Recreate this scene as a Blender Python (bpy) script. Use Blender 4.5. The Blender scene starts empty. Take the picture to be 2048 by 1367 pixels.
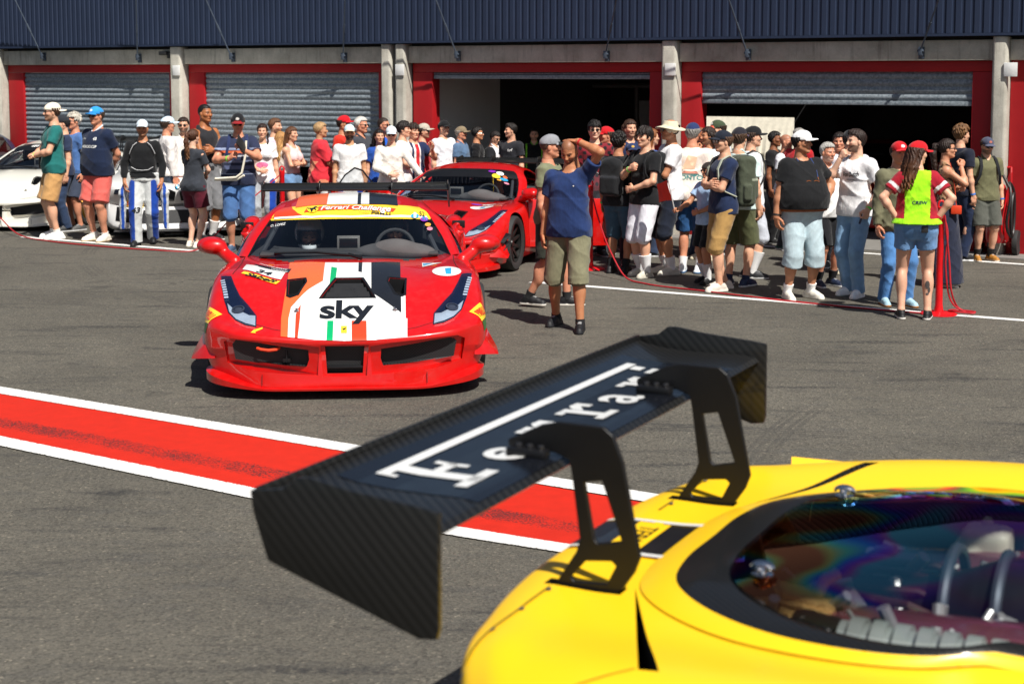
import bpy, bmesh, math, random
import numpy as np
from mathutils import Vector, Matrix
from mathutils.bvhtree import BVHTree

S = bpy.context.scene
C = S.collection
R = math.radians

# ------------------------------------------------------------------ camera
CAM_H, FPX, PCX, PCY, HOR = 2.22, 3000.0, 1024.0, 424.0, 150.0
PITCH = math.atan((PCY - HOR) / FPX)
cd = bpy.data.cameras.new('camera')
cam = bpy.data.objects.new('camera', cd)
C.objects.link(cam)
cam.location = (0, 0, CAM_H)
cam.rotation_euler = (R(90) - PITCH, 0, 0)
cd.sensor_width = 36.0
cd.lens = FPX / 2048 * 36.0
cd.shift_y = -(683.5 - PCY) / 2048
cd.clip_start = 0.05
cd.clip_end = 3000
cd.dof.use_dof = True
cd.dof.focus_distance = 10.8
cd.dof.aperture_fstop = 5.0
S.camera = cam

# ------------------------------------------------------------------ sky, sun, exposure
SUN_EL = R(54)
SUN_H = Vector((0.50, -0.866, 0)).normalized()
w = bpy.data.worlds.new('World'); S.world = w; w.use_nodes = True
nt = w.node_tree; nt.nodes.clear()
sky = nt.nodes.new('ShaderNodeTexSky'); sky.sky_type = 'NISHITA'; sky.sun_disc = False
sky.sun_elevation = SUN_EL; sky.sun_rotation = math.atan2(SUN_H.x, SUN_H.y)
sky.air_density = 1.0; sky.dust_density = 1.6
bg = nt.nodes.new('ShaderNodeBackground'); bg.inputs['Strength'].default_value = 0.05
wo = nt.nodes.new('ShaderNodeOutputWorld')
nt.links.new(sky.outputs[0], bg.inputs[0]); nt.links.new(bg.outputs[0], wo.inputs[0])
sl = bpy.data.lights.new('sun', 'SUN'); sl.energy = 5.0; sl.angle = R(0.53); sl.color = (1.0, 0.96, 0.89)
so = bpy.data.objects.new('sun', sl); C.objects.link(so)
sd = Vector((SUN_H.x * math.cos(SUN_EL), SUN_H.y * math.cos(SUN_EL), math.sin(SUN_EL)))
so.rotation_euler = (-sd).to_track_quat('-Z', 'Y').to_euler()
S.view_settings.view_transform = 'Standard'
S.view_settings.look = 'None'
S.view_settings.exposure = 0.34
S.view_settings.gamma = 1.0
S.view_settings.use_curve_mapping = False
S.cycles.max_bounces = 8
S.cycles.transparent_max_bounces = 12
S.cycles.caustics_reflective = False
S.cycles.caustics_refractive = False
S.cycles.sample_clamp_indirect = 6.0

# ------------------------------------------------------------------ placing helpers
def smooth01(t):
    t = max(0.0, min(1.0, t)); return t * t * (3 - 2 * t)

def gz(x, y):
    """Height of the tarmac: it falls away gently from the camera's side towards the garages."""
    return 0.32 * smooth01((7.7 - y) / 4.1)

def ray(px, py):
    u = (px - PCX) / FPX; v = -(py - PCY) / FPX
    return Vector((u, math.cos(PITCH) + v * math.sin(PITCH), -math.sin(PITCH) + v * math.cos(PITCH)))

def spot(px, py):
    """Point of the tarmac seen at a pixel of the 2048 px wide photograph."""
    d = ray(px, py); z = 0.0
    for _ in range(25):
        t = (z - CAM_H) / d.z
        z = gz(d.x * t, d.y * t)
    return Vector((d.x * t, d.y * t, z))

def at_depth(px, py, Y):
    d = ray(px, py); t = Y / d.y
    return Vector((d.x * t, Y, CAM_H + d.z * t))

# ------------------------------------------------------------------ object helpers
def tag(o, label=None, cat=None, group=None, kind=None):
    if label: o['label'] = label
    if cat: o['category'] = cat
    if group: o['group'] = group
    if kind: o['kind'] = kind
    return o

def empty(name, loc=(0, 0, 0), rz=0.0, sc=1.0):
    o = bpy.data.objects.new(name, None); C.objects.link(o)
    o.location = loc; o.rotation_euler = (0, 0, rz); o.scale = (sc, sc, sc)
    o.empty_display_size = 0.1
    return o

def link(name, me, mats=(), parent=None):
    o = bpy.data.objects.new(name, me); C.objects.link(o)
    if not isinstance(mats, (list, tuple)): mats = [mats]
    for m in mats:
        if m is not None: me.materials.append(m)
    if parent is not None: o.parent = parent
    return o

def from_data(name, verts, faces, mats=(), parent=None, smooth=True, angle=None, midx=None):
    me = bpy.data.meshes.new(name)
    me.from_pydata([tuple(v) for v in verts], [], [tuple(f) for f in faces])
    if smooth:
        me.polygons.foreach_set('use_smooth', [True] * len(me.polygons))
        if angle: me.set_sharp_from_angle(angle=R(angle))
    if midx is not None: me.polygons.foreach_set('material_index', midx)
    me.update()
    return link(name, me, mats, parent)

class MB:
    """Collects simple shapes into one bmesh that becomes one object."""
    def __init__(s): s.v = []; s.f = []; s.m = []
    def add(s, vs, fs, mi=0):
        b = len(s.v); s.v += [Vector(x) for x in vs]; s.f += [tuple(i + b for i in f) for f in fs]; s.m += [mi] * len(fs)
        return s
    def box(s, lo, hi, mi=0, M=None):
        x0, y0, z0 = lo; x1, y1, z1 = hi
        vs = [(x0,y0,z0),(x1,y0,z0),(x1,y1,z0),(x0,y1,z0),(x0,y0,z1),(x1,y0,z1),(x1,y1,z1),(x0,y1,z1)]
        if M is not None: vs = [M @ Vector(v) for v in vs]
        return s.add(vs, [(0,3,2,1),(4,5,6,7),(0,1,5,4),(1,2,6,5),(2,3,7,6),(3,0,4,7)], mi)
    def tube(s, pts, r, n=8, mi=0, cap=True, closed=False):
        pts = [Vector(p) for p in pts]; rs = r if isinstance(r, (list, tuple)) else [r] * len(pts)
        b = []; L = len(pts); up = None
        for i, p in enumerate(pts):
            if closed: t = pts[(i + 1) % L] - pts[i - 1]
            else: t = pts[min(i + 1, L - 1)] - pts[max(i - 1, 0)]
            t.normalize()
            if up is None:
                up = Vector((0, 0, 1)) if abs(t.z) < 0.9 else Vector((1, 0, 0))
            a = t.cross(up).normalized(); up = a.cross(t).normalized()
            for k in range(n):
                an = 2 * math.pi * k / n
                b.append(p + (a * math.cos(an) + up * math.sin(an)) * rs[i])
        fs = []
        for i in range(L if closed else L - 1):
            j = (i + 1) % L
            for k in range(n):
                k2 = (k + 1) % n
                fs.append((i*n+k, i*n+k2, j*n+k2, j*n+k))
        if cap and not closed:
            fs.append(tuple(range(n))[::-1]); fs.append(tuple((L-1)*n + k for k in range(n)))
        return s.add(b, [f[::-1] for f in fs], mi)
    def lathe(s, prof, n=32, mi=0, M=None, axis='z'):
        vs = []
        for r, h in prof:
            for k in range(n):
                a = 2 * math.pi * k / n
                v = Vector((r * math.cos(a), r * math.sin(a), h)) if axis == 'z' else Vector((r * math.cos(a), h, r * math.sin(a)))
                vs.append(M @ v if M is not None else v)
        fs = []
        for i in range(len(prof) - 1):
            for k in range(n):
                k2 = (k + 1) % n; fs.append((i*n+k, i*n+k2, (i+1)*n+k2, (i+1)*n+k))
        return s.add(vs, fs, mi)
    def prism(s, poly, h0, h1, mi=0, M=None):
        """Polygon in x,y extruded from z=h0 to h1, mapped by M."""
        n = len(poly)
        vs = [Vector((p[0], p[1], h0)) for p in poly] + [Vector((p[0], p[1], h1)) for p in poly]
        if M is not None: vs = [M @ v for v in vs]
        fs = [tuple(range(n))[::-1], tuple(range(n, 2*n))] + [(i, (i+1) % n, n + (i+1) % n, n + i) for i in range(n)]
        return s.add(vs, fs, mi)
    def build(s, name, mats=(), parent=None, smooth=False, bevel=0.0, seg=2, angle=35):
        o = from_data(name, s.v, s.f, mats, parent, smooth or bevel > 0, None, s.m)
        me = o.data
        bm = bmesh.new(); bm.from_mesh(me); bmesh.ops.recalc_face_normals(bm, faces=bm.faces)
        if bevel > 0:
            es = [e for e in bm.edges if len(e.link_faces) == 2 and e.calc_face_angle(0) > R(30)]
            bmesh.ops.bevel(bm, geom=es, offset=bevel, segments=seg, profile=0.5, affect='EDGES', clamp_overlap=True)
        bm.to_mesh(me); bm.free()
        if smooth or bevel > 0:
            me.polygons.foreach_set('use_smooth', [True] * len(me.polygons))
            me.set_sharp_from_angle(angle=R(angle))
        return o

# ------------------------------------------------------------------ materials
def srgb(h):
    h = h.lstrip('#'); h = h if len(h) == 6 else ''.join(x * 2 for x in h); c = [int(h[i:i+2], 16) / 255 for i in (0, 2, 4)]
    return tuple(x / 12.92 if x <= 0.04045 else ((x + 0.055) / 1.055) ** 2.4 for x in c)

class NT:
    def __init__(s, name):
        s.m = bpy.data.materials.new(name); s.m.use_nodes = True
        s.t = s.m.node_tree; s.n = s.t.nodes; s.l = s.t.links
        s.b = s.n['Principled BSDF']
    def node(s, typ, **kw):
        n = s.n.new(typ)
        for k, v in kw.items():
            if k in n.inputs: n.inputs[k].default_value = v
            else: setattr(n, k, v)
        return n
    def lk(s, a, b): s.l.new(a, b)
    def tc(s): return s.node('ShaderNodeTexCoord').outputs['Object']
    def noise(s, scale, detail=3, rough=0.55, vec=None, mapscale=None):
        n = s.node('ShaderNodeTexNoise'); n.inputs['Scale'].default_value = scale
        n.inputs['Detail'].default_value = detail; n.inputs['Roughness'].default_value = rough
        v = vec if vec is not None else s.tc()
        if mapscale:
            mp = s.node('ShaderNodeMapping'); mp.inputs['Scale'].default_value = mapscale; s.lk(v, mp.inputs[0]); v = mp.outputs[0]
        s.lk(v, n.inputs['Vector']); return n.outputs['Fac']
    def ramp(s, fac, stops):
        r = s.node('ShaderNodeValToRGB'); e = r.color_ramp.elements
        while len(e) < len(stops): e.new(0.5)
        for i, (p, c) in enumerate(stops):
            e[i].position = p; e[i].color = (*c, 1) if len(c) == 3 else c
        s.lk(fac, r.inputs[0]); return r.outputs[0]
    def mix(s, fac, a, b, mode='MIX'):
        m = s.node('ShaderNodeMix', data_type='RGBA', blend_type=mode)
        for sock, v in ((m.inputs[0], fac), (m.inputs[6], a), (m.inputs[7], b)):
            if hasattr(v, 'links'): s.lk(v, sock)
            else: sock.default_value = v if not isinstance(v, tuple) else ((*v, 1) if len(v) == 3 else v)
        return m.outputs[2]
    def math(s, op, a, b=0.0):
        m = s.node('ShaderNodeMath', operation=op)
        for i, v in enumerate((a, b)):
            if hasattr(v, 'links'): s.lk(v, m.inputs[i])
            else: m.inputs[i].default_value = v
        return m.outputs[0]
    def bump(s, h, strength=0.3, dist=0.01):
        b = s.node('ShaderNodeBump'); b.inputs['Strength'].default_value = strength; b.inputs['Distance'].default_value = dist
        s.lk(h, b.inputs['Height']); s.lk(b.outputs[0], s.b.inputs['Normal'])
    def set(s, **kw):
        names = dict(color='Base Color', rough='Roughness', metal='Metallic', coat='Coat Weight', coatr='Coat Roughness', spec='Specular IOR Level',
                     trans='Transmission Weight', ior='IOR', alpha='Alpha', sss='Subsurface Weight', sheen='Sheen Weight')
        for k, v in kw.items():
            i = s.b.inputs[names[k]]
            if hasattr(v, 'links'): s.lk(v, i)
            else: i.default_value = (*v, 1) if isinstance(v, tuple) and len(v) == 3 else v
        return s

_mc = {}
def plain(name, col, rough=0.5, metal=0.0, coat=0.0, var=0.12, nscale=9.0, bump=0.0, bscale=120.0, spec=0.5):
    """A plain surface with a little procedural unevenness of colour and gloss."""
    if name in _mc: return _mc[name]
    if isinstance(col, str): col = srgb(col)
    t = NT(name)
    f = t.noise(nscale, 4)
    c = t.ramp(f, [(0.3, tuple(x * (1 - var) for x in col)), (0.7, tuple(min(1, x * (1 + var)) for x in col))])
    r = t.math('ADD', t.math('MULTIPLY', t.noise(nscale * 2.3, 3), 0.16), rough - 0.08)
    t.set(color=c, rough=r, metal=metal, coat=coat, coatr=0.04, spec=spec)
    if bump: t.bump(t.noise(bscale, 3), bump, 0.003)
    _mc[name] = t.m
    return t.m

def paint(name, col, flake=False):
    """Car paint: base colour under clear lacquer with dust and road film low down."""
    if name in _mc: return _mc[name]
    t = NT(name)
    dust = t.ramp(t.noise(14, 6, 0.65), [(0.45, (0, 0, 0)), (0.75, (1, 1, 1))])
    c = t.mix(t.math('MULTIPLY', dust, 0.035), srgb(col), (0.35, 0.33, 0.30))
    t.set(color=c, rough=t.math('ADD', t.math('MULTIPLY', t.noise(30, 4), 0.1), 0.28), coat=1.0, coatr=t.math('MULTIPLY', t.noise(40, 5), 0.06), spec=0.4)
    _mc[name] = t.m
    return t.m
# ================================================================== GROUND
def tarmac_material():
    t = NT('tarmac'); co = t.tc()
    grain = t.node('ShaderNodeTexVoronoi'); grain.inputs['Scale'].default_value = 85; t.lk(co, grain.inputs['Vector'])
    fine = t.noise(170, 2, 0.6, co)
    big = t.noise(0.55, 5, 0.6, co)
    mid = t.noise(3.2, 5, 0.65, co, (1.0, 2.2, 1))
    base = t.ramp(big, [(0.3, (0.098, 0.090, 0.076)), (0.7, (0.145, 0.133, 0.111))])
    base = t.mix(t.math('MULTIPLY', t.ramp(mid, [(0.50, (0, 0, 0)), (0.70, (1, 1, 1))]), 0.55), base, (0.085, 0.082, 0.077))
    gc = t.ramp(grain.outputs['Color'], [(0.0, (0.3, 0.3, 0.29)), (0.5, (0.9, 0.9, 0.88)), (0.86, (1.15, 1.13, 1.08)), (0.97, (2.4, 2.3, 2.1))])
    base = t.mix(0.75, base, gc, 'MULTIPLY')
    base = t.mix(0.6, base, t.ramp(fine, [(0.25, (0.45, 0.45, 0.45)), (0.75, (1.5, 1.5, 1.48))]), 'MULTIPLY')
    # dark rubber scuffs drawn out along the pit lane
    mp = t.node('ShaderNodeMapping'); mp.inputs['Rotation'].default_value = (0, 0, R(31)); mp.inputs['Scale'].default_value = (0.8, 4.2, 1); t.lk(co, mp.inputs[0])
    sc = t.noise(1.15, 3, 0.5, mp.outputs[0])
    br = t.noise(28, 3, 0.7, co)
    sm = t.math('MULTIPLY', t.ramp(sc, [(0.57, (0, 0, 0)), (0.68, (1, 1, 1))]), t.ramp(br, [(0.35, (0, 0, 0)), (0.62, (1, 1, 1))]))
    base = t.mix(t.math('MULTIPLY', sm, 0.85), base, (0.028, 0.028, 0.029))
    # curved tyre tracks of cars turned round
    sp = t.node('ShaderNodeSeparateXYZ'); wv0 = t.node('ShaderNodeVectorMath', operation='ADD'); t.lk(co, wv0.inputs[0]); wv0.inputs[1].default_value = (0, 0, 0); t.lk(wv0.outputs[0], sp.inputs[0])
    tr = None
    for (cx, cy, r, wd) in ((-6.5, 10.5, 4.6, .10), (-6.5, 10.5, 6.1, .11), (3.5, 20.5, 9.0, .11), (3.5, 20.5, 10.5, .10), (-1.0, -3.0, 12.5, .10), (-1.0, -3.0, 14.0, .11), (9.0, 6.0, 6.5, .10), (9.0, 6.0, 8.0, .10)):
        dx = t.math('SUBTRACT', sp.outputs['X'], cx); dy = t.math('SUBTRACT', sp.outputs['Y'], cy)
        d = t.math('ABSOLUTE', t.math('SUBTRACT', t.math('SQRT', t.math('ADD', t.math('MULTIPLY', dx, dx), t.math('MULTIPLY', dy, dy))), r))
        k = t.math('MULTIPLY', t.math('LESS_THAN', d, wd), t.math('GREATER_THAN', t.math('FRACT', t.math('MULTIPLY', d, 22.0)), .35))
        tr = k if tr is None else t.math('MAXIMUM', tr, k)
    trm = t.math('MULTIPLY', tr, t.math('MULTIPLY', t.ramp(t.noise(0.6, 3, 0.6, co), [(0.44, (0, 0, 0)), (0.62, (1, 1, 1))]), t.ramp(br, [(0.3, (.2, .2, .2)), (0.6, (1, 1, 1))])))
    base = t.mix(t.math('MULTIPLY', trm, 0.5), base, (0.035, 0.034, 0.034))
    spots = t.math('MULTIPLY', t.ramp(t.noise(1.7, 2, 0.4, co), [(0.66, (0, 0, 0)), (0.72, (1, 1, 1))]), t.ramp(t.noise(14, 3, 0.6, co), [(0.4, (.3, .3, .3)), (0.6, (1, 1, 1))]))
    base = t.mix(t.math('MULTIPLY', spots, 0.5), base, (0.03, 0.029, 0.028))
    # hairline cracks
    vc = t.node('ShaderNodeTexVoronoi', feature='DISTANCE_TO_EDGE'); vc.inputs['Scale'].default_value = 0.42
    wv = t.node('ShaderNodeVectorMath', operation='ADD'); t.lk(co, wv.inputs[0])
    nz = t.node('ShaderNodeTexNoise'); nz.inputs['Scale'].default_value = 3.0; nz.inputs['Detail'].default_value = 5; t.lk(co, nz.inputs['Vector'])
    sc2 = t.node('ShaderNodeVectorMath', operation='SCALE'); sc2.inputs['Scale'].default_value = 0.7; t.lk(nz.outputs['Color'], sc2.inputs[0]); t.lk(sc2.outputs[0], wv.inputs[1])
    t.lk(wv.outputs[0], vc.inputs['Vector'])
    crack = t.math('MULTIPLY', t.ramp(vc.outputs['Distance'], [(0.0, (1, 1, 1)), (0.006, (0, 0, 0))]), t.ramp(t.noise(0.35, 2, 0.5, co), [(0.55, (0, 0, 0)), (0.62, (1, 1, 1))]))
    base = t.mix(t.math('MULTIPLY', crack, 0.8), base, (0.02, 0.02, 0.02))
    t.set(color=base, rough=0.86, spec=0.3)
    h = t.math('ADD', t.math('MULTIPLY', grain.outputs['Distance'], 0.7), t.math('MULTIPLY', fine, 0.5))
    t.bump(h, 0.85, 0.006)
    return t.m

M_TAR = tarmac_material()
def build_ground():
    xs = [-1500, -300, -80, -40, -22] + [-16 + i * 0.8 for i in range(41)] + [22, 40, 80, 300, 1500]
    ys = [-1500, -300, -60, -20, -8, -3] + [i * 0.35 for i in range(32)] + [12, 15, 20, 28, 40, 80, 300, 1500]
    vs = [(x, y, gz(x, y)) for y in ys for x in xs]
    n = len(xs)
    fs = [(j*n+i, j*n+i+1, (j+1)*n+i+1, (j+1)*n+i) for j in range(len(ys)-1) for i in range(n-1)]
    o = from_data('ground', vs, fs, M_TAR); tag(o, 'grey tarmac of the pit lane', kind='structure')
build_ground()

AL = R(30.8)                                   # pit lane and garage front run along this bearing
E_W = Vector((-math.cos(AL), math.sin(AL), 0))
N_W = Vector((-math.sin(AL), -math.cos(AL), 0))

def paint_line_material(name, col, wear=None, edge=True, half=0.1):
    """Road paint worn at its edges; local x runs along the line, y across it."""
    t = NT(name); co = t.tc()
    sep = t.node('ShaderNodeSeparateXYZ'); t.lk(co, sep.inputs[0])
    n1 = t.noise(60, 3, 0.7, co); n2 = t.noise(9, 4, 0.6, co)
    c = t.ramp(n2, [(0.3, tuple(x * 0.86 for x in col)), (0.7, col)])
    c = t.mix(t.math('MULTIPLY', t.ramp(n1, [(0.3, (1, 1, 1)), (0.5, (0, 0, 0))]), 0.16), c, tuple(x * 0.55 for x in col))
    if wear:
        y0, y1 = wear
        mid, hw = (y0 + y1) / 2, (y1 - y0) / 2
        d = t.math('DIVIDE', t.math('ABSOLUTE', t.math('SUBTRACT', sep.outputs['Y'], mid)), hw)
        speck = t.node('ShaderNodeTexVoronoi'); speck.inputs['Scale'].default_value = 62; t.lk(co, speck.inputs['Vector'])
        sp = t.math('ADD', t.math('MULTIPLY', t.noise(95, 2, 0.6, co), 1.0), t.math('MULTIPLY', t.noise(3.5, 3, 0.6, co), 0.35))
        k = t.math('SUBTRACT', sp, t.math('MULTIPLY', t.math('POWER', d, 4.0), 0.35))
        m = t.ramp(k, [(0.64, (0, 0, 0)), (0.70, (1, 1, 1))])
        c = t.mix(t.math('MULTIPLY', m, 0.88), c, (0.06, 0.02, 0.02))
    t.set(color=c, rough=0.7, spec=0.3)
    t.bump(t.noise(150, 3, 0.6, co), 0.55, 0.004)
    if edge:
        d = t.math('SUBTRACT', half, t.math('ABSOLUTE', sep.outputs['Y']))
        e = t.math('ADD', t.math('MULTIPLY', d, 38.0), t.math('MULTIPLY', t.math('SUBTRACT', t.noise(70, 3, 0.7, co), 0.5), 2.4))
        hole = t.math('MULTIPLY', t.math('GREATER_THAN', t.noise(42, 4, 0.75, co), 0.70), t.math('GREATER_THAN', t.noise(2.4, 2, 0.5, co), 0.5))
        a = t.math('MULTIPLY', t.math('GREATER_THAN', e, 0.02), t.math('SUBTRACT', 1.0, hole))
        t.set(alpha=a)
    return t.m

def road_line(name, a, b, wa, wb, mat, label, lift, nseg=60):
    """A painted strip between two ground points, its object space running along it."""
    a, b = Vector((a[0], a[1], 0)), Vector((b[0], b[1], 0))
    d = b - a; L = d.length; ang = math.atan2(d.y, d.x)
    rt = Matrix.Rotation(ang, 3, 'Z')
    vs, fs = [], []
    for i in range(nseg + 1):
        x = L * i / nseg; hw = (wa + (wb - wa) * i / nseg) / 2
        for k in range(5):
            y = hw * (k - 2) / 2
            p = a + rt @ Vector((x, y, 0))
            vs.append((x, y, gz(p.x, p.y) + lift))
    for i in range(nseg):
        for k in range(4):
            fs.append((i*5+k, (i+1)*5+k, (i+1)*5+k+1, i*5+k+1))
    o = from_data(name, vs, fs, mat); o.location = a; o.rotation_euler = (0, 0, ang)
    tag(o, label, kind='structure')
    return o

WHITE = (0.80, 0.79, 0.76); REDP = (0.60, 0.020, 0.006)
def band(p1, p2, q1, q2, ext0, ext1):
    """Middle line and width of a strip whose two edges are seen at pixels p1-p2 and q1-q2."""
    A1, A2, B1, B2 = spot(*p1), spot(*p2), spot(*q1), spot(*q2)
    d = (A2 - A1 + B2 - B1); d.z = 0; d.normalize(); nrm = Vector((-d.y, d.x, 0))
    mid = (A1 + A2 + B1 + B2) / 4
    wid = abs(((A1 + A2) / 2 - (B1 + B2) / 2).dot(nrm))
    return mid - d * ext0, mid + d * ext1, wid
a, b, wd = band((0, 775), (1298, 986), (0, 788), (1271, 1003), 14, 9)
road_line('road_marking', a, b, wd, wd, paint_line_material('white road paint', WHITE, None, True, wd / 2), 'white edge line of the red painted strip, the far one', 0.008)
a2, b2, wd2 = band((0, 875), (1137, 1088), (0, 891), (1113, 1107), 14, 9)
road_line('road_marking', a2, b2, wd2, wd2, paint_line_material('white road paint near', WHITE, None, True, wd2 / 2), 'white edge line of the red painted strip, the near one', 0.008)
a3, b3, wd3 = band((0, 786), (1271, 1001), (0, 878), (1137, 1091), 14, 9)
road_line('road_marking', a3, b3, wd3, wd3, paint_line_material('red road paint', REDP, (-0.30 * wd3, -0.02 * wd3), False, wd3 / 2), 'red painted strip with a worn dark speckled band', 0.004)
mw = paint_line_material('white bay paint', WHITE, None, True, 0.06)
p = spot(44, 474); q = spot(394, 502)
road_line('road_marking', p, q, 0.13, 0.13, mw, 'white line under the spectators on the left', 0.004)
p = spot(1062, 564); q = spot(2048, 641); q = q + (q - p).normalized() * 5
road_line('road_marking', p, q, 0.12, 0.12, mw, 'long white line before the crowd on the right', 0.004)
p = spot(1440, 486); q = spot(2048, 529); q = q + (q - p).normalized() * 4
road_line('road_marking', p, q, 0.12, 0.12, mw, 'white line close to the garage fronts', 0.004)

# ================================================================== GARAGES
PIL0 = Vector((6.1694, 18.6083, 0)); BAY = 4.52
MW = Matrix(((E_W.x, N_W.x, 0, PIL0.x), (E_W.y, N_W.y, 0, PIL0.y), (0, 0, 1, 0), (0, 0, 0, 1)))   # s along the front (leftwards), n outwards, z up

def concrete_material():
    t = NT('weathered concrete'); co = t.tc()
    c = t.ramp(t.noise(2.6, 6, 0.65, co), [(0.28, (0.34, 0.32, 0.27)), (0.72, (0.60, 0.575, 0.50))])
    c = t.mix(t.math('MULTIPLY', t.ramp(t.noise(3.0, 4, 0.6, co, (6, 6, 0.7)), [(0.55, (0, 0, 0)), (0.75, (1, 1, 1))]), 0.5), c, (0.13, 0.12, 0.10))
    c = t.mix(0.5, c, t.ramp(t.noise(90, 2, 0.5, co), [(0.3, (0.8, 0.8, 0.8)), (0.7, (1.15, 1.15, 1.15))]), 'MULTIPLY')
    t.set(color=c, rough=0.9, spec=0.25); t.bump(t.noise(45, 5, 0.7, co), 0.4, 0.01)
    return t.m
M_CONC = concrete_material()
def wallpaint(name, col, var=0.14):
    t = NT(name); co = t.tc()
    c = t.ramp(t.noise(1.4, 6, 0.65, co), [(0.25, tuple(x * (1 - var) for x in col)), (0.75, tuple(min(1, x * (1 + var)) for x in col))])
    c = t.mix(t.math('MULTIPLY', t.ramp(t.noise(2.2, 5, 0.7, co, (5, 5, 0.6)), [(0.58, (0, 0, 0)), (0.8, (1, 1, 1))]), 0.3), c, tuple(x * 0.5 for x in col))
    t.set(color=c, rough=0.55, spec=0.35); t.bump(t.noise(25, 4, 0.6, co), 0.12, 0.004)
    return t.m
M_RED = wallpaint('red steel paint', srgb('#a3161c'))
M_NAVY = wallpaint('navy cladding', srgb('#263148'), 0.1)
def shutter_material():
    t = NT('galvanised shutter'); co = t.tc()
    v = t.node('ShaderNodeTexVoronoi'); v.inputs['Scale'].default_value = 40; t.lk(co, v.inputs['Vector'])
    c = t.ramp(v.outputs['Color'], [(0.2, (0.16, 0.19, 0.215)), (0.8, (0.27, 0.31, 0.34))])
    c = t.mix(t.math('MULTIPLY', t.ramp(t.noise(1.3, 5, 0.6, co, (1.2, 1.2, 7)), [(0.5, (0, 0, 0)), (0.75, (1, 1, 1))]), 0.18), c, (0.16, 0.16, 0.155))
    t.set(color=c, rough=0.5, metal=0.15, spec=0.4)
    return t.m
M_SHUT = shutter_material()
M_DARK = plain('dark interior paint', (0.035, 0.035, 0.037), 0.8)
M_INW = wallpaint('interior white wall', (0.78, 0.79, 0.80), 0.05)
M_STEEL = plain('grey painted steel', '#4b5563', 0.5, 0.3)
M_BLACK = plain('black plastic', (0.018, 0.018, 0.019), 0.5)
M_PLATE = plain('white enamel plate', (0.8, 0.8, 0.78), 0.4)

def corrugated(s0, s1, n0, z0, z1, pitch, depth, vertical=True, curve=False):
    """Ribbed sheet: ribs run up (vertical) or along; returned as verts, faces with the ribs' real depth."""
    vs, fs = [], []
    if vertical:
        k = int((s1 - s0) / pitch); prof = []
        for i in range(k):
            b = s0 + i * pitch
            prof += [(b, 0), (b + pitch * 0.55, 0), (b + pitch * 0.63, -depth), (b + pitch * 0.92, -depth)]
        prof.append((s1, 0))
        for s_, d in prof: vs += [(s_, n0 + d, z0), (s_, n0 + d, z1)]
        fs = [(2*i, 2*i+2, 2*i+3, 2*i+1) for i in range(len(prof) - 1)]
    else:
        k = max(1, round((z1 - z0) / pitch)); p = (z1 - z0) / k; prof = []
        for i in range(k):
            for j in range(9):
                a = j / 8; prof.append((z0 + (i + a * 0.92) * p, depth * math.sin(math.pi * a) ** 0.8 if 0 < a < 1 else 0.0))
        prof.append((z1, 0))
        for z_, d in prof: vs += [(s0, n0 + d, z_), (s1, n0 + d, z_)]
        fs = [(2*i, 2*i+1, 2*i+3, 2*i+2) for i in range(len(prof) - 1)]
    return vs, fs

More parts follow.
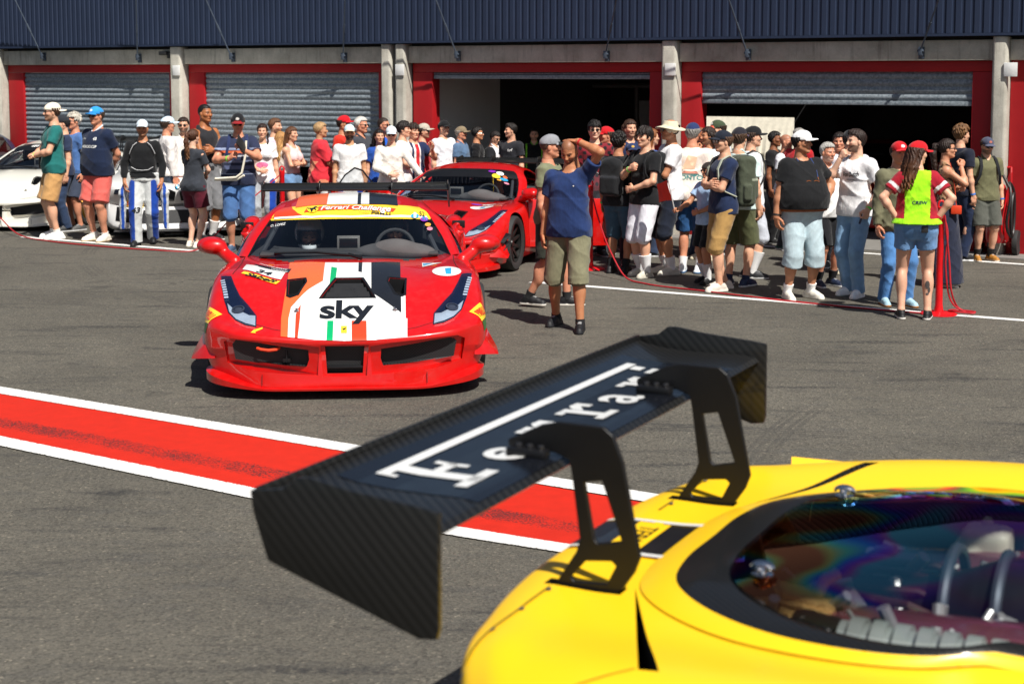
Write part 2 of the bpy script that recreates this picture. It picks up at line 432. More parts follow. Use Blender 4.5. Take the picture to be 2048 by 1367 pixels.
SL, SR = 22.6, -4.6            # how far the building runs left and right
def garage():
    root = empty('pit_garage_building'); root.matrix_world = MW
    tag(root, 'long row of pit garages with red door frames, concrete beams and navy ribbed cladding', 'building')
    # cladding
    vs, fs = corrugated(SR, SL, 0.24, 2.735, 5.2, 0.115, 0.015)
    from_data('cladding', vs, fs, M_NAVY, root, smooth=False)
    m = MB(); m.box((SR, 0.10, 2.70), (SL, 0.25, 2.733)); m.box((SR, -0.6, 5.2), (SL, 0.26, 5.3)); m.build('cladding_edge', M_NAVY, root)
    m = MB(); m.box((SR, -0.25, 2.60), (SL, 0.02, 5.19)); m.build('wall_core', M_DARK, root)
    pill = [(0.0, 0.19), (4.43, 4.66), (8.96, 9.15), (9.23, 9.42), (13.55, 13.80), (17.99, 18.24), (22.4, 22.6)]
    for (p0, p1) in pill:
        m = MB(); pr = [(p0, 0.0), (p1, 0.0), (p1, 0.19), (p1 - 0.03, 0.22), (p0 + 0.03, 0.22), (p0, 0.19)]
        m.prism(pr, 0, 2.69); m.build('pillar', M_CONC, root, bevel=0.012)
    # beams over the doors, between pillars
    gaps = [(SR, -0.004), (0.194, 4.426), (4.664, 8.956), (9.424, 13.546), (13.804, 17.986), (18.244, 22.396)]
    for (g0, g1) in gaps:
        m = MB(); m.box((g0, -0.2, 2.40), (g1, 0.13, 2.655)); m.build('beam', M_CONC, root, bevel=0.012)
    # doors: frame (red jambs and head), shutter, rail
    doors = [(0.19, 0.46, 4.13, 4.43, 1.83), (4.66, 4.91, 8.57, 8.93, 2.16), (9.44, 9.58, 13.18, 13.53, 0.74), (13.82, 13.97, 17.57, 17.97, 0.02), (18.26, 18.45, 22.0, 22.39, 0.02)]
    for (o0, a0, a1, o1, zb) in doors:
        m = MB()
        m.box((o0 + 0.005, -0.16, 0), (a0, 0.045, 2.26)); m.box((a1, -0.16, 0), (o1 - 0.005, 0.045, 2.26))
        m.box((o0 + 0.005, -0.16, 2.262), (o1 - 0.005, 0.048, 2.397))
        fr = m.build('door_frame', M_RED, root, bevel=0.006)
        vs, fs = corrugated(a0 + 0.003, a1 - 0.003, -0.012, zb + 0.06, 2.258, 0.088, 0.021, vertical=False)
        sh = from_data('roller_shutter', vs, fs, M_SHUT, root, smooth=True, angle=50)
        b = MB(); b.box((a0 + 0.01, -0.05, zb), (a1 - 0.01, 0.02, zb + 0.058)); b.build('bottom_rail', M_SHUT, sh, bevel=0.006)
    # blank red wall right of the last pillar
    m = MB(); m.box((SR, -0.2, 0), (-0.006, 0.05, 2.397)); m.build('red_wall', M_RED, root)
    # back rooms
    for (a0, a1) in [(0.0, 4.55), (4.55, 9.1), (9.1, 13.6), (13.6, 18.1)]:
        m = MB()
        if a0 == 4.55: m.box((a0 - .5, -7.0, 0), (5.33, -6.9, 2.6)); m.box((5.33, -7.0, 1.45), (7.6, -6.9, 2.6)); m.box((7.6, -7.0, 0), (a1 - .03, -6.9, 2.6))
        else: m.box((a0 + .03, -7.0, 0), (a1 - .03, -6.9, 2.6))
        m.box((a0 + .03, -6.9, 2.55), (a1 - .03, -0.26, 2.62))
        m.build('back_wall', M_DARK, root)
        if a0 == 4.55: continue
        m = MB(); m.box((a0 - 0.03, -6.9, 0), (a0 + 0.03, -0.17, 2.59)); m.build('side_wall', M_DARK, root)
    m = MB(); m.box((9.03, -2.7, 0), (9.068, -0.2, 2.54)); m.build('white_partition', M_INW, root)
    m = MB()
    for z, s0, s1, n_ in ((2.05, 5.2, 7.4, -3.0), (2.18, 4.8, 8.6, -4.4), (2.0, 5.0, 6.2, -5.2)):
        m.tube([(s0, n_, z), (s1, n_, z)], 0.05, 8)
    m.tube([(6.6, -3.0, 2.05), (6.6, -3.0, 1.55), (6.6, -3.1, 1.3)], 0.045, 8)
    m.build('ceiling_pipe', M_BLACK, root, smooth=True)
    m = MB(); m.box((6.35, -6.0, 1.15), (6.55, -5.95, 1.28)); m.box((6.36, -6.0, 0.95), (6.54, -5.95, 1.08)); m.build('notice', plain('faded paper', (0.3, 0.3, 0.29), 0.7), root)
    m = MB(); m.box((7.55, -5.8, 1.0), (7.95, -5.76, 1.75)); m.build('poster_board', plain('poster board', (0.40, 0.42, 0.44), 0.6), root)
    # white plates on the pillars, camera, pipe, rods
    for s0, z0 in ((-0.11, 2.19), (4.44, 2.2), (8.97, 2.2), (13.56, 2.2), (18.0, 2.2)):
        m = MB(); m.box((s0 - .01, 0.225, z0 + .01), (s0 + 0.15, 0.243, z0 + 0.18)); m.build('plate', M_PLATE, root, bevel=0.004)
    m = MB(); m.tube([(9.19, 0.10, 0.0), (9.19, 0.10, 2.68)], 0.033, 10); m.build('downpipe', plain('grey pipe', '#8d8f90', 0.5), root, smooth=True)
    m = MB(); m.box((13.86, 0.135, 2.55), (14.02, 0.24, 2.62)); m.box((13.81, 0.135, 2.50), (13.87, 0.2, 2.60)); m.build('camera', M_BLACK, root, bevel=0.01)
    inv = MW.inverted()
    for (bx, by, tx) in ((84, 117, 30), (275, 120, 272), (462, 118, 412), (686, 118, 690), (913, 115, 872), (1211, 115, 1233), (1494, 112, 1458), (1841, 108, 1877)):
        def onplane(px, py, n):
            o = PIL0 + N_W * n; d = ray(px, py); oc = o - Vector((0, 0, CAM_H)); t = oc.dot(N_W) / d.dot(N_W)
            return inv @ (Vector((0, 0, CAM_H)) + d * t)
        b0 = onplane(bx, by - 6, 0.2); t0 = onplane(tx, 0, 0.52); t0 = b0 + (t0 - b0) * 1.9
        dd = (t0 - b0)
        m = MB(); m.tube([b0, t0], 0.011, 8); m.tube([b0 + dd * 0.22, b0 + dd * 0.30], 0.017, 8); rod = m.build('stay_rod', M_STEEL, root, smooth=True)
        m = MB(); c = b0
        m.box((c.x - 0.035, 0.132, c.z - 0.10), (c.x + 0.035, 0.16, c.z + 0.05)); m.box((c.x - 0.024, 0.162, c.z - 0.06), (c.x + 0.024, 0.225, c.z + 0.05))
        m.tube([(c.x - 0.04, 0.2, c.z), (c.x + 0.04, 0.2, c.z)], 0.016, 8)
        m.build('rod_bracket', M_STEEL, rod, bevel=0.004)
    # kerb slab in front of the doors
    m = MB(); m.box((SR, -7, -0.05), (SL, 0.55, 0.012)); o = m.build('garage_floor', plain('worn concrete floor', (0.20, 0.19, 0.175), 0.85, bump=0.2), None); o.matrix_world = MW
    tag(o, 'pale concrete apron along the garage fronts', kind='structure')
garage()
# things standing inside the open garages
def tent():
    root = empty('fabric_screen'); root.matrix_world = MW
    tag(root, 'beige fabric tent side standing in the sun behind the garages, seen through the back doorway', 'fabric screen')
    vs, fs = [], []
    n = 90
    for i in range(n + 1):
        s_ = 5.9 + 3.6 * i / n
        for z_ in (0.02, 0.55, 0.62, 1.2, 1.9):
            vs.append((s_, -10.5 + 0.035 * math.sin(i * 1.7) * (1.6 if z_ < 0.6 else 0.06) - .3 * (z_ - .6) * (z_ > .6), z_))
    fs = [(i*5+k, (i+1)*5+k, (i+1)*5+k+1, i*5+k+1) for i in range(n) for k in range(4)]
    from_data('cloth_panel', vs, fs, plain('beige canvas', (0.80, 0.74, 0.60), 0.8, bump=0.2), root)
    m = MB(); m.tube([(5.85, -10.9, 1.92), (9.5, -10.9, 1.92)], 0.02); m.tube([(5.85, -10.5, 0), (5.85, -10.9, 1.92)], 0.02); m.tube([(9.52, -10.5, 0), (9.52, -10.9, 1.92)], 0.02)
    m.build('frame', M_STEEL, root, smooth=True)
tent()
# ================================================================== FIGURES
# Bodies and clothes are smooth distance fields turned into one continuous mesh each (surface nets).
class Field:
    def __init__(s, lo, hi, h):
        s.lo = np.array(lo, float); s.h = h
        s.n = np.maximum(4, np.ceil((np.array(hi, float) - s.lo) / h).astype(int) + 1)
        s.ax = [s.lo[i] + h * np.arange(s.n[i]) for i in range(3)]
        s.F = np.full(tuple(s.n), 1.0, np.float32)
    def sl(s, lo, hi, pad):
        out = []
        for i in range(3):
            a = max(0, int(math.floor((lo[i] - pad - s.lo[i]) / s.h))); b = min(s.n[i], int(math.ceil((hi[i] + pad - s.lo[i]) / s.h)) + 1)
            if b <= a: return None
            out.append(slice(a, b))
        return tuple(out)
    def grid(s, q):
        return s.ax[0][q[0]][:, None, None], s.ax[1][q[1]][None, :, None], s.ax[2][q[2]][None, None, :]
    def merge(s, q, d, k):
        f = s.F[q]
        if k > 0:
            hh = np.maximum(k - np.abs(f - d), 0) / k
            s.F[q] = np.minimum(f, d) - hh * hh * k * 0.25
        else: s.F[q] = np.minimum(f, d)
    def cone(s, a, b, r1, r2, k=0.02, t0=None, t1=None, sub=False):
        """Round cone; with t0/t1 its ends are cut flat at those fractions of its length."""
        a = np.array(a, float); b = np.array(b, float); rm = max(r1, r2)
        e0 = a if t0 is None else a + (b - a) * min(0, t0); e1 = b if t1 is None else a + (b - a) * max(1, t1)
        q = s.sl(np.minimum(e0, e1) - rm, np.maximum(e0, e1) + rm, k + 0.03)
        if q is None: return
        X, Y, Z = s.grid(q); d = b - a; L2 = float(d @ d) + 1e-9; L = math.sqrt(L2)
        t = ((X - a[0]) * d[0] + (Y - a[1]) * d[1] + (Z - a[2]) * d[2]) / L2
        lo = 0.0 if t0 is None else t0; hi = 1.0 if t1 is None else t1
        tc = np.clip(t, min(0.0, lo), max(1.0, hi))
        dd = np.sqrt((X - a[0] - tc * d[0]) ** 2 + (Y - a[1] - tc * d[1]) ** 2 + (Z - a[2] - tc * d[2]) ** 2) - (r1 + (r2 - r1) * tc)
        if t0 is not None: dd = np.maximum(dd, (lo - t) * L)
        if t1 is not None: dd = np.maximum(dd, (t - hi) * L)
        if sub: s.F[q] = np.maximum(s.F[q], -dd)
        else: s.merge(q, dd, k)
    def ell(s, c, r, k=0.02, sub=False):
        c = np.array(c, float); r = np.array(r, float)
        q = s.sl(c - r, c + r, k + 0.02)
        if q is None: return
        X, Y, Z = s.grid(q)
        nn = np.sqrt(((X - c[0]) / r[0]) ** 2 + ((Y - c[1]) / r[1]) ** 2 + ((Z - c[2]) / r[2]) ** 2) + 1e-6
        g = np.sqrt(((X - c[0]) / r[0] ** 2) ** 2 + ((Y - c[1]) / r[1] ** 2) ** 2 + ((Z - c[2]) / r[2] ** 2) ** 2) + 1e-6
        d = nn * (nn - 1) / g
        if sub:
            f = s.F[q]; hh = np.maximum(k - np.abs(f + d), 0) / max(k, 1e-6); s.F[q] = np.maximum(f, -d) + hh * hh * k * 0.25
        else: s.merge(q, d, k)
    def rbox(s, c, half, r, k=0.01):
        c = np.array(c, float); half = np.array(half, float)
        q = s.sl(c - half, c + half, k + 0.02)
        if q is None: return
        X, Y, Z = s.grid(q)
        qx, qy, qz = np.abs(X - c[0]) - half[0] + r, np.abs(Y - c[1]) - half[1] + r, np.abs(Z - c[2]) - half[2] + r
        d = np.sqrt(np.maximum(qx, 0) ** 2 + np.maximum(qy, 0) ** 2 + np.maximum(qz, 0) ** 2) + np.minimum(np.maximum(qx, np.maximum(qy, qz)), 0) - r
        s.merge(q, d, k)
    def loft(s, prof, off=0.0, k=0.02, zlo=None, zhi=None, flare=0.0, e=2.4):
        """Upright body of rounded section; prof rows are z, centre x, half depth, half width."""
        z0, z1 = prof[0][0], prof[-1][0]
        zs = np.linspace(z0, z1, 90)
        cols = [np.interp(zs, [p[0] for p in prof], [p[i] for p in prof]) for i in (1, 2, 3)]
        ker = np.ones(9) / 9
        cols = [np.convolve(np.pad(c, 4, mode='edge'), ker, mode='valid') for c in cols]
        am, bm = cols[1].max() + off + 0.03, cols[2].max() + off + 0.03
        lo_ = z0 if zlo is None else zlo; hi_ = z1 if zhi is None else zhi
        q = s.sl((cols[0].min() - am, -bm, lo_), (cols[0].max() + am, bm, hi_), k + 0.03)
        if q is None: return
        X, Y, Z = s.grid(q); zz = Z.ravel()
        cx, a, b = (np.interp(zz, zs, c)[None, None, :] for c in cols)
        fl = flare * np.clip((lo_ + 0.35 - zz) / 0.35, 0, 1)[None, None, :]
        a = a + off + fl; b = b + off + fl
        nn = ((np.abs(X - cx) / a) ** e + (np.abs(Y) / b) ** e + 1e-9) ** (1 / e)
        d = (nn - 1) * np.minimum(a, b) * 0.92
        d = np.maximum(d, np.maximum(lo_ - Z, Z - hi_))
        s.merge(q, d.astype(np.float32), k)
    def cut(s, nx, ny, nz, c):
        """Keep nx*x+ny*y+nz*z < c."""
        X, Y, Z = s.grid((slice(None),) * 3)
        s.F = np.maximum(s.F, (nx * X + ny * Y + nz * Z - c) / math.sqrt(nx*nx+ny*ny+nz*nz)).astype(np.float32)
    def wrinkle(s, amp, seed, fx=34.0, lo=None):
        rg = np.random.RandomState(seed); X, Y, Z = s.grid((slice(None),) * 3)
        p = rg.uniform(0, 6.28, 8)
        rid = lambda t: 1.6 * (1 - np.abs(np.sin(t))) ** 2 - .5
        n = rid(fx * .55 * (Z + 0.45 * X * rg.uniform(-1, 1) + 0.6 * Y * rg.uniform(-1, 1)) + 1.5 * np.sin(11 * Y + p[0]) + 1.2 * np.sin(10 * X + p[1])) * (0.55 + 0.45 * np.sin(8 * Z + 7 * Y + p[2]))
        n = n + .7 * rid(14 * Y + 17 * Z + 9 * X + p[3]) * (.5 + .5 * np.sin(13 * X + 9 * Z + p[4])) + .5 * rid(21 * Y - 19 * Z + p[5]) * (.5 + .5 * np.sin(11 * Z - 12 * X + p[6]))
        s.F = (s.F - amp * n).astype(np.float32)
    def mesh(s):
        F = s.F; In = F < 0
        def sh(A, i, j, k): return A[i:A.shape[0]-1+i, j:A.shape[1]-1+j, k:A.shape[2]-1+k]
        cnt = sum(sh(In, i, j, k).astype(np.uint8) for i in (0, 1) for j in (0, 1) for k in (0, 1))
        act = (cnt > 0) & (cnt < 8)
        I = np.array(np.nonzero(act)).T; n = len(I)
        idx = np.full(act.shape, -1, np.int64); idx[act] = np.arange(n)
        acc = np.zeros((n, 3)); num = np.zeros(n)
        cr = [(i, j, k) for i in (0, 1) for j in (0, 1) for k in (0, 1)]
        val = {c: F[I[:, 0] + c[0], I[:, 1] + c[1], I[:, 2] + c[2]] for c in cr}
        for c in cr:
            for ax in range(3):
                if c[ax] == 0:
                    c2 = list(c); c2[ax] = 1; c2 = tuple(c2)
                    fa, fb = val[c], val[c2]; m = (fa < 0) != (fb < 0)
                    t = np.where(m, fa / np.where(m, fa - fb, 1), 0)
                    p = np.tile(np.array(c, float), (n, 1)); p[:, ax] += t
                    acc[m] += p[m]; num[m] += 1
        V = s.lo + s.h * (I + acc / num[:, None])
        faces = []
        for ax in range(3):
            u, v = (ax + 1) % 3, (ax + 2) % 3
            a = np.moveaxis(In, ax, 0); ch = a[:-1] != a[1:]
            pos = np.array(np.nonzero(ch)).T
            st = a[:-1][ch]
            # moveaxis keeps remaining order; build full coords
            rest = [i for i in range(3) if i != ax]
            P = np.zeros((len(pos), 3), int); P[:, ax] = pos[:, 0]; P[:, rest[0]] = pos[:, 1]; P[:, rest[1]] = pos[:, 2]
            ok = (P[:, u] > 0) & (P[:, v] > 0) & (P[:, u] < F.shape[u] - 1) & (P[:, v] < F.shape[v] - 1)
            P, st = P[ok], st[ok]
            def cell(du, dv):
                Q = P.copy(); Q[:, u] += du; Q[:, v] += dv
                return idx[Q[:, 0], Q[:, 1], Q[:, 2]]
            qd = np.stack([cell(-1, -1), cell(0, -1), cell(0, 0), cell(-1, 0)], 1)
            qd[~st] = qd[~st][:, ::-1]
            faces.append(qd)
        Fc = np.concatenate(faces); Fc = Fc[(Fc >= 0).all(1)]
        return V, Fc

def np_mesh(name, V, Fc, col, mat, parent=None, smooth=True):
    """Mesh object from arrays, with a colour per point (markings of the thing itself) in attribute Col."""
    me = bpy.data.meshes.new(name)
    me.vertices.add(len(V)); me.vertices.foreach_set('co', np.asarray(V, np.float32).ravel())
    me.loops.add(len(Fc) * 4); me.loops.foreach_set('vertex_index', Fc.astype(np.int32).ravel())
    me.polygons.add(len(Fc)); me.polygons.foreach_set('loop_start', np.arange(0, len(Fc) * 4, 4, dtype=np.int32))
    me.polygons.foreach_set('loop_total', np.full(len(Fc), 4, np.int32))
    me.polygons.foreach_set('use_smooth', np.ones(len(Fc), bool))
    me.update(calc_edges=True)
    at = me.attributes.new('Col', 'FLOAT_COLOR', 'POINT')
    c = np.ones((len(V), 4), np.float32); c[:, :3] = col
    at.data.foreach_set('color', c.ravel())
    return link(name, me, mat, parent)

def col_material(name, rough, sss=0.0, bump=0.2, bscale=300, sheen=0.0, spec=0.4, var=0.12):
    t = NT(name); a = t.node('ShaderNodeAttribute', attribute_name='Col')
    co = t.tc()
    c = t.mix(1.0, a.outputs['Color'], t.ramp(t.noise(16, 4, 0.6, co), [(0.3, (1 - var,) * 3), (0.7, (1 + var,) * 3)]), 'MULTIPLY')
    t.set(color=c, rough=rough, spec=spec, sheen=sheen)
    if sss:
        t.b.inputs['Subsurface Weight'].default_value = sss
        t.b.inputs['Subsurface Radius'].default_value = (1.0, 0.35, 0.2); t.b.inputs['Subsurface Scale'].default_value = 0.008
    if bump: t.bump(t.math('ADD', t.math('MULTIPLY', t.noise(bscale, 2, 0.6, co), .5), t.math('MULTIPLY', t.noise(17, 3, 0.5, co, (1.3, 1.3, .55)), 3.0 if name == 'cotton cloth' else 1.0)), bump, 0.008)
    return t.m
M_SKIN = col_material('skin', 0.48, 0.12, 0.08, 90, var=0.08)
M_CLOTH = col_material('cotton cloth', 0.85, 0, 0.35, 260, 0.15, 0.25)
M_HAIR = col_material('hair', 0.55, 0, 0.9, 110, 0, 0.35, 0.42)
M_LEATH = col_material('shoe leather and rubber', 0.6, 0, 0.15, 120)
M_GLASSES = plain('dark sunglass lens', (0.012, 0.012, 0.014), 0.12)

def hx(c): return np.array(srgb(c)) if isinstance(c, str) else np.array(c, float)
SKIN = {'light': '#d9a587', 'fair': '#e0b196', 'tan': '#bd8361', 'brown': '#8d5a3e', 'red': '#cf8e70', 'olive': '#c4906c'}

TORSO = {
 'm': [(.78,0,.06,.12),(.84,.0,.088,.158),(.93,-.005,.110,.166),(1.05,.002,.096,.145),(1.2,.008,.106,.152),(1.33,.008,.116,.166),(1.385,-.002,.100,.158),(1.425,-.010,.080,.118),(1.455,-.014,.062,.076),(1.49,-.018,.05,.053)],
 'f': [(.78,0,.06,.12),(.84,-.005,.092,.165),(.93,-.012,.115,.178),(1.06,.002,.085,.128),(1.2,.006,.095,.138),(1.32,.008,.105,.148),(1.375,-.002,.088,.132),(1.42,-.010,.068,.095),(1.455,-.014,.052,.060),(1.49,-.018,.045,.045)]}

def torso_profile(build, fat):
    p = [list(r) for r in TORSO[build]]
    for r in p:
        z = r[0]; k = math.exp(-((z - 1.08) / 0.19) ** 2) * fat; k2 = fat * 0.3 if .8 < z < 1.45 else 0
        r[1] += k * .075; r[2] += k * .105 + k2 * .05; r[3] += k * .10 + k2 * .09
    return p

# ---- heads, hair, hats, hands, shoes: built once, reused by every figure
_cache = {}
def head_mesh():
    if 'head' in _cache: return _cache['head']
    f = Field((-.15, -.12, -.26), (.16, .12, .15), .0058)
    f.ell((-.014, 0, .027), (.100, .077, .093), .02)
    f.ell((.026, 0, -.035), (.066, .061, .088), .03)
    for s in (-1, 1):
        f.cone((-.005, .052*s, -.055), (.062, .016*s, -.100), .022, .017, .025)
        f.ell((.050, .042*s, -.022), (.036, .026, .026), .02)
    f.ell((.070, 0, -.100), (.022, .022, .016), .02)
    f.cone((-.022, 0, -.06), (-.040, 0, -.25), .056, .060, .03)
    for s in (-1, 1):
        f.ell((.094, .031*s, .002), (.022, .019, .012), .012, sub=True)
        f.ell((.073, .031*s, .001), (.013, .0135, .0115), .004)
        f.cone((.082, .013*s, .021), (.068, .048*s, .021), .009, .008, .012)
        f.ell((-.006, .080*s, -.012), (.020, .010, .031), .008)
        f.ell((.100, .010*s, -.033), (.010, .008, .008), .006)
    f.cone((.086, 0, .008), (.108, 0, -.027), .008, .0115, .012)
    f.cone((.082, -.021, -.063), (.082, .021, -.063), .009, .009, .008)
    f.cone((.091, -.011, -.059), (.091, .011, -.059), .007, .007, .006)
    f.cone((.088, -.011, -.069), (.088, .011, -.069), .008, .008, .006)
    _cache['head'] = f.mesh(); return _cache['head']

def head_colors(V, skin, brow, beard=0.0, scalp=None, lips=True, fem=False):
    c = np.tile(skin, (len(V), 1)); x, y, z = V.T; ay = np.abs(y)
    if scalp is not None:
        m = (z > .035 + .25 * np.clip(x, 0, 1)) & (x < .075) | ((x < -.03) & (z > -.06)); c[m] = c[m] * .55 + scalp * .45
    m = (x > .03) & (z > -.045) & (z < -.008) & (ay > .022) & (ay < .06); c[m] = c[m] * np.array([1.06, .93, .92])
    m = (x > .075) & (ay < .020) & (z > -.074) & (z < -.054)
    c[m] = c[m] * (np.array([.85, .55, .55]) if fem else np.array([.82, .62, .60]))
    if beard > 0:
        m = ((z < -.045) & (z > -.125) & (x > .0) & ~((ay < .019) & (z > -.073) & (z < -.055))) | ((x > .07) & (z > -.052) & (z < -.043) & (ay < .03))
        c[m] = c[m] * (1 - beard) + brow * .8 * beard
    m = (x > .055) & (z > .016) & (z < .028) & (ay > .012) & (ay < .052); c[m] = c[m] * .25 + brow * .75
    m = (x > .068) & (z > -.0055) & (z < .006) & (ay > .020) & (ay < .042); c[m] = np.array([.27, .23, .21])
    m = (x > .072) & (z > -.006) & (z < .008) & (np.abs(ay - .031) < .0075); c[m] = np.array([.025, .016, .012])
    m = (x > .06) & (z > .0075) & (z < .0125) & (ay > .016) & (ay < .046); c[m] = c[m] * .35
    return c

def hand_mesh(kind):
    """Hand at the wrist, fingers along +x, back of the hand +z, thumb on the +y side."""
    key = 'hand' + kind
    if key in _cache: return _cache[key]
    f = Field((-.05, -.08, -.12), (.22, .11, .05), .0052)
    f.cone((-.04, 0, 0), (.02, 0, 0), .025, .024, .01)
    f.ell((.05, -.002, 0), (.052, .042, .0165), .012)
    curl = {'relax': (.45, .55, .4), 'flat': (.10, .12, .08), 'fist': (1.25, 1.45, .9), 'hold': (.9, .9, .5)}[kind]
    for i, (y, L) in enumerate(((.031, .070), (.0105, .080), (-.0105, .075), (-.031, .060))):
        p = np.array([.088 - .006 * abs(i - 1), y, .0]); a = curl[0] * (0.85 + .12 * i); sp = (1.5 - i) * .05
        for j, (l, ra, rb) in enumerate(((.42, .0098, .0092), (.32, .0092, .0085), (.26, .0085, .0072))):
            d = np.array([math.cos(a), sp, -math.sin(a)]); qn = p + d * L * l
            f.cone(p, qn, ra, rb, .005); p = qn; a += curl[1] if j == 0 else curl[2]
    t = {'relax': ((.02, .034, -.008), (.052, .062, -.022), (.085, .066, -.034)), 'flat': ((.02, .034, -.004), (.05, .066, -.008), (.075, .088, -.01)),
         'fist': ((.02, .034, -.012), (.055, .050, -.036), (.085, .026, -.050)), 'hold': ((.02, .034, -.014), (.058, .050, -.040), (.088, .036, -.058))}[kind]
    f.cone(t[0], t[1], .0155, .0125, .012); f.cone(t[1], t[2], .0120, .0095, .006)
    _cache[key] = f.mesh(); return _cache[key]

def shoe_mesh(kind='low'):
    key = 'shoe' + kind
    if key in _cache: return _cache[key]
    f = Field((-.10, -.07, -.01), (.24, .07, .16), .0078)
    f.cone((-.045, 0, .045), (.06, 0, .045), .036, .040, .02); f.cone((.06, 0, .040), (.165, .004, .030), .042, .033, .02)
    f.cone((-.02, 0, .06), (-.012, 0, .115 if kind == 'high' else .088), .040, .040, .02, None, 1.0)
    f.cone((.0, 0, .08), (.11, 0, .052), .03, .03, .02)
    f.cone((-.055, 0, .012), (.165, .004, .012), .043, .041, .004)
    f.cut(0, 0, -1, 0.0)
    f.cone((-.015, 0, .10), (-.012, 0, .16), .033, .033, 0, sub=True)
    _cache[key] = f.mesh(); return _cache[key]

def cap_mesh(kind):
    key = 'cap' + kind
    if key in _cache: return _cache[key]
    if kind == 'bucket':
        f = Field((-.21, -.21, -.04), (.21, .21, .16), .008)
        f.cone((-.012, 0, .035), (-.012, 0, .105), .108, .082, .02, None, 1.0)
        X, Y, Z = f.grid((slice(None),) * 3); r = np.sqrt((X + .012) ** 2 + Y ** 2)
        zz = .034 - .28 * np.clip(r - .10, 0, 1) + .012 * np.sin(2 * np.arctan2(Y, X) + .6)
        d = np.maximum(np.abs(Z - zz) - .006, np.maximum(r - .185, .085 - r)); f.F = np.minimum(f.F, d).astype(np.float32)
    else:
        f = Field((-.15, -.13, -.02), (.24, .13, .15), .0068)
        f.ell((-.012, 0, .030), (.112, .090, .100), .01)
        f.ell((.02, 0, .055), (.085, .075, .075), .03)
        f.cut(-.06, 0, -1, -.026)
        f.ell((-.012, 0, .022), (.103, .081, .088), .003, sub=True)
        X, Y, Z = f.grid((slice(None),) * 3)
        e = np.sqrt(((X - .075) / .115) ** 2 + (Y / .082) ** 2)
        zz = .036 - 3.4 * Y ** 2 - .10 * np.clip(X - .09, 0, 1)
        d = np.maximum(np.abs(Z - zz) - .0065, np.maximum((e - 1) * .08, .07 - X)); f.F = np.minimum(f.F, d).astype(np.float32)
        f.cone((-.012, 0, .128), (-.012, 0, .134), .008, .006, .004)
    _cache[key] = f.mesh(); return _cache[key]

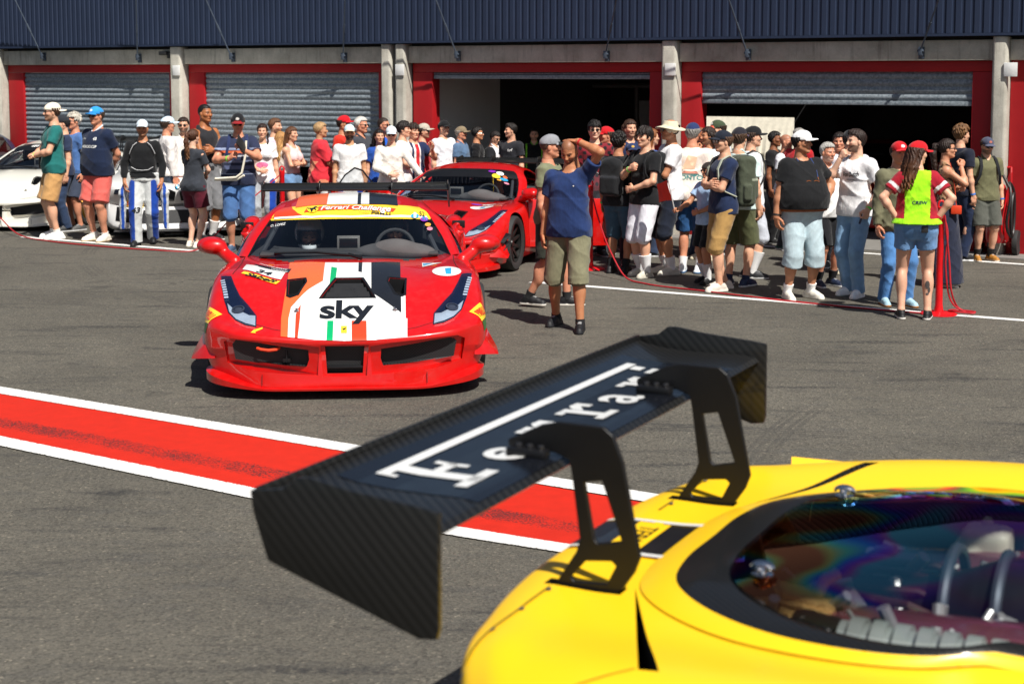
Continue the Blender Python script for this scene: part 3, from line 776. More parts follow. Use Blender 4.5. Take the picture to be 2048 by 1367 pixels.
def hair_mesh(style):
    key = 'hair' + style
    if key in _cache: return _cache[key]
    rg = np.random.RandomState(len(style) * 7 + ord(style[0]))
    lowz = {'long': -.50, 'ponytail': -.42, 'braid': -.36, 'shoulder': -.30}.get(style, -.14)
    f = Field((-.24, -.17, lowz), (.17, .17, .20), .0072 if lowz > -.2 else .0085)
    t = {'crop': .006, 'short': .017, 'curly': .020, 'messy': .018, 'fringe': .017, 'swept': .016, 'bun': .012}.get(style, .016)
    f.ell((-.014, 0, .030), (.100 + t, .077 + t, .093 + t), .01)
    X, Y, Z = f.grid((slice(None),) * 3)
    # keep what lies above the hairline
    front = .052 + .10 * np.clip((.085 - Z) / .05, -1, 0)
    line = np.where(Z > .072, .2, np.where(Z > -.005, -.004 + .55 * np.clip(Z, 0, .1), -.036)) if style not in ('fringe', 'messy') else np.where(Z > .040, .2, np.where(Z > -.02, .03, -.03))
    nape = -.075 if style in ('crop', 'short', 'swept', 'curly', 'messy', 'fringe', 'bun') else -.2
    if style in ('long', 'shoulder', 'braid', 'ponytail'): line = np.where(Z > .068, .2, np.where(Z > .0, .035, -.012))
    f.F = np.maximum(f.F, np.maximum(X - line, nape - Z)).astype(np.float32)
    if style == 'swept': f.ell((.02, 0, .105), (.065, .055, .026), .03)
    if style in ('messy', 'fringe'):
        for i in range(26):
            a = rg.uniform(-2.6, 2.6); el = rg.uniform(.2, 1.3)
            p = np.array([.10 * math.cos(a) * math.cos(el) - .01, .085 * math.sin(a) * math.cos(el), .03 + .105 * math.sin(el)])
            q = p * np.array([1.18, 1.15, 1]) + np.array([.012 * math.cos(a), 0, -.035 if style == 'fringe' else rg.uniform(-.02, .02)])
            f.cone(p, q, .018, .006, .012)
    if style == 'curly':
        for i in range(90):
            a = rg.uniform(0, 6.28); el = rg.uniform(-.25, 1.5)
            p = np.array([.118 * math.cos(a) * math.cos(el) - .014, .098 * math.sin(a) * math.cos(el), .035 + .112 * math.sin(el)])
            if p[0] > .05 and p[2] < .075 or p[2] < -.06: continue
            r = rg.uniform(.012, .021); f.ell(p, (r, r, r), .006)
    if style in ('long', 'shoulder'):
        L = -.46 if style == 'long' else -.25
        for i in range(22 if style == 'long' else 18):
            a = rg.uniform(1.35, 4.93); p = np.array([.085 * math.cos(a) - .02, .082 * math.sin(a), .02])
            m = np.array([-.075 + .055 * math.cos(a), .10 * math.sin(a), -.17]); e = np.array([-.105 + .05 * math.cos(a) + rg.uniform(-.02, .02), .115 * math.sin(a) + rg.uniform(-.02, .02), L + rg.uniform(0, .09)])
            f.cone(p, m, .026, .026, .016); f.cone(m, e, .026, .008, .012)
    if style == 'ponytail':
        P = [(-.11, 0, .05), (-.165, 0, .035), (-.185, 0, -.08), (-.165, 0, -.22), (-.15, .01, -.38)]
        for a, b, r1, r2 in zip(P, P[1:], (.025, .034, .042, .036), (.032, .042, .036, .010)):
            f.cone(a, b, r1, r2, .02)
        for i in range(10):
            y = rg.uniform(-.03, .03); f.cone((-.17, y, -.05), (-.15 + rg.uniform(-.03, .02), y * 1.9, -.34 + rg.uniform(-.05, .06)), .016, .006, .01)
    if style == 'braid':
        for s in (1,):
            for i in range(11): f.ell((.0 + .004 * i, .095 * s, -.04 - .026 * i), (.019, .017, .02), .006)
    if style == 'bun': f.ell((-.13, 0, .05), (.05, .05, .05), .02)
    if style != 'crop':
        X, Y, Z = f.grid((slice(None),) * 3); an = np.arctan2(Y, X + .02)
        f.F = (f.F + .0042 * np.sin(an * 19 + 6 * np.sin(Z * 18) + 20 * X) + .0035 * np.sin(an * 37 + Z * 60) * np.sin(Z * 33 + X * 50)).astype(np.float32)
    _cache[key] = f.mesh(); return _cache[key]

def xf(V, M):
    M = np.array(M); return V @ M[:3, :3].T + M[:3, 3]

def ik(a, b, l1, l2, pole):
    """Joint between a and b (numpy), bent towards pole."""
    d = b - a; L = np.linalg.norm(d); L = max(1e-4, min(L, (l1 + l2) * .999)); u = d / np.linalg.norm(d)
    x = (l1 * l1 - l2 * l2 + L * L) / (2 * L); h = math.sqrt(max(0, l1 * l1 - x * x))
    p = np.array(pole, float); p = p - u * (p @ u); p /= np.linalg.norm(p) + 1e-9
    return a + u * x + p * h, a + u * L

# arm poses: wrist target in the figure's frame (x forward, y away from the body's middle on that side, z up, metres for a 1.75 m person), pole, hand kind, hand direction, back-of-hand direction
ARMS = {
 'down':   ((.03, .235, .86), (-1, .35, 0), 'relax', (.18, -.02, -1), (.1, 1, 0)),
 'hang':   ((.09, .27, .88), (-1, .5, 0), 'relax', (.25, 0, -1), (.2, 1, 0)),
 'hip':    ((-.045, .175, 1.0), (-.25, 1, -.1), 'flat', (-.35, -.75, -.35), (-.75, .55, .2)),
 'hipf':   ((.07, .185, 1.0), (-.5, 1, 0), 'flat', (.55, -.6, -.55), (.3, .8, .3)),
 'cross':  ((.20, -.05, 1.17), (-.2, 1, -.5), 'relax', (-.1, -1, .12), (1, 0, .2)),
 'clasp':  ((.25, .03, 1.08), (-.4, 1, -.4), 'fist', (.4, -1, .1), (.6, .2, 1)),
 'belly':  ((.215, .03, 1.04), (-.3, 1, -.2), 'relax', (.15, -1, -.1), (1, .1, .2)),
 'back':   ((-.16, .07, .93), (-.5, 1, 0), 'relax', (-.1, -.9, -.3), (-1, 0, 0)),
 'photo':  ((.33, .07, 1.30), (-.1, 1, -.9), 'hold', (.55, -.45, .75), (.2, .9, 0)),
 'photolow': ((.31, .10, 1.20), (-.2, 1, -.8), 'hold', (.5, -.6, .6), (.2, .9, 0)),
 'chin':   ((.17, .035, 1.42), (.1, .8, -1), 'fist', (.25, -.35, 1), (.6, .8, 0)),
 'mouth':  ((.19, .06, 1.45), (.5, .4, -1), 'fist', (-.1, -.5, 1), (1, .3, 0)),
 'head':   ((.035, .095, 1.725), (.35, 1, .0), 'flat', (-.25, -1, .10), (.1, .25, 1)),
 'pocket': ((.06, .20, .93), (-.9, .6, 0), 'fist', (.25, -.15, -1), (.2, 1, 0)),
 'chest':  ((.22, .02, 1.27), (-.1, 1, -.8), 'fist', (.0, -1, .35), (1, .2, 0)),
 'strap':  ((.17, .10, 1.33), (-.2, .6, -1), 'fist', (-.2, -.3, 1), (1, .5, 0)),
 'fwd':    ((.40, .16, 1.08), (-.1, .6, -1), 'hold', (1, -.1, .2), (0, .3, 1)),
 'reach':  ((.30, .44, 1.02), (-.3, .5, -1), 'relax', (.6, .6, -.5), (0, .2, 1)),
 'raise':  ((.34, .12, 1.36), (.0, .8, -1), 'relax', (.5, 0, 1), (-.2, 1, 0)),
 'lean':   ((.34, .10, .93), (-.6, .8, .2), 'relax', (.7, -.6, -.2), (.2, .2, 1)),
 'suit':   ((.07, .25, .88), (-.8, .8, 0), 'relax', (.2, -.05, -1), (.15, 1, 0)),
 'wheel':  ((.42, .15, 1.16), (-.1, .8, -1), 'fist', (1, -.2, .2), (0, .5, 1)),
}

def person(label, feet, top, face=0, sex='m', fat=0.0, skin='light', hair=('short', '#2a1d16'), beard=0.0, hat=None, glasses=False,
           shirt=('tee', '#ffffff'), legs=('shorts', '#b08a5a'), shoes=('#f0eeea', '#f0eeea'), socks=None, arms=('down', 'down'), stance=(0.0, 0.0),
           look=(0, 0), step=0.0115, seed=None, depth=None, stripes=None, group='spectators along the pit lane', name='person', hide_low=False, stand=.10, lean=0.0, extra=None, hemz=None, cat='person', bands=(), cols=None, bust=None):
    """One figure. feet/top: pixels (x,y of the feet, y of the crown); face: degrees, 0 towards the camera, 90 to the picture's right."""
    if seed is None: seed = person.n
    person.n += 1
    rg = random.Random(seed * 31 + 7)
    if depth is None: g = spot(*feet)
    else:
        g = at_depth(feet[0], feet[1], depth); g.z = gz(g.x, g.y)
    # height from the crown pixel
    dr = ray(feet[0], top); t = g.y / dr.y; H = CAM_H + dr.z * t - g.z
    sc = max(0.62, min(1.14, H / (1.75 + (0.018 if hat else 0.008))))
    if bust is not None: g, sc = bust; 
    root = empty(name, g, R(face - 90), sc); tag(root, label, cat, group)
    fem = sex == 'f'
    sk = hx(SKIN.get(skin, skin)); hc = hx(hair[1])
    prof = torso_profile(sex, fat)
    sw = .174 if not fem else .148
    aw = (.047, .039, .0285) if not fem else (.038, .033, .025)
    aw = tuple(a + .016 * fat for a in aw)
    # joints
    J = {}
    lift = 0
    for s, key, arm in ((1, 'L', arms[0]), (-1, 'R', arms[1])):
        A = ARMS[arm]; sh = np.array([-.005 + lean * .5, sw * s, 1.392])
        if arm == 'head': sh = sh + np.array([0, -.015 * s, .035])
        tgt = np.array([A[0][0] + (0.06 * fat if A[0][2] < 1.25 and A[0][0] > .1 else 0), (A[0][1] + (0.075 * fat if A[0][1] > .15 else 0)) * s, A[0][2]])
        if A[0][0] > .12 or arm in ('head', 'chin'): tgt[0] += lean * .5
        el, wr = ik(sh, tgt, .285 if not fem else .27, .255 if not fem else .24, (A[1][0], A[1][1] * s, A[1][2]))
        hd = np.array([A[3][0], A[3][1] * s, A[3][2]], float); hd /= np.linalg.norm(hd)
        bk = np.array([A[4][0], A[4][1] * s, A[4][2]], float); bk -= hd * (bk @ hd); bk /= np.linalg.norm(bk)
        J[key] = (sh, el, wr, A[2], hd, bk)
    hipw = .092 if not fem else .096
    LEG = {}
    for s, st in ((1, stance[0]), (-1, stance[1])):
        hp = np.array([0, hipw * s, .885]); an = np.array([st, stand * s, .085])
        if abs(st) > .1 and st < 0: an[2] += .02
        kn, an2 = ik(hp, an, .42, .405, (1, .12 * s, 0))
        LEG[s] = (hp, kn, an2)
    th = (.088 + .028 * fat, .058 + .01 * fat, .056 + .008 * fat, .036) if not fem else (.092 + .02 * fat, .057, .055, .034)
    xs = [v[0] for v in LEG[1] + LEG[-1]] + [J[k][i][0] for k in 'LR' for i in range(3)]
    ys = [v[1] for v in LEG[1] + LEG[-1]] + [J[k][i][1] for k in 'LR' for i in range(3)]
    xlo, xhi = min(xs + [-.14]) - .10, max(xs + [.14 + .2 * fat]) + .10
    ylo, yhi = min(ys) - .11, max(ys) + .11
    # ---- body: torso, limbs, then head and hands, one mesh
    zl = 0.02
    ztop = max(1.58, max(J[k][i][2] for k in 'LR' for i in (1, 2)) + .09)
    f = Field((xlo, ylo, zl), (xhi, yhi, ztop), step)
    f.loft(prof, -.004, .03, .83)
    if fem:
        for s in (-1, 1): f.ell((.085, .068 * s, 1.265), (.058, .062, .062), .04)
    for s in (-1, 1):
        hp, kn, an = LEG[s]
        f.cone(hp, kn, th[0], th[1], .03); f.cone(kn, an, th[1] * .93, th[3], .02)
        cf = kn + (an - kn) * .32 + np.array([-.018, .004 * s, 0]); f.ell(cf, (th[2], th[2] * .98, .125), .025)
        f.cone(an, an + np.array([.07, .01 * s, -.052]), .034, .020, .02)
    for k in 'LR':
        sh, el, wr = J[k][:3]
        f.ell(sh - np.array([0, .014 * s, .014]), (.058 + .01 * fat, .052 + .01 * fat, .060 + .01 * fat), .05)
        f.cone(sh, el, aw[0], aw[1], .02); f.cone(el, wr, aw[1] * 1.02, aw[2], .015)
        f.ell(el + (wr - el) * .28, (aw[1] * 1.1,) * 3, .03)
    f.cone((-.02 + lean, 0, 1.44), (-.012 + lean, 0, 1.56), .060 if not fem else .050, .054 if not fem else .045, .03)
    if bust is not None: f.cut(0, 0, -1, -1.12)
    V, Fc = f.mesh(); col = np.tile(sk, (len(V), 1))
    Vs, Fs, Cs = [V], [Fc], [col]
    HV, HF = head_mesh(); hs = 0.88 if fem else 0.925
    hp_ = np.array([.012 + lean, 0, 1.632])
    Mh = Matrix.Translation(Vector(hp_)) @ Matrix.Rotation(R(look[0]), 4, 'Z') @ Matrix.Rotation(R(look[1]), 4, 'Y') @ Matrix.Diagonal((hs, hs, hs, 1))
    off = len(V)
    Vs.append(xf(HV, Mh)); Fs.append(HF + off); off += len(HV)
    Cs.append(head_colors(HV, sk, hc if hair[0] != 'bald' else hc, beard, hc if hair[0] in ('crop', 'bald') else None, True, fem))
    for k, s in (('L', 1), ('R', -1)):
        sh, el, wr, hk, hd, bk = J[k]
        gV, gF = hand_mesh(hk); ax = np.cross(bk, hd)
        # thumb side: towards the front / the other hand
        tsgn = 1.0 if s > 0 else -1.0
        Mx = np.eye(4); Mx[:3, 0] = hd; Mx[:3, 2] = bk; Mx[:3, 1] = np.cross(bk, hd)
        G = gV.copy() * (.93 if fem else 1.0); 
        if s > 0: G[:, 1] *= -1
        Mx[:3, 3] = wr
        Vs.append(G @ Mx[:3, :3].T + Mx[:3, 3]); FF = gF + off; Fs.append(FF[:, ::-1] if s > 0 else FF); off += len(gV)
        Cs.append(np.tile(sk * np.array([.98, .92, .9]), (len(gV), 1)))
    np_mesh('body', np.concatenate(Vs), np.concatenate(Fs), np.concatenate(Cs), M_SKIN, root)
    # ---- hair and hat
    if hair[0] != 'bald':
        hv, hf = hair_mesh(hair[0]); HH = hv.copy()
        if hat and hat[0] in ('cap', 'capback', 'bucket'):
            keep = HH[:, 2] > (.058 if hair[0] not in ('curly', 'messy', 'fringe', 'swept') else .045)
            HH[keep] = np.array([-.012, 0, .03]) + (HH[keep] - np.array([-.012, 0, .03])) * .80
        cc = np.tile(hc, (len(HH), 1))
        if len(hair) > 2: z_ = np.clip((-.05 - hv[:, 2]) / .35, 0, 1)[:, None]; cc = cc * (1 - z_) + hx(hair[2]) * z_
        np_mesh('hair', xf(HH, Mh), hf, cc, M_HAIR, root)
    if hat:
        cv, cf = cap_mesh('bucket' if hat[0] == 'bucket' else 'cap')
        cc = np.tile(hx(hat[1]), (len(cv), 1))
        if hat[0] != 'bucket':
            br = (cv[:, 0] > .092) & (cv[:, 2] < .047)
            if len(hat) > 2: cc[br] = hx(hat[2])
            if len(hat) > 3: m = (cv[:, 0] > .07) & (((cv[:, 1]) / .024) ** 2 + ((cv[:, 2] - .075) / .018) ** 2 < 1); cc[m] = hx(hat[3])
            if len(hat) > 4: m = (cv[:, 0] < .02) & ~br; cc[m] = hx(hat[4])
        Mc = Mh @ Matrix.Rotation(R(180 if hat[0] == 'capback' else 0), 4, 'Z') @ Matrix.Rotation(R(-4 if hat[0] != 'capback' else 8), 4, 'Y')
        if hat[0] == 'capback': Mc = Mh @ Matrix.Translation((-.02, 0, .0)) @ Matrix.Rotation(R(180), 4, 'Z')
        np_mesh('bucket_hat' if hat[0] == 'bucket' else 'cap', xf(cv, Mc), cf, cc, M_CLOTH, root)
    if glasses:
        m = MB()
        for s in (-1, 1):
            pr = []
            for i in range(14):
                a = 2 * math.pi * i / 14; pr.append((.033 * s + .025 * math.cos(a) * (1 if abs(math.cos(a)) < .9 else .95), .001 + .0175 * math.sin(a)))
            mm = Matrix(((0, 0, 1, .094), (1, 0, 0, 0), (0, 1, 0, 0), (0, 0, 0, 1)))
            m.prism(pr, -.004, .004, 0, Mh @ mm)
            m.tube([Mh @ Vector((.092, .055 * s, .006)), Mh @ Vector((.0, .083 * s, .008))], .003, 6)
        m.tube([Mh @ Vector((.098, -.01, .004)), Mh @ Vector((.098, .01, .004))], .003, 6)
        m.build('sunglasses' if glasses is True else 'glasses', M_GLASSES, root, smooth=True)
    # ---- shirt
    kind, scol = shirt[0], hx(shirt[1])
    hem = hemz if hemz is not None else {'tee': .85, 'polo': .86, 'long': .88, 'tank': .9, 'crop': 1.02, 'jacket': .80, 'vest': .86, 'poncho': .78}[kind]
    bulk = {'jacket': .028, 'poncho': .03, 'tank': .009, 'crop': .008, 'vest': .016}.get(kind, .011)
    f = Field((xlo, ylo, hem - .06), (xhi, yhi, ztop), step * .92)
    f.loft([tuple(r) for r in prof], bulk, .02, hem, 1.468 if kind not in ('tank', 'crop') else 1.44, .030 if kind not in ('tank', 'crop') else .0)
    if fem:
        for s in (-1, 1): f.ell((.088, .068 * s, 1.265), (.062 + bulk * .6, .066 + bulk * .5, .068), .045)
    f.loft([tuple(r) for r in prof], bulk - .003, .02, hem, 1.2, .030 if kind not in ('tank', 'crop') else .0)
    if kind == 'poncho':
        f.cone((0, 0, 1.40), (.02, 0, .80), .12, .22, .05, None, 1.0)
    slv = {'tee': .62, 'polo': .64, 'vest': .62, 'long': None, 'jacket': None, 'poncho': .9}.get(kind, 0)
    for k, s in (('L', 1), ('R', -1)):
        sh, el, wr = J[k][:3]
        if slv == 0: continue
        g_ = .012 + .012 * fat
        f.ell(sh - np.array([0, .022 * s, .010]), (.066 + g_, .060 + g_, .060 + g_), .05)
        if slv is None:
            f.cone(sh, el, aw[0] + .018 + bulk * .4, aw[1] + .013 + bulk * .4, .03); f.cone(el, wr, aw[1] + .013 + bulk * .4, aw[2] + .010 + bulk * .4, .015, None, .97)
        else:
            f.cone(sh, el, aw[0] + .024, aw[1] + .031, .03, None, slv)
    if kind in ('tank', 'crop'):
        for s in (-1, 1): f.cone((.03, .085 * s, 1.40), (-.03, .085 * s, 1.46), .03, .03, .02)
    f.wrinkle(.0048 if kind not in ('jacket', 'poncho', 'tank', 'crop') else .008 if kind in ('jacket', 'poncho') else .003, seed)
    f.cone((-.022 + lean, 0, 1.395 if kind not in ('tank', 'crop') else 1.33), (.05 + lean, 0, 1.56), .044 if fem else .054, .088 if kind not in ('tank', 'crop') else .10, 0, sub=True)
    if shirt[0] == 'tank' or shirt[0] == 'crop':
        for s in (-1, 1): f.ell((0, (sw + .02) * s, 1.42), (.09, .075, .115), .01, sub=True)
    f.cut(0, 0, -1, -max(hem, 1.13 if bust is not None else 0))
    V, Fc = f.mesh(); cc = np.tile(scol, (len(V), 1))
    if kind == 'vest':
        dx = np.abs(V[:, 1]); m = (dx > sw * .80) & (V[:, 2] > 1.0); cc[m] = hx(shirt[2])
        for k in 'LR':
            sh, el, wr = J[k][:3]; d_ = el - sh; tt = ((V - sh) @ d_) / (d_ @ d_); pr_ = np.linalg.norm(V - sh - np.outer(np.clip(tt, 0, 1), d_), axis=1)
            m = (pr_ < .09) & (tt > .12); cc[m] = hx(shirt[2]); m = (pr_ < .09) & (np.abs(tt - .42) < .06); cc[m] = np.array([.75, .75, .75])
    if stripes:
        for z0, z1, c_ in stripes: m = (V[:, 2] > z0) & (V[:, 2] < z1); cc[m] = hx(c_)
    if cols: cols(V, cc)
    np_mesh({'long': 'long_sleeve_top', 'tank': 'tank_top', 'crop': 'top', 'poncho': 'poncho', 'jacket': 'jacket', 'polo': 'polo_shirt', 'vest': 'bib_vest'}.get(kind, 't_shirt'), V, Fc, cc, M_CLOTH, root)
    if kind == 'polo':
        m = MB()
        for s in (-1, 1):
            m.tube([Vector((-.065, 0, 1.515)), Vector((-.04, .055 * s, 1.51)), Vector((.02, .062 * s, 1.475)), Vector((.075, .02 * s, 1.43))], [.010, .012, .014, .006], 8)
        m.build('collar', plain('collar ' + str(shirt[1]), tuple(hx(shirt[2]) if len(shirt) > 2 else scol), 0.8), root, smooth=True)
    # ---- legs
    if legs:
        lk, lc = legs[0], hx(legs[1])
        hemz_l = {'shorts': .50, 'long_shorts': .44, 'mini': .74, 'jeans': .06, 'skirt': .05, 'mid': .62, 'suit': .06}[lk]
        if len(legs) > 2 and isinstance(legs[2], float): hemz_l = legs[2]
        f = Field((min(xlo, -.25), min(ylo, -.30), max(0.0, hemz_l - .06)), (max(xhi, .25), max(yhi, .30), 1.06), step * .95)
        if lk == 'skirt':
            f.loft([(.05, .02, .20, .235), (.5, .0, .18, .21), (.85, -.01, .145, .205), (.95, -.01, .135, .195), (1.04, 0, .105, .155)], .014, .03, .05, 1.02)
            f.wrinkle(.006, seed, 6.0)
        else:
            f.loft([tuple(r) for r in prof], .018 if lk == 'mini' else .012, .03, .785, 1.01)
            for s in (-1, 1):
                hp, kn, an = LEG[s]
                lo_ = {'shorts': .032, 'long_shorts': .034, 'mid': .034, 'mini': .014, 'jeans': .014, 'suit': .028}[lk]
                if lk in ('jeans', 'suit'):
                    f.cone(hp, kn, th[0] + lo_, th[1] + lo_ + .006, .03); f.cone(kn, an, th[1] + lo_ + .004, th[3] + lo_ + .018, .02, None, 1.08)
                else:
                    tt = (hp[2] - hemz_l) / (hp[2] - kn[2])
                    rb = th[1] + lo_ + .006
                    if tt <= 1: f.cone(hp, kn, th[0] + lo_ * .7, th[1] + lo_ + .020, .03, None, tt)
                    else:
                        f.cone(hp, kn, th[0] + lo_ * .7, rb - .006, .03); f.cone(kn, an, rb - .006, rb + .030, .01, -.02, (kn[2] - hemz_l) / (kn[2] - an[2]))
            f.wrinkle(.005 if lk != 'mini' else .003, seed + 5, 30.0)
        V, Fc = f.mesh(); cc = np.tile(lc, (len(V), 1))
        if lk in ('jeans', 'mini') or (len(legs) > 3 and legs[3] == 'denim'):
            for s in (-1, 1):
                hp, kn, an = LEG[s]; fade = np.exp(-((V[:, 0] - hp[0] - .07) / .05) ** 2) * np.exp(-((V[:, 1] - hp[1]) / .05) ** 2) * np.clip((.95 - V[:, 2]) / .1, 0, 1)
                cc = cc * (1 + .55 * fade[:, None])
        if lk == 'suit':
            for s in (-1, 1): m = (V[:, 1] * s > .105) & (V[:, 2] < .92); cc[m] = hx('#123f9c')
        np_mesh({'skirt': 'skirt', 'jeans': 'jeans', 'suit': 'suit_trousers'}.get(lk, 'shorts'), V, Fc, cc, M_CLOTH, root)
    # ---- shoes and socks
    if shoes:
        sv, sf = shoe_mesh('high' if len(shoes) > 2 else 'low')
        for s in (1, -1):
            hp, kn, an = LEG[s]
            a = rg.uniform(4, 16) * s
            Ms = Matrix.Translation((an[0] - .012, an[1], an[2] - .085)) @ Matrix.Rotation(R(a), 4, 'Z') @ Matrix.Diagonal((.98 if not fem else .9, .98 if not fem else .88, 1, 1))
            cc = np.tile(hx(shoes[0]), (len(sv), 1)); m = sv[:, 2] < .024; cc[m] = hx(shoes[1])
            m = (np.abs(sv[:, 1]) < .018) & (sv[:, 0] > .02) & (sv[:, 0] < .10) & (sv[:, 2] > .06); cc[m] = cc[m] * .6 + .25
            np_mesh('shoe', xf(sv, Ms), sf, cc, M_LEATH, root)
            if socks:
                g = MB(); up = (kn - an) / np.linalg.norm(kn - an); hh = socks[1]
                p0 = an - up * .02; p1 = an + up * hh
                rr = [th[3] + .008 + .022 * max(0, hh * j / 4 - .03) / .12 for j in range(5)]
                g.tube([Vector(p0 + (p1 - p0) * j / 4) for j in range(5)], rr, 14)
                g.build('sock', plain('sock ' + socks[0], socks[0], 0.9, bump=0.3), root, smooth=True)
    for j, (k, c_) in enumerate(bands):
        sh, el, wr = J[k][:3]; u = (el - wr) / np.linalg.norm(el - wr); g = MB()
        g.tube([Vector(wr + u * .012), Vector(wr + u * .030)], aw[2] + .005, 14); g.build('wristband', plain('band ' + c_, c_, 0.5), root, smooth=True)
    if extra: extra(root, J, LEG, Mh, prof)
    return root
person.n = 1

def backpack(root, main, trim, dx=-.17, big=1.0, straps=True):
    f = Field((-.40, -.22, .88), (.16, .22, 1.56), .0125)
    f.rbox((dx - .035 * big, 0, 1.20), (.085 * big, .145, .22 * big), .06, .03)
    f.rbox((dx - .115 * big, 0, 1.12), (.045, .115, .12), .04, .02)
    f.ell((dx - .03, 0, 1.40), (.085, .125, .06), .03)
    if big > 1:
        for s in (-1, 1): f.rbox((dx - .03, .15 * s, 1.08), (.05, .03, .09), .025, .01)
    f.wrinkle(.004, 3)
    V, Fc = f.mesh(); cc = np.tile(hx(main), (len(V), 1))
    m = (V[:, 0] < dx - .09) & (V[:, 2] > 1.20) & (V[:, 2] < 1.235); cc[m] = hx(trim)
    if big > 1: m = (V[:, 0] < dx - .05) & (V[:, 2] > 1.27) & (np.abs(V[:, 1]) < .10); cc[m] = hx('#20262a')
    b = np_mesh('bag', V, Fc, cc, M_CLOTH, root)
    return b

def straps(root, color, w=.026, rad=.008):
    g = MB()
    for s in (-1, 1):
        P = [Vector((-.115, .10 * s, 1.36)), Vector((-.085, .105 * s, 1.44)), Vector((-.01, .105 * s, 1.482)), Vector((.075, .11 * s, 1.44)), Vector((.128, .12 * s, 1.34)), Vector((.132, .145 * s, 1.22)), Vector((.07, .180 * s, 1.10)), Vector((-.07, .175 * s, 1.04))]
        for q in (-1, 0, 1): g.tube([p + Vector((0, q * w * .4, 0)) for p in P], rad, 6)
    return g.build('strap', plain('strap ' + str(color), color, 0.8), root, smooth=True)

def wear(root, name, label, cat, group=None):
    """A thing that a figure carries: its own top-level Empty at the figure's place."""
    e = bpy.data.objects.new(name, None); C.objects.link(e); e.empty_display_size = .1
    e.location = root.location; e.rotation_euler = root.rotation_euler; e.scale = root.scale
    return tag(e, label, cat, group)

def part_of(root, *names):
    return [o for o in root.children if o.name.split('.')[0] in names]

def cloth_print(root, part, items, back=False):
    """Printed lettering or shapes on a garment; items are (flat shape placed in (y,z), material)."""
    car = Car(root); car.collect(part_of(root, part))
    for shp, mat in items:
        if back: shp = ([(-x, y) for x, y in shp[0]], shp[1])
        car.decal('print', [shp], mat, 'rear' if back else 'front', .004, .03)
# ================================================================== CARS
def herm(P, m):
    """Smooth interpolation of control rows P (n, k, 3) with m steps per span (non-uniform Catmull-Rom)."""
    P = np.asarray(P, float); n = len(P)
    dl = np.maximum(1e-3, np.sqrt(((P[1:] - P[:-1]) ** 2).sum(-1)).mean(1)) ** 0.75
    t = np.concatenate([[0], np.cumsum(dl)])
    T = np.zeros_like(P)
    for i in range(n):
        if i == 0: T[i] = (P[1] - P[0]) / dl[0]
        elif i == n - 1: T[i] = (P[-1] - P[-2]) / dl[-1]
        else:
            a, b = dl[i-1], dl[i]
            T[i] = ((P[i] - P[i-1]) / a * b + (P[i+1] - P[i]) / b * a) / (a + b)
    out = []
    for i in range(n - 1):
        for j in range(m):
            s = j / m; h = dl[i]
            out.append((2*s**3 - 3*s**2 + 1) * P[i] + (s**3 - 2*s**2 + s) * h * T[i] + (-2*s**3 + 3*s**2) * P[i+1] + (s**3 - s**2) * h * T[i+1])
    out.append(P[-1])
    return np.array(out)

def surf(rows, mu, mv):
    """Grid of points from control rows of (u, y, z)."""
    A = herm(np.array(rows, float), mu)
    B = herm(np.swapaxes(A, 0, 1), mv)
    return np.swapaxes(B, 0, 1)

def mirror_row(r):
    """c0..cN half section to a full one running right to left over the top."""
    return [(u, -y, z) for (u, y, z) in r[::-1][:-1]] + list(r) if abs(r[0][1]) < 1e-6 else None

def grid_faces(nr, nc):
    return [(i*nc+j, i*nc+j+1, (i+1)*nc+j+1, (i+1)*nc+j) for i in range(nr-1) for j in range(nc-1)]

def patch(name, rows, mats, parent, mu=5, mv=5, flip=False, thick=0.0, mirror=True):
    """Open sheet from half rows (mirrored) of (u,y,z)."""
    rr = [mirror_row(r) if mirror else r for r in rows]
    G = surf(rr, mu, mv); nr, nc = G.shape[:2]
    V = G.reshape(-1, 3).copy(); V[:, 0] *= -1
    F = grid_faces(nr, nc)
    if flip: F = [f[::-1] for f in F]
    o = from_data(name, V, F, mats, parent)
    return o

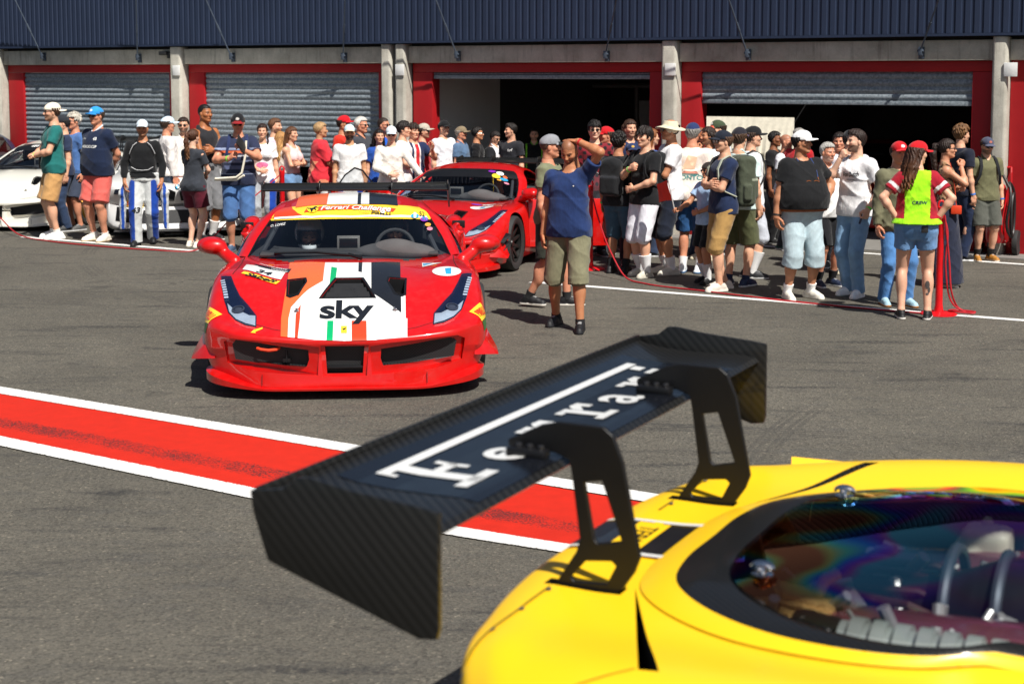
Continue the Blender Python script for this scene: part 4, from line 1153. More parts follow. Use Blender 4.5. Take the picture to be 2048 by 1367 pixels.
def glass_material(name, tint=(0.55, 0.6, 0.62), film=False):
    if name in _mc: return _mc[name]
    m = bpy.data.materials.new(name); m.use_nodes = True; nt_ = m.node_tree; n = nt_.nodes; n.clear(); l = nt_.links
    out = n.new('ShaderNodeOutputMaterial'); mx = n.new('ShaderNodeMixShader'); tr = n.new('ShaderNodeBsdfTransparent'); gl = n.new('ShaderNodeBsdfGlossy')
    lw = n.new('ShaderNodeFresnel'); lw.inputs['IOR'].default_value = 1.5
    tr.inputs['Color'].default_value = (*tint, 1); gl.inputs['Roughness'].default_value = 0.02
    l.new(lw.outputs[0], mx.inputs[0]); l.new(tr.outputs[0], mx.inputs[1]); l.new(gl.outputs[0], mx.inputs[2]); l.new(mx.outputs[0], out.inputs[0])
    if film:      # stressed clear plastic: rainbow reflection patches painted in by noise and a colour ramp
        co = n.new('ShaderNodeTexCoord'); nz = n.new('ShaderNodeTexNoise'); nz.inputs['Scale'].default_value = 3.4; nz.inputs['Detail'].default_value = 0; nz.inputs['Distortion'].default_value = .8
        l.new(co.outputs['Object'], nz.inputs['Vector'])
        rp = n.new('ShaderNodeValToRGB'); e = rp.color_ramp.elements
        st = [(.30, (.9, .25, .10)), (.37, (.95, .75, .2)), (.43, (.25, .85, .55)), (.50, (.10, .35, 1)), (.56, (.45, .12, .95)), (.62, (.95, .25, .75)), (.68, (.3, .8, .9))]
        while len(e) < len(st): e.new(.5)
        for q, (p_, c_) in enumerate(st): e[q].position = p_; e[q].color = (*c_, 1)
        l.new(nz.outputs['Fac'], rp.inputs[0]); l.new(rp.outputs[0], gl.inputs['Color'])
        n2 = n.new('ShaderNodeTexNoise'); n2.inputs['Scale'].default_value = 2.6; n2.inputs['Detail'].default_value = 0; l.new(co.outputs['Object'], n2.inputs['Vector'])
        mr = n.new('ShaderNodeMapRange'); mr.interpolation_type = 'SMOOTHSTEP'; mr.inputs['From Min'].default_value = .46; mr.inputs['From Max'].default_value = .60; mr.inputs['To Min'].default_value = 0; mr.inputs['To Max'].default_value = .20
        l.new(n2.outputs['Fac'], mr.inputs[0])
        m2 = n.new('ShaderNodeMath'); m2.operation = 'ADD'; l.new(lw.outputs[0], m2.inputs[0]); l.new(mr.outputs[0], m2.inputs[1]); l.new(m2.outputs[0], mx.inputs[0])
    _mc[name] = m
    return m

def mesh_grille(name='wire grille'):
    if name in _mc: return _mc[name]
    t = NT(name); co = t.tc()
    def diag(a):
        mp = t.node('ShaderNodeMapping'); mp.inputs['Rotation'].default_value = (R(45), 0, 0); t.lk(co, mp.inputs[0])
        sp = t.node('ShaderNodeSeparateXYZ'); t.lk(mp.outputs[0], sp.inputs[0])
        w_ = t.math('ABSOLUTE', t.math('SUBTRACT', t.math('FRACT', t.math('MULTIPLY', sp.outputs[a], 70.0)), 0.5))
        return t.math('GREATER_THAN', w_, 0.36)
    g = t.math('MAXIMUM', diag('Y'), diag('Z'))
    t.set(color=t.mix(g, (0.003, 0.003, 0.003), (0.030, 0.030, 0.032)), rough=0.5, spec=0.4)
    _mc[name] = t.m
    return t.m

def carbon(name='carbon fibre', scale=260.0, tone=0.012):
    """Twill weave: diagonal bands of lighter and darker thread in the colour, under clear resin."""
    if name in _mc: return _mc[name]
    t = NT(name); co = t.tc(); sp = t.node('ShaderNodeSeparateXYZ'); t.lk(co, sp.inputs[0])
    a = t.math('FRACT', t.math('MULTIPLY', t.math('ADD', t.math('ADD', sp.outputs['X'], sp.outputs['Y']), t.math('MULTIPLY', sp.outputs['Z'], 1.0)), scale * 0.25))
    g = t.ramp(a, [(0.0, (tone * 0.55,) * 3), (0.40, (tone * 0.65,) * 3), (0.60, (tone * 1.5,) * 3), (0.95, (tone * 1.4,) * 3)])
    t.set(color=g, rough=0.45, coat=0.35, coatr=0.10, spec=0.25)
    t.bump(t.math('ABSOLUTE', t.math('SUBTRACT', a, 0.5)), 0.25, 0.002)
    _mc[name] = t.m
    return t.m

M_TYRE = plain('tyre rubber', (0.022, 0.022, 0.022), 0.75, bump=0.2)
M_TRIM = plain('black trim', (0.008, 0.008, 0.009), 0.35, spec=0.35)
M_CABIN = plain('dark cabin lining', (0.035, 0.035, 0.038), 0.8)
M_ALCAN = plain('grey suede dash', (0.085, 0.080, 0.082), 0.95, bump=0.3)
M_GLASS = glass_material('windscreen glass', (0.86, 0.90, 0.92))
M_DGLASS = glass_material('tinted side glass', (0.25, 0.28, 0.30))
M_CARB = carbon()
M_LENS = glass_material('headlamp lens', (0.80, 0.86, 0.95))
M_LAMPI = plain('lamp housing silver', '#c3cad0', 0.35, 0.25)
M_LAMPB = plain('lamp housing blue black', (0.012, 0.02, 0.05), 0.25, 0.2)
M_CHROME = plain('polished metal', (0.75, 0.75, 0.76), 0.15, 1.0)

# half sections of the low coupe, nose to tail: (distance behind the nose, sideways, up)
SUPER = [
 [(.075,0,.315),(.078,.28,.315),(.100,.52,.318),(.170,.76,.320),(.26,.90,.322),(.335,.955,.305),(.26,.87,.282),(.095,.60,.280),(.075,0,.280)],
 [(.045,0,.385),(.045,.28,.388),(.065,.52,.402),(.140,.77,.420),(.29,.925,.425),(.40,.985,.315),(.29,.875,.170),(.085,.62,.145),(.050,0,.145)],
 [(.050,0,.413),(.052,.28,.418),(.074,.52,.434),(.152,.775,.455),(.31,.935,.462),(.44,.995,.340),(.34,.90,.125),(.085,.62,.088),(.045,0,.088)],
 [(.085,0,.432),(.09,.28,.437),(.115,.52,.451),(.19,.775,.473),(.34,.94,.482),(.48,1.0,.35),(.40,.905,.118),(.10,.62,.078),(.08,0,.078)],
 [(.22,0,.488),(.225,.28,.490),(.25,.51,.492),(.30,.755,.505),(.42,.945,.520),(.55,1.005,.40),(.5,.93,.13),(.35,.62,.09),(.35,0,.09)],
 [(.40,0,.565),(.41,.28,.565),(.43,.51,.558),(.47,.745,.575),(.57,.95,.585),(.65,1.01,.43),(.62,.95,.135),(.5,.62,.09),(.5,0,.09)],
 [(.65,0,.660),(.65,.28,.660),(.67,.51,.650),(.70,.755,.668),(.76,.955,.665),(.80,1.015,.47),(.8,.99,.14),(.8,.62,.09),(.8,0,.09)],
 [(.95,0,.742),(.95,.28,.742),(.95,.52,.728),(.96,.78,.762),(.98,.962,.728),(1.0,1.02,.50),(1.0,.995,.14),(1.0,.62,.09),(1.0,0,.09)],
 [(1.30,0,.798),(1.30,.28,.797),(1.32,.55,.776),(1.34,.80,.792),(1.35,.965,.748),(1.35,1.005,.50),(1.35,.98,.13),(1.35,.62,.09),(1.35,0,.09)],
 [(1.75,0,.800),(1.75,.28,.800),(1.75,.58,.792),(1.75,.815,.792),(1.75,.945,.742),(1.75,.965,.48),(1.75,.955,.12),(1.75,.62,.09),(1.75,0,.09)],
 [(2.3,0,.805),(2.3,.28,.805),(2.3,.60,.805),(2.3,.83,.812),(2.3,.93,.75),(2.3,.945,.45),(2.3,.955,.11),(2.3,.62,.09),(2.3,0,.09)],
 [(2.85,0,.87),(2.85,.28,.87),(2.85,.60,.855),(2.85,.84,.862),(2.85,.955,.79),(2.85,.975,.48),(2.85,.965,.11),(2.85,.62,.09),(2.85,0,.09)],
 [(3.3,0,.94),(3.3,.28,.935),(3.3,.56,.905),(3.3,.83,.918),(3.3,.975,.84),(3.3,1.012,.5),(3.3,.985,.12),(3.3,.62,.09),(3.3,0,.09)],
 [(3.7,0,.945),(3.7,.28,.935),(3.7,.55,.900),(3.7,.82,.925),(3.7,.985,.85),(3.7,1.025,.52),(3.7,.99,.13),(3.7,.62,.10),(3.7,0,.10)],
 [(4.05,0,.895),(4.05,.28,.890),(4.05,.54,.878),(4.05,.80,.895),(4.05,.965,.82),(4.05,1.0,.52),(4.05,.965,.17),(4.05,.6,.12),(4.05,0,.12)],
 [(4.30,0,.868),(4.30,.28,.866),(4.29,.53,.864),(4.27,.77,.865),(4.22,.925,.79),(4.2,.965,.5),(4.22,.92,.22),(4.3,.6,.16),(4.3,0,.16)],
 [(4.47,0,.862),(4.465,.28,.861),(4.43,.52,.859),(4.37,.74,.850),(4.29,.89,.76),(4.26,.93,.5),(4.28,.88,.25),(4.42,.56,.2),(4.44,0,.2)],
 [(4.51,0,.845),(4.505,.28,.844),(4.47,.52,.840),(4.41,.735,.828),(4.32,.875,.73),(4.29,.91,.5),(4.31,.86,.27),(4.45,.55,.22),(4.47,0,.22)],
 [(4.49,0,.60),(4.485,.28,.60),(4.45,.51,.60),(4.39,.72,.60),(4.31,.85,.56),(4.285,.88,.48),(4.30,.84,.40),(4.43,.54,.38),(4.46,0,.38)],
]
GH_B = [(1.335,0,.806),(1.355,.30,.806),(1.46,.56,.800),(1.69,.800,.790)]
GH_Q = [(1.70,0,.945),(1.715,.30,.940),(1.80,.55,.925),(1.97,.745,.905)]
GH_M = [(2.02,0,1.058),(2.04,.30,1.054),(2.12,.50,1.042),(2.24,.665,1.025)]
GH_T = [(2.27,0,1.150),(2.28,.30,1.146),(2.32,.46,1.134),(2.38,.565,1.115)]
GH_R = [[(2.62,0,1.205),(2.62,.28,1.198),(2.64,.44,1.180),(2.66,.545,1.150)], [(2.95,0,1.190),(2.95,.26,1.182),(2.96,.42,1.160),(2.98,.535,1.122)],
        [(3.25,0,1.120),(3.25,.25,1.112),(3.26,.40,1.090),(3.28,.52,1.045)]]
GH_E = [[(3.6,0,1.02),(3.6,.24,1.01),(3.6,.38,.99),(3.6,.50,.955)], [(3.98,0,.915),(3.98,.22,.908),(3.98,.36,.898),(3.98,.46,.885)]]
E1 = [(1.69,.800,.790),(1.97,.745,.905),(2.24,.665,1.025),(2.38,.565,1.115),(2.66,.545,1.150),(2.98,.535,1.122),(3.28,.52,1.045),(3.6,.50,.955)]
E2 = [(1.76,.880,.785),(2.02,.838,.892),(2.28,.765,1.008),(2.45,.675,1.085),(2.68,.625,1.115),(2.96,.63,1.075),(3.26,.68,.985),(3.55,.74,.92)]
BELT = [(1.80,.905,.775),(2.05,.90,.80),(2.3,.895,.81),(2.48,.892,.815),(2.68,.892,.828),(2.95,.89,.85),(3.2,.875,.882),(3.5,.80,.91)]

def boolean_cut(o, cutter):
    md = o.modifiers.new('cut', 'BOOLEAN'); md.operation = 'DIFFERENCE'; md.solver = 'EXACT'; md.object = cutter; md.use_self = False
    try: md.material_mode = 'TRANSFER'
    except Exception: pass
    dg = bpy.context.evaluated_depsgraph_get(); dg.update()
    me = bpy.data.meshes.new_from_object(o.evaluated_get(dg), depsgraph=dg)
    o.modifiers.clear(); old = o.data; o.data = me; bpy.data.meshes.remove(old)
    bpy.data.objects.remove(cutter)
    me.polygons.foreach_set('use_smooth', [True] * len(me.polygons)); me.set_sharp_from_angle(angle=R(32))

def wheel(parent, u, y, r, wd, rim_mat, out, n=10, steer=0.0, name='wheel'):
    """Wheel as a part of the car: tyre and rim below it. out=+1 when its face looks to +y."""
    m = MB(); mm = Matrix.Translation((-u, y, r)) @ Matrix.Rotation(steer, 4, 'Z')
    h = wd / 2
    m.lathe([(r*.70, -h*.86), (r*.80, -h), (r*.93, -h), (r*.985, -h*.84), (r, -h*.5), (r, h*.5), (r*.985, h*.84), (r*.93, h), (r*.80, h), (r*.70, h*.86)], 48, 0, mm, 'y')
    wh = m.build(name, M_TYRE, parent, smooth=True)
    g = MB()
    f = h * .78 * out
    g.lathe([(r*.70, -h*.86), (r*.69, 0), (r*.71, f * .98), (r*.735, f * 1.02), (r*.735, f * 1.08)], 40, 0, mm, 'y')
    g.lathe([(.001, f*.80), (r*.11, f*.80), (r*.14, f*.62), (r*.16, f*.2)], 24, 0, mm, 'y')
    for k in range(n):
        a = 2 * math.pi * k / n
        Mk = mm @ Matrix.Rotation(a, 4, 'Y')
        g.add([Mk @ Vector(p) for p in ((-.022, f*.55, r*.10), (.022, f*.55, r*.10), (.014, f*.97, r*.71), (-.014, f*.97, r*.71), (-.018, f*.30, r*.10), (.018, f*.30, r*.10), (.012, f*.74, r*.71), (-.012, f*.74, r*.71))],
              [(0, 1, 2, 3), (4, 7, 6, 5), (0, 4, 5, 1), (1, 5, 6, 2), (2, 6, 7, 3), (3, 7, 4, 0)])
    g.build('rim', rim_mat, wh, smooth=True)
    d = MB(); d.lathe([(.001, -f*.2), (r*.52, -f*.2), (r*.52, -f*.25), (.001, -f*.25)], 32, 0, mm, 'y'); d.build('brake_disc', plain('brake disc', (.12, .11, .10), .4, .7), wh)
    return wh

class Car:
    def __init__(s, root): s.root = root; s.bv = None; s.bv0 = None; s.inv = root.matrix_world.inverted()
    def collect(s, objs):
        V, F = [], []
        for o in objs:
            b = len(V); V += [v.co.copy() for v in o.data.vertices]; F += [tuple(i + b for i in p.vertices) for p in o.data.polygons]
        s.bv = BVHTree.FromPolygons(V, F)
    def hit_px(s, px, py):
        o = s.inv @ Vector((0, 0, CAM_H)); d = s.inv.to_3x3() @ ray(px, py)
        r = s.bv.ray_cast(o, d.normalized())
        return r[0]
    def decal(s, name, polys, mat, mode='top', off=0.003, step=0.03, parent=None, x0=None):
        """Flat shapes (in u,y from above; y,z from the front; u,z from a side) laid onto the bodywork as thin vinyl."""
        bm = bmesh.new()
        for P, Fs in polys:
            if len(P) < 3: print('DECAL', name, len(P)); continue
            vs = [bm.verts.new((p[0], p[1], 0)) for p in P]
            for f in Fs:
                try: bm.faces.new([vs[i] for i in f])
                except ValueError: pass
        bmesh.ops.triangulate(bm, faces=bm.faces)
        if not bm.verts: bm.free(); return None
        for ax in (0, 1):
            lo = min(v.co[ax] for v in bm.verts); hi = max(v.co[ax] for v in bm.verts)
            k = lo + step
            while k < hi:
                co = [0, 0, 0]; no = [0, 0, 0]; co[ax] = k; no[ax] = 1
                bmesh.ops.bisect_plane(bm, geom=bm.verts[:] + bm.edges[:] + bm.faces[:], plane_co=co, plane_no=no); k += step
        bad = []
        for v in bm.verts:
            a, b = v.co.x, v.co.y
            if isinstance(mode, Matrix): o, d = mode @ Vector((a, b, .3)), -mode.col[2].to_3d()
            elif mode == 'top': o, d = Vector((-a, b, 3)), Vector((0, 0, -1))
            elif mode == 'front': o, d = Vector((2, a, b)), Vector((-1, 0, 0))
            elif mode == 'rear': o, d = Vector((-2, a, b)), Vector((1, 0, 0))
            elif mode == 'left': o, d = Vector((-a, 3, b)), Vector((0, -1, 0))
            else: o, d = Vector((-a, -3, b)), Vector((0, 1, 0))
            r = s.bv.ray_cast(o, d)
            if r[0] is None: bad.append(v); continue
            n = r[1]
            if n.dot(d) > 0: n = -n
            if s.bv0 is not None and mode == 'top':
                r0 = s.bv0.ray_cast(o, d)
                if r0[0] is not None and r0[0].z - r[0].z > .012: bad.append(v); continue
            v.co = r[0] + n * off
        bmesh.ops.delete(bm, geom=bad, context='VERTS')
        bm.normal_update()
        ref = mode.col[2].to_3d() if isinstance(mode, Matrix) else {'top': Vector((0, 0, 1)), 'front': Vector((1, 0, 0)), 'rear': Vector((-1, 0, 0)), 'left': Vector((0, 1, 0)), 'right': Vector((0, -1, 0))}[mode]
        fl = [f for f in bm.faces if f.normal.dot(ref) < 0]
        bmesh.ops.reverse_faces(bm, faces=fl)
        me = bpy.data.meshes.new(name); bm.to_mesh(me); bm.free()
        me.polygons.foreach_set('use_smooth', [True] * len(me.polygons))
        return link(name, me, mat, parent or s.root)
    def px_poly(s, pts, mode='top'):
        out = []
        for p in pts:
            h = s.hit_px(*p)
            if h is None: continue
            out.append((-h.x, h.y) if mode == 'top' else (h.y, h.z) if mode == 'front' else (-h.x, h.z))
        return (out, [tuple(range(len(out)))])

_txt = {}
def text_shapes(txt, size=1.0, bold=0.0, shear=0.0, wide=1.0, spacing=1.0):
    """Lettering as flat shapes centred on the origin: (points, faces)."""
    key = (txt, bold, shear, wide, spacing)
    if key not in _txt:
        cu = bpy.data.curves.new('lettering', 'FONT'); cu.body = txt; cu.size = 1; cu.offset = bold; cu.shear = shear; cu.space_character = spacing
        cu.align_x = 'CENTER'; cu.align_y = 'CENTER'; cu.resolution_u = 4
        o = bpy.data.objects.new('lettering', cu); C.objects.link(o)
        dg = bpy.context.evaluated_depsgraph_get(); dg.update()
        me = bpy.data.meshes.new_from_object(o.evaluated_get(dg), depsgraph=dg)
        _txt[key] = ([(v.co.x * wide, v.co.y) for v in me.vertices], [tuple(p.vertices) for p in me.polygons])
        bpy.data.objects.remove(o); bpy.data.curves.remove(cu); bpy.data.meshes.remove(me)
    P, F = _txt[key]
    return [(x * size, y * size) for x, y in P], F

def place2d(shape, cx, cy, rot=0.0, swap=False, sx=1.0, sy=1.0):
    """Move a flat shape; swap puts the shape's x along the second axis (car's left) and its y along the first (rearwards)."""
    P, F = shape; c, s_ = math.cos(rot), math.sin(rot); out = []
    for x, y in P:
        x *= sx; y *= sy
        a, b = x * c - y * s_, x * s_ + y * c
        out.append((cx + b, cy + a) if swap else (cx + a, cy + b))
    return out, F

def ellipse(cx, cy, rx, ry, n=28):
    P = [(cx + rx * math.cos(2*math.pi*i/n), cy + ry * math.sin(2*math.pi*i/n)) for i in range(n)]
    return P, [tuple(range(n))]

def rear_wing(parent, u0, z0, half, mats, carb, chord=.36, text=None, endplate=None, pyl=.345):
    """Swan-neck rear wing: plane, two pylons, end plates. u0 = leading edge distance behind the nose, z0 = height of the leading edge."""
    W, nY = half, 24
    prof = [(0.0, 0.0), (.012, .010), (.05, .015), (.12, .013), (.20, .012), (.28, .016), (.34, .026), (.36, .032), (.358, .026), (.28, .003), (.20, -.006), (.12, -.012), (.04, -.014), (.010, -.008)]
    k = chord / .36
    vs, fs = [], []; n = len(prof)
    for i in range(nY + 1):
        y = -W + 2 * W * i / nY
        for a, b in prof: vs.append((-(u0 + a * k), y, z0 + b * k))
    for i in range(nY):
        for j in range(n): fs.append((i*n+j, i*n+(j+1) % n, (i+1)*n+(j+1) % n, (i+1)*n+j))
    fs += [tuple(range(n))[::-1], tuple(nY*n + j for j in range(n))]
    wing = from_data('rear_wing', vs, fs, carb, parent, True, 30)
    g = MB(); g.box((-(u0 + .365 * k), -W, z0 + .024 * k), (-(u0 + .356 * k), W, z0 + .046 * k)); g.build('gurney_flap', carb, wing, bevel=.002)
    ep = endplate or [(-.02, .050), (.03, .056), (.16, .066), (.245, .078), (.27, .076), (.30, .052), (.372, .040), (.366, .0), (.335, -.085), (.02, -.175), (-.015, -.170), (-.02, -.15)]
    for s_ in (-1, 1):
        m = MB(); mm = Matrix(((-1, 0, 0, -u0), (0, 0, 1, s_ * W), (0, 1, 0, z0), (0, 0, 0, 1)))
        m.prism([(a * k, b * k) for a, b in ep], -.006, .006, 0, mm); m.build('end_plate', carb, wing, bevel=.003)
    for s_ in (-1, 1):
        # plate standing on the deck, hooked over the leading edge and bolted to the upper skin
        P = [(.035, -.262), (-.106, -.262), (-.148, -.20), (-.160, -.168), (-.122, .02), (-.100, .072), (-.078, .088), (.02, .088), (.06, .078), (.135, .040), (.135, .026), (.03, .024), (-.004, .012), (-.010, -.02), (-.028, -.150), (-.020, -.175)]
        mm = Matrix(((-1, 0, 0, -u0), (0, 0, 1, s_ * pyl), (0, 1, 0, z0), (0, 0, 0, 1)))
        m = MB(); m.prism(P, -.006, .006, 0, mm)
        py = m.build('wing_pylon', mats['pylon'], wing)
        cut = MB()
        cut.prism([(-.038, -.030), (-.076, -.022), (-.120, -.140), (-.068, -.152), (-.060, -.145)], -.05, .05, 0, mm)
        cut.prism([(-.040, -.192), (-.098, -.184), (-.108, -.192), (-.088, -.232), (-.015, -.238), (-.008, -.23)], -.05, .05, 0, mm)
        co = cut.build('cutter', mats['pylon'], None); co.matrix_world = parent.matrix_world
        boolean_cut(py, co)
        bv = py.modifiers.new('edge', 'BEVEL'); bv.width = .0025; bv.segments = 2; bv.limit_method = 'ANGLE'
        f = MB(); f.box((-(u0 + .125), s_ * pyl - .040, z0 + .012), (-(u0 + .035), s_ * pyl - .008, z0 + .032)); f.build('mounting_foot', mats['pylon'], py, bevel=.006)
        for q, (a, b) in enumerate(((.05, .046), (.075, .046), (.10, .046))):
            f = MB(); f.lathe([(.0, .0), (.0075, 0), (.0075, .007), (.005, .009), (0, .009)], 10, 0, Matrix.Translation((-(u0 + a), s_ * pyl - .025, z0 + b - .014))); f.build('bolt', plain('dark steel bolt', (.05, .05, .055), .3, .7), py, smooth=True)
    return wing

def open_door(root, pm, s_, ang):
    """Door swung out about its front hinge; its own space starts at the hinge."""
    hx_, hy_ = 1.70, .93 * s_
    G = surf(SUPER[8:13], 4, 4)
    rows = []
    def side(u, z):
        k = {.80: .93, .74: .94, .48: .958, .2: .955}
        return float(np.interp(z, [.15, .45, .6, .74, .80], [.952, .955, .95, .935, .91]))
    us = [1.72, 1.9, 2.2, 2.5, 2.82]; zs = [.20, .32, .45, .58, .70, .79]
    def L(u, y, z): return (-(u - hx_), y * s_ - hy_, z)
    o = [[L(u + .02 * (z - .2), side(u, z), z) for z in zs] for u in us]; i_ = [[L(u + .02 * (z - .2), side(u, z) - .07, z) for z in zs] for u in us]
    n = len(zs); V = [v for r in o for v in r] + [v for r in i_ for v in r]; N = len(us) * n
    F = [(a*n+b, (a+1)*n+b, (a+1)*n+b+1, a*n+b+1) for a in range(len(us)-1) for b in range(n-1)]
    F += [tuple(N + k for k in f[::-1]) for f in F]
    rim = [b for b in range(n)] + [a*n+n-1 for a in range(1, len(us))] + [(len(us)-1)*n+b for b in range(n-2, -1, -1)] + [a*n for a in range(len(us)-2, 0, -1)]
    F += [(rim[k], rim[(k+1) % len(rim)], N + rim[(k+1) % len(rim)], N + rim[k]) for k in range(len(rim))]
    d = from_data('door', V, F, pm, root, True, 35)
    bmx = bmesh.new(); bmx.from_mesh(d.data); bmesh.ops.recalc_face_normals(bmx, faces=bmx.faces); bmx.to_mesh(d.data); bmx.free(); d.data.set_sharp_from_angle(angle=R(35))
    d.location = (-hx_, hy_, 0.02); d.rotation_euler = (0, 0, -ang * s_)
    top = [L(u, y, z) for u, y, z in ((1.80, .885, .79), (2.02, .838, .892), (2.28, .765, 1.008), (2.45, .69, 1.075), (2.66, .65, 1.10), (2.80, .70, 1.0), (2.82, .88, .79))]
    base = [L(u, y, z) for u, y, z in ((1.80, .885, .79), (2.02, .885, .79), (2.28, .885, .79), (2.45, .885, .79), (2.66, .885, .79), (2.80, .885, .79), (2.82, .88, .79))]
    n = len(top); from_data('door_glass', top + base, [(k, k+1, n+k+1, n+k) for k in range(n-1)], glass_material('clear door plastic', (.75, .78, .8)), d)
    m = MB(); m.tube(top, .012, 6); m.build('window_frame', M_TRIM, d, smooth=True)
    return d

def super_coupe(root, pm, opts):
    """The low mid-engined coupe. Local x forward from the nose, y to its left, z up."""
    car = Car(root); P = {}
    G = surf([mirror_row(r) for r in opts.get('rows', SUPER)], opts.get('mu', 6), opts.get('mv', 5)); nr, nc = G.shape[:2]
    V = G.reshape(-1, 3).copy(); V[:, 0] *= -1
    F = grid_faces(nr, nc)
    bm = bmesh.new(); bv_ = [bm.verts.new(v) for v in V]
    for f in F: bm.faces.new([bv_[i] for i in f])
    bm.faces.new(bv_[:nc][::-1]); bm.faces.new(bv_[-nc:])
    bmesh.ops.remove_doubles(bm, verts=bm.verts, dist=1e-5)
    bmesh.ops.recalc_face_normals(bm, faces=bm.faces)
    me = bpy.data.meshes.new('body'); bm.to_mesh(me); bm.free()
    body = link('body', me, [pm, M_TRIM, M_CABIN, mesh_grille()], root)
    body['label'] = opts.get('body_label', 'painted bodywork')
    car.collect([body]); car.bv0 = car.bv
    # cabin deck under the glass is dark lining
    mi = []
    for p in me.polygons:
        u, y, z = -p.center.x, abs(p.center.y), p.center.z
        ins = p.normal.z > .5 and u > 1.40 + 1.1 * max(0, y - .45) and u < 3.2 and y < .80 - .12 * max(0, u - 2.2)
        mi.append(2 if ins else 0)
    me.polygons.foreach_set('material_index', mi)
    # openings
    cut = MB(); cut0 = MB()
    for s_ in (-1, 1):
        for uu in opts.get('axles', (1.03, 3.69)):
            cut.lathe([(.001, .70), (.375, .70), (.375, 1.3), (.001, 1.3)], 40, 1, Matrix.Translation((-uu, 0, .335)) @ Matrix.Scale(s_, 4, (0, 1, 0)), 'y')
    if opts.get('front', True):
        fm = Matrix(((0, 0, -1, 0), (1, 0, 0, 0), (0, 1, 0, 0), (0, 0, 0, 1)))   # poly (y,z), depth along -x
        for s_ in (-1, 1):
            pl = [(s_ * a, b) for a, b in ((.25, .338), (.42, .362), (.60, .385), (.735, .398), (.765, .375), (.745, .275), (.60, .245), (.262, .222), (.245, .27))]
            if s_ < 0: pl = pl[::-1]
            cut.prism(pl, -.4, .36, 3, fm)
        cut.prism([(-.135, .362), (.135, .362), (.122, .172), (-.122, .172)][::-1], -.4, .30, 1, fm)
        # shallow dished surrounds of the three mouths
        for ol in ([(.175, .362), (.30, .384), (.46, .398), (.62, .410), (.78, .416), (.835, .385), (.815, .235), (.62, .195), (.40, .180), (.185, .165)],
                   [(-.165, .375), (-.08, .378), (0, .379), (.08, .378), (.165, .375), (.150, .158), (0, .152), (-.150, .158)]):
            for s_ in ((1, -1) if ol[0][0] > 0 else (1,)):
                n = len(ol); vs = []
                for (y, z) in ol:
                    r = car.bv.ray_cast(Vector((2, s_ * y, z)), Vector((-1, 0, 0)))[0]; vs.append(Vector((r.x - .032, s_ * y, z)))
                fr_ = [Vector((.5, v.y, v.z)) for v in vs]
                fs = [tuple(range(n))[::-1], tuple(range(n, 2*n))] + [(i, (i+1) % n, n+(i+1) % n, n+i) for i in range(n)]
                (cut0 if True else cut).add(vs + fr_, fs, 4)
        # bonnet ducts: shallow slanted pockets
        rims = []
        def pocket(poly, dz, mi_=1):
            n = len(poly); vs = []
            for (u, y) in poly:
                r = car.bv.ray_cast(Vector((-u, y, 3)), Vector((0, 0, -1)))[0]; vs.append(Vector((-u, y, r.z - dz(u))))
            top = [Vector((v.x, v.y, 1.3)) for v in vs]
            fs = [tuple(range(n))[::-1], tuple(range(n, 2*n))] + [(i, (i+1) % n, n+(i+1) % n, n+i) for i in range(n)]
            cut.add(vs + top, fs, mi_)
            cu = sum(p[0] for p in poly) / n; cy_ = sum(p[1] for p in poly) / n
            rims.append(([(cu + (a - cu) * k + (.016 if a > cu else -.016) * (k > 1), cy_ + (b - cy_) * k + (.016 if b > cy_ else -.016) * (k > 1)) for k in (1.0, 1.001) for a, b in poly], [(i, (i+1) % n, n+(i+1) % n, n+i) for i in range(n)]))
        if opts.get('ducts') == 'stripe': pocket([(.86, -.075), (.86, .105), (.555, .20), (.555, -.18)], lambda u: .02 + .30 * (u - .555))
        for s_ in (-1, 1):
            q = [(.87, .425), (.875, .315), (.80, .305), (.62, .355), (.59, .385), (.62, .415)]
            pocket([(a, s_ * b) for a, b in q], lambda u: .02 + .26 * (u - .57))
    if opts.get('cutfn'): opts['cutfn'](car, cut)
    if cut0.v:
        c = cut0.build('cutter', [M_TRIM, M_TRIM, M_CABIN, mesh_grille(), pm], None); c.matrix_world = root.matrix_world; bpy.context.view_layer.update(); boolean_cut(body, c)
    c = cut.build('cutter', [M_TRIM, M_TRIM, M_CABIN, mesh_grille()], None)
    cb = bmesh.new(); cb.from_mesh(c.data); bmesh.ops.remove_doubles(cb, verts=cb.verts, dist=1e-6); bmesh.ops.recalc_face_normals(cb, faces=cb.faces); cb.to_mesh(c.data); cb.free()
    c.matrix_world = root.matrix_world
    bpy.context.view_layer.update()
    boolean_cut(body, c)
    parts = [body]
    gt = opts.get('gh', lambda p: p)
    GH_B, GH_Q, GH_M, GH_T, E1, E2, BELT = ([gt(p) for p in L_] for L_ in (globals()['GH_B'], globals()['GH_Q'], globals()['GH_M'], globals()['GH_T'], globals()['E1'], globals()['E2'], globals()['BELT']))
    GH_R, GH_E = ([[gt(p) for p in r] for r in L_] for L_ in (globals()['GH_R'], globals()['GH_E']))
    # glass and roof
    gm = opts.get('glass', M_GLASS)
    ws = patch('windscreen', [GH_B, GH_Q, GH_M], gm, root)
    bn = patch('windscreen_banner', [GH_M, [tuple((a + b) / 2 for a, b in zip(p, q)) if False else ((p[0]+q[0])/2 - .012, (p[1]+q[1])/2 + .012, (p[2]+q[2])/2 + .012) if p[1] > 0 else ((p[0]+q[0])/2 - .012, 0, (p[2]+q[2])/2 + .012) for p, q in zip(GH_M, GH_T)], GH_T], opts.get('banner', M_TRIM), root)
    rf = patch('roof', [GH_T] + GH_R, pm, root)
    if opts.get('rear_glass', True):
        rg = patch('engine_cover', [GH_R[-1]] + GH_E, M_TRIM, root); parts.append(rg)
    parts += [ws, bn, rf]
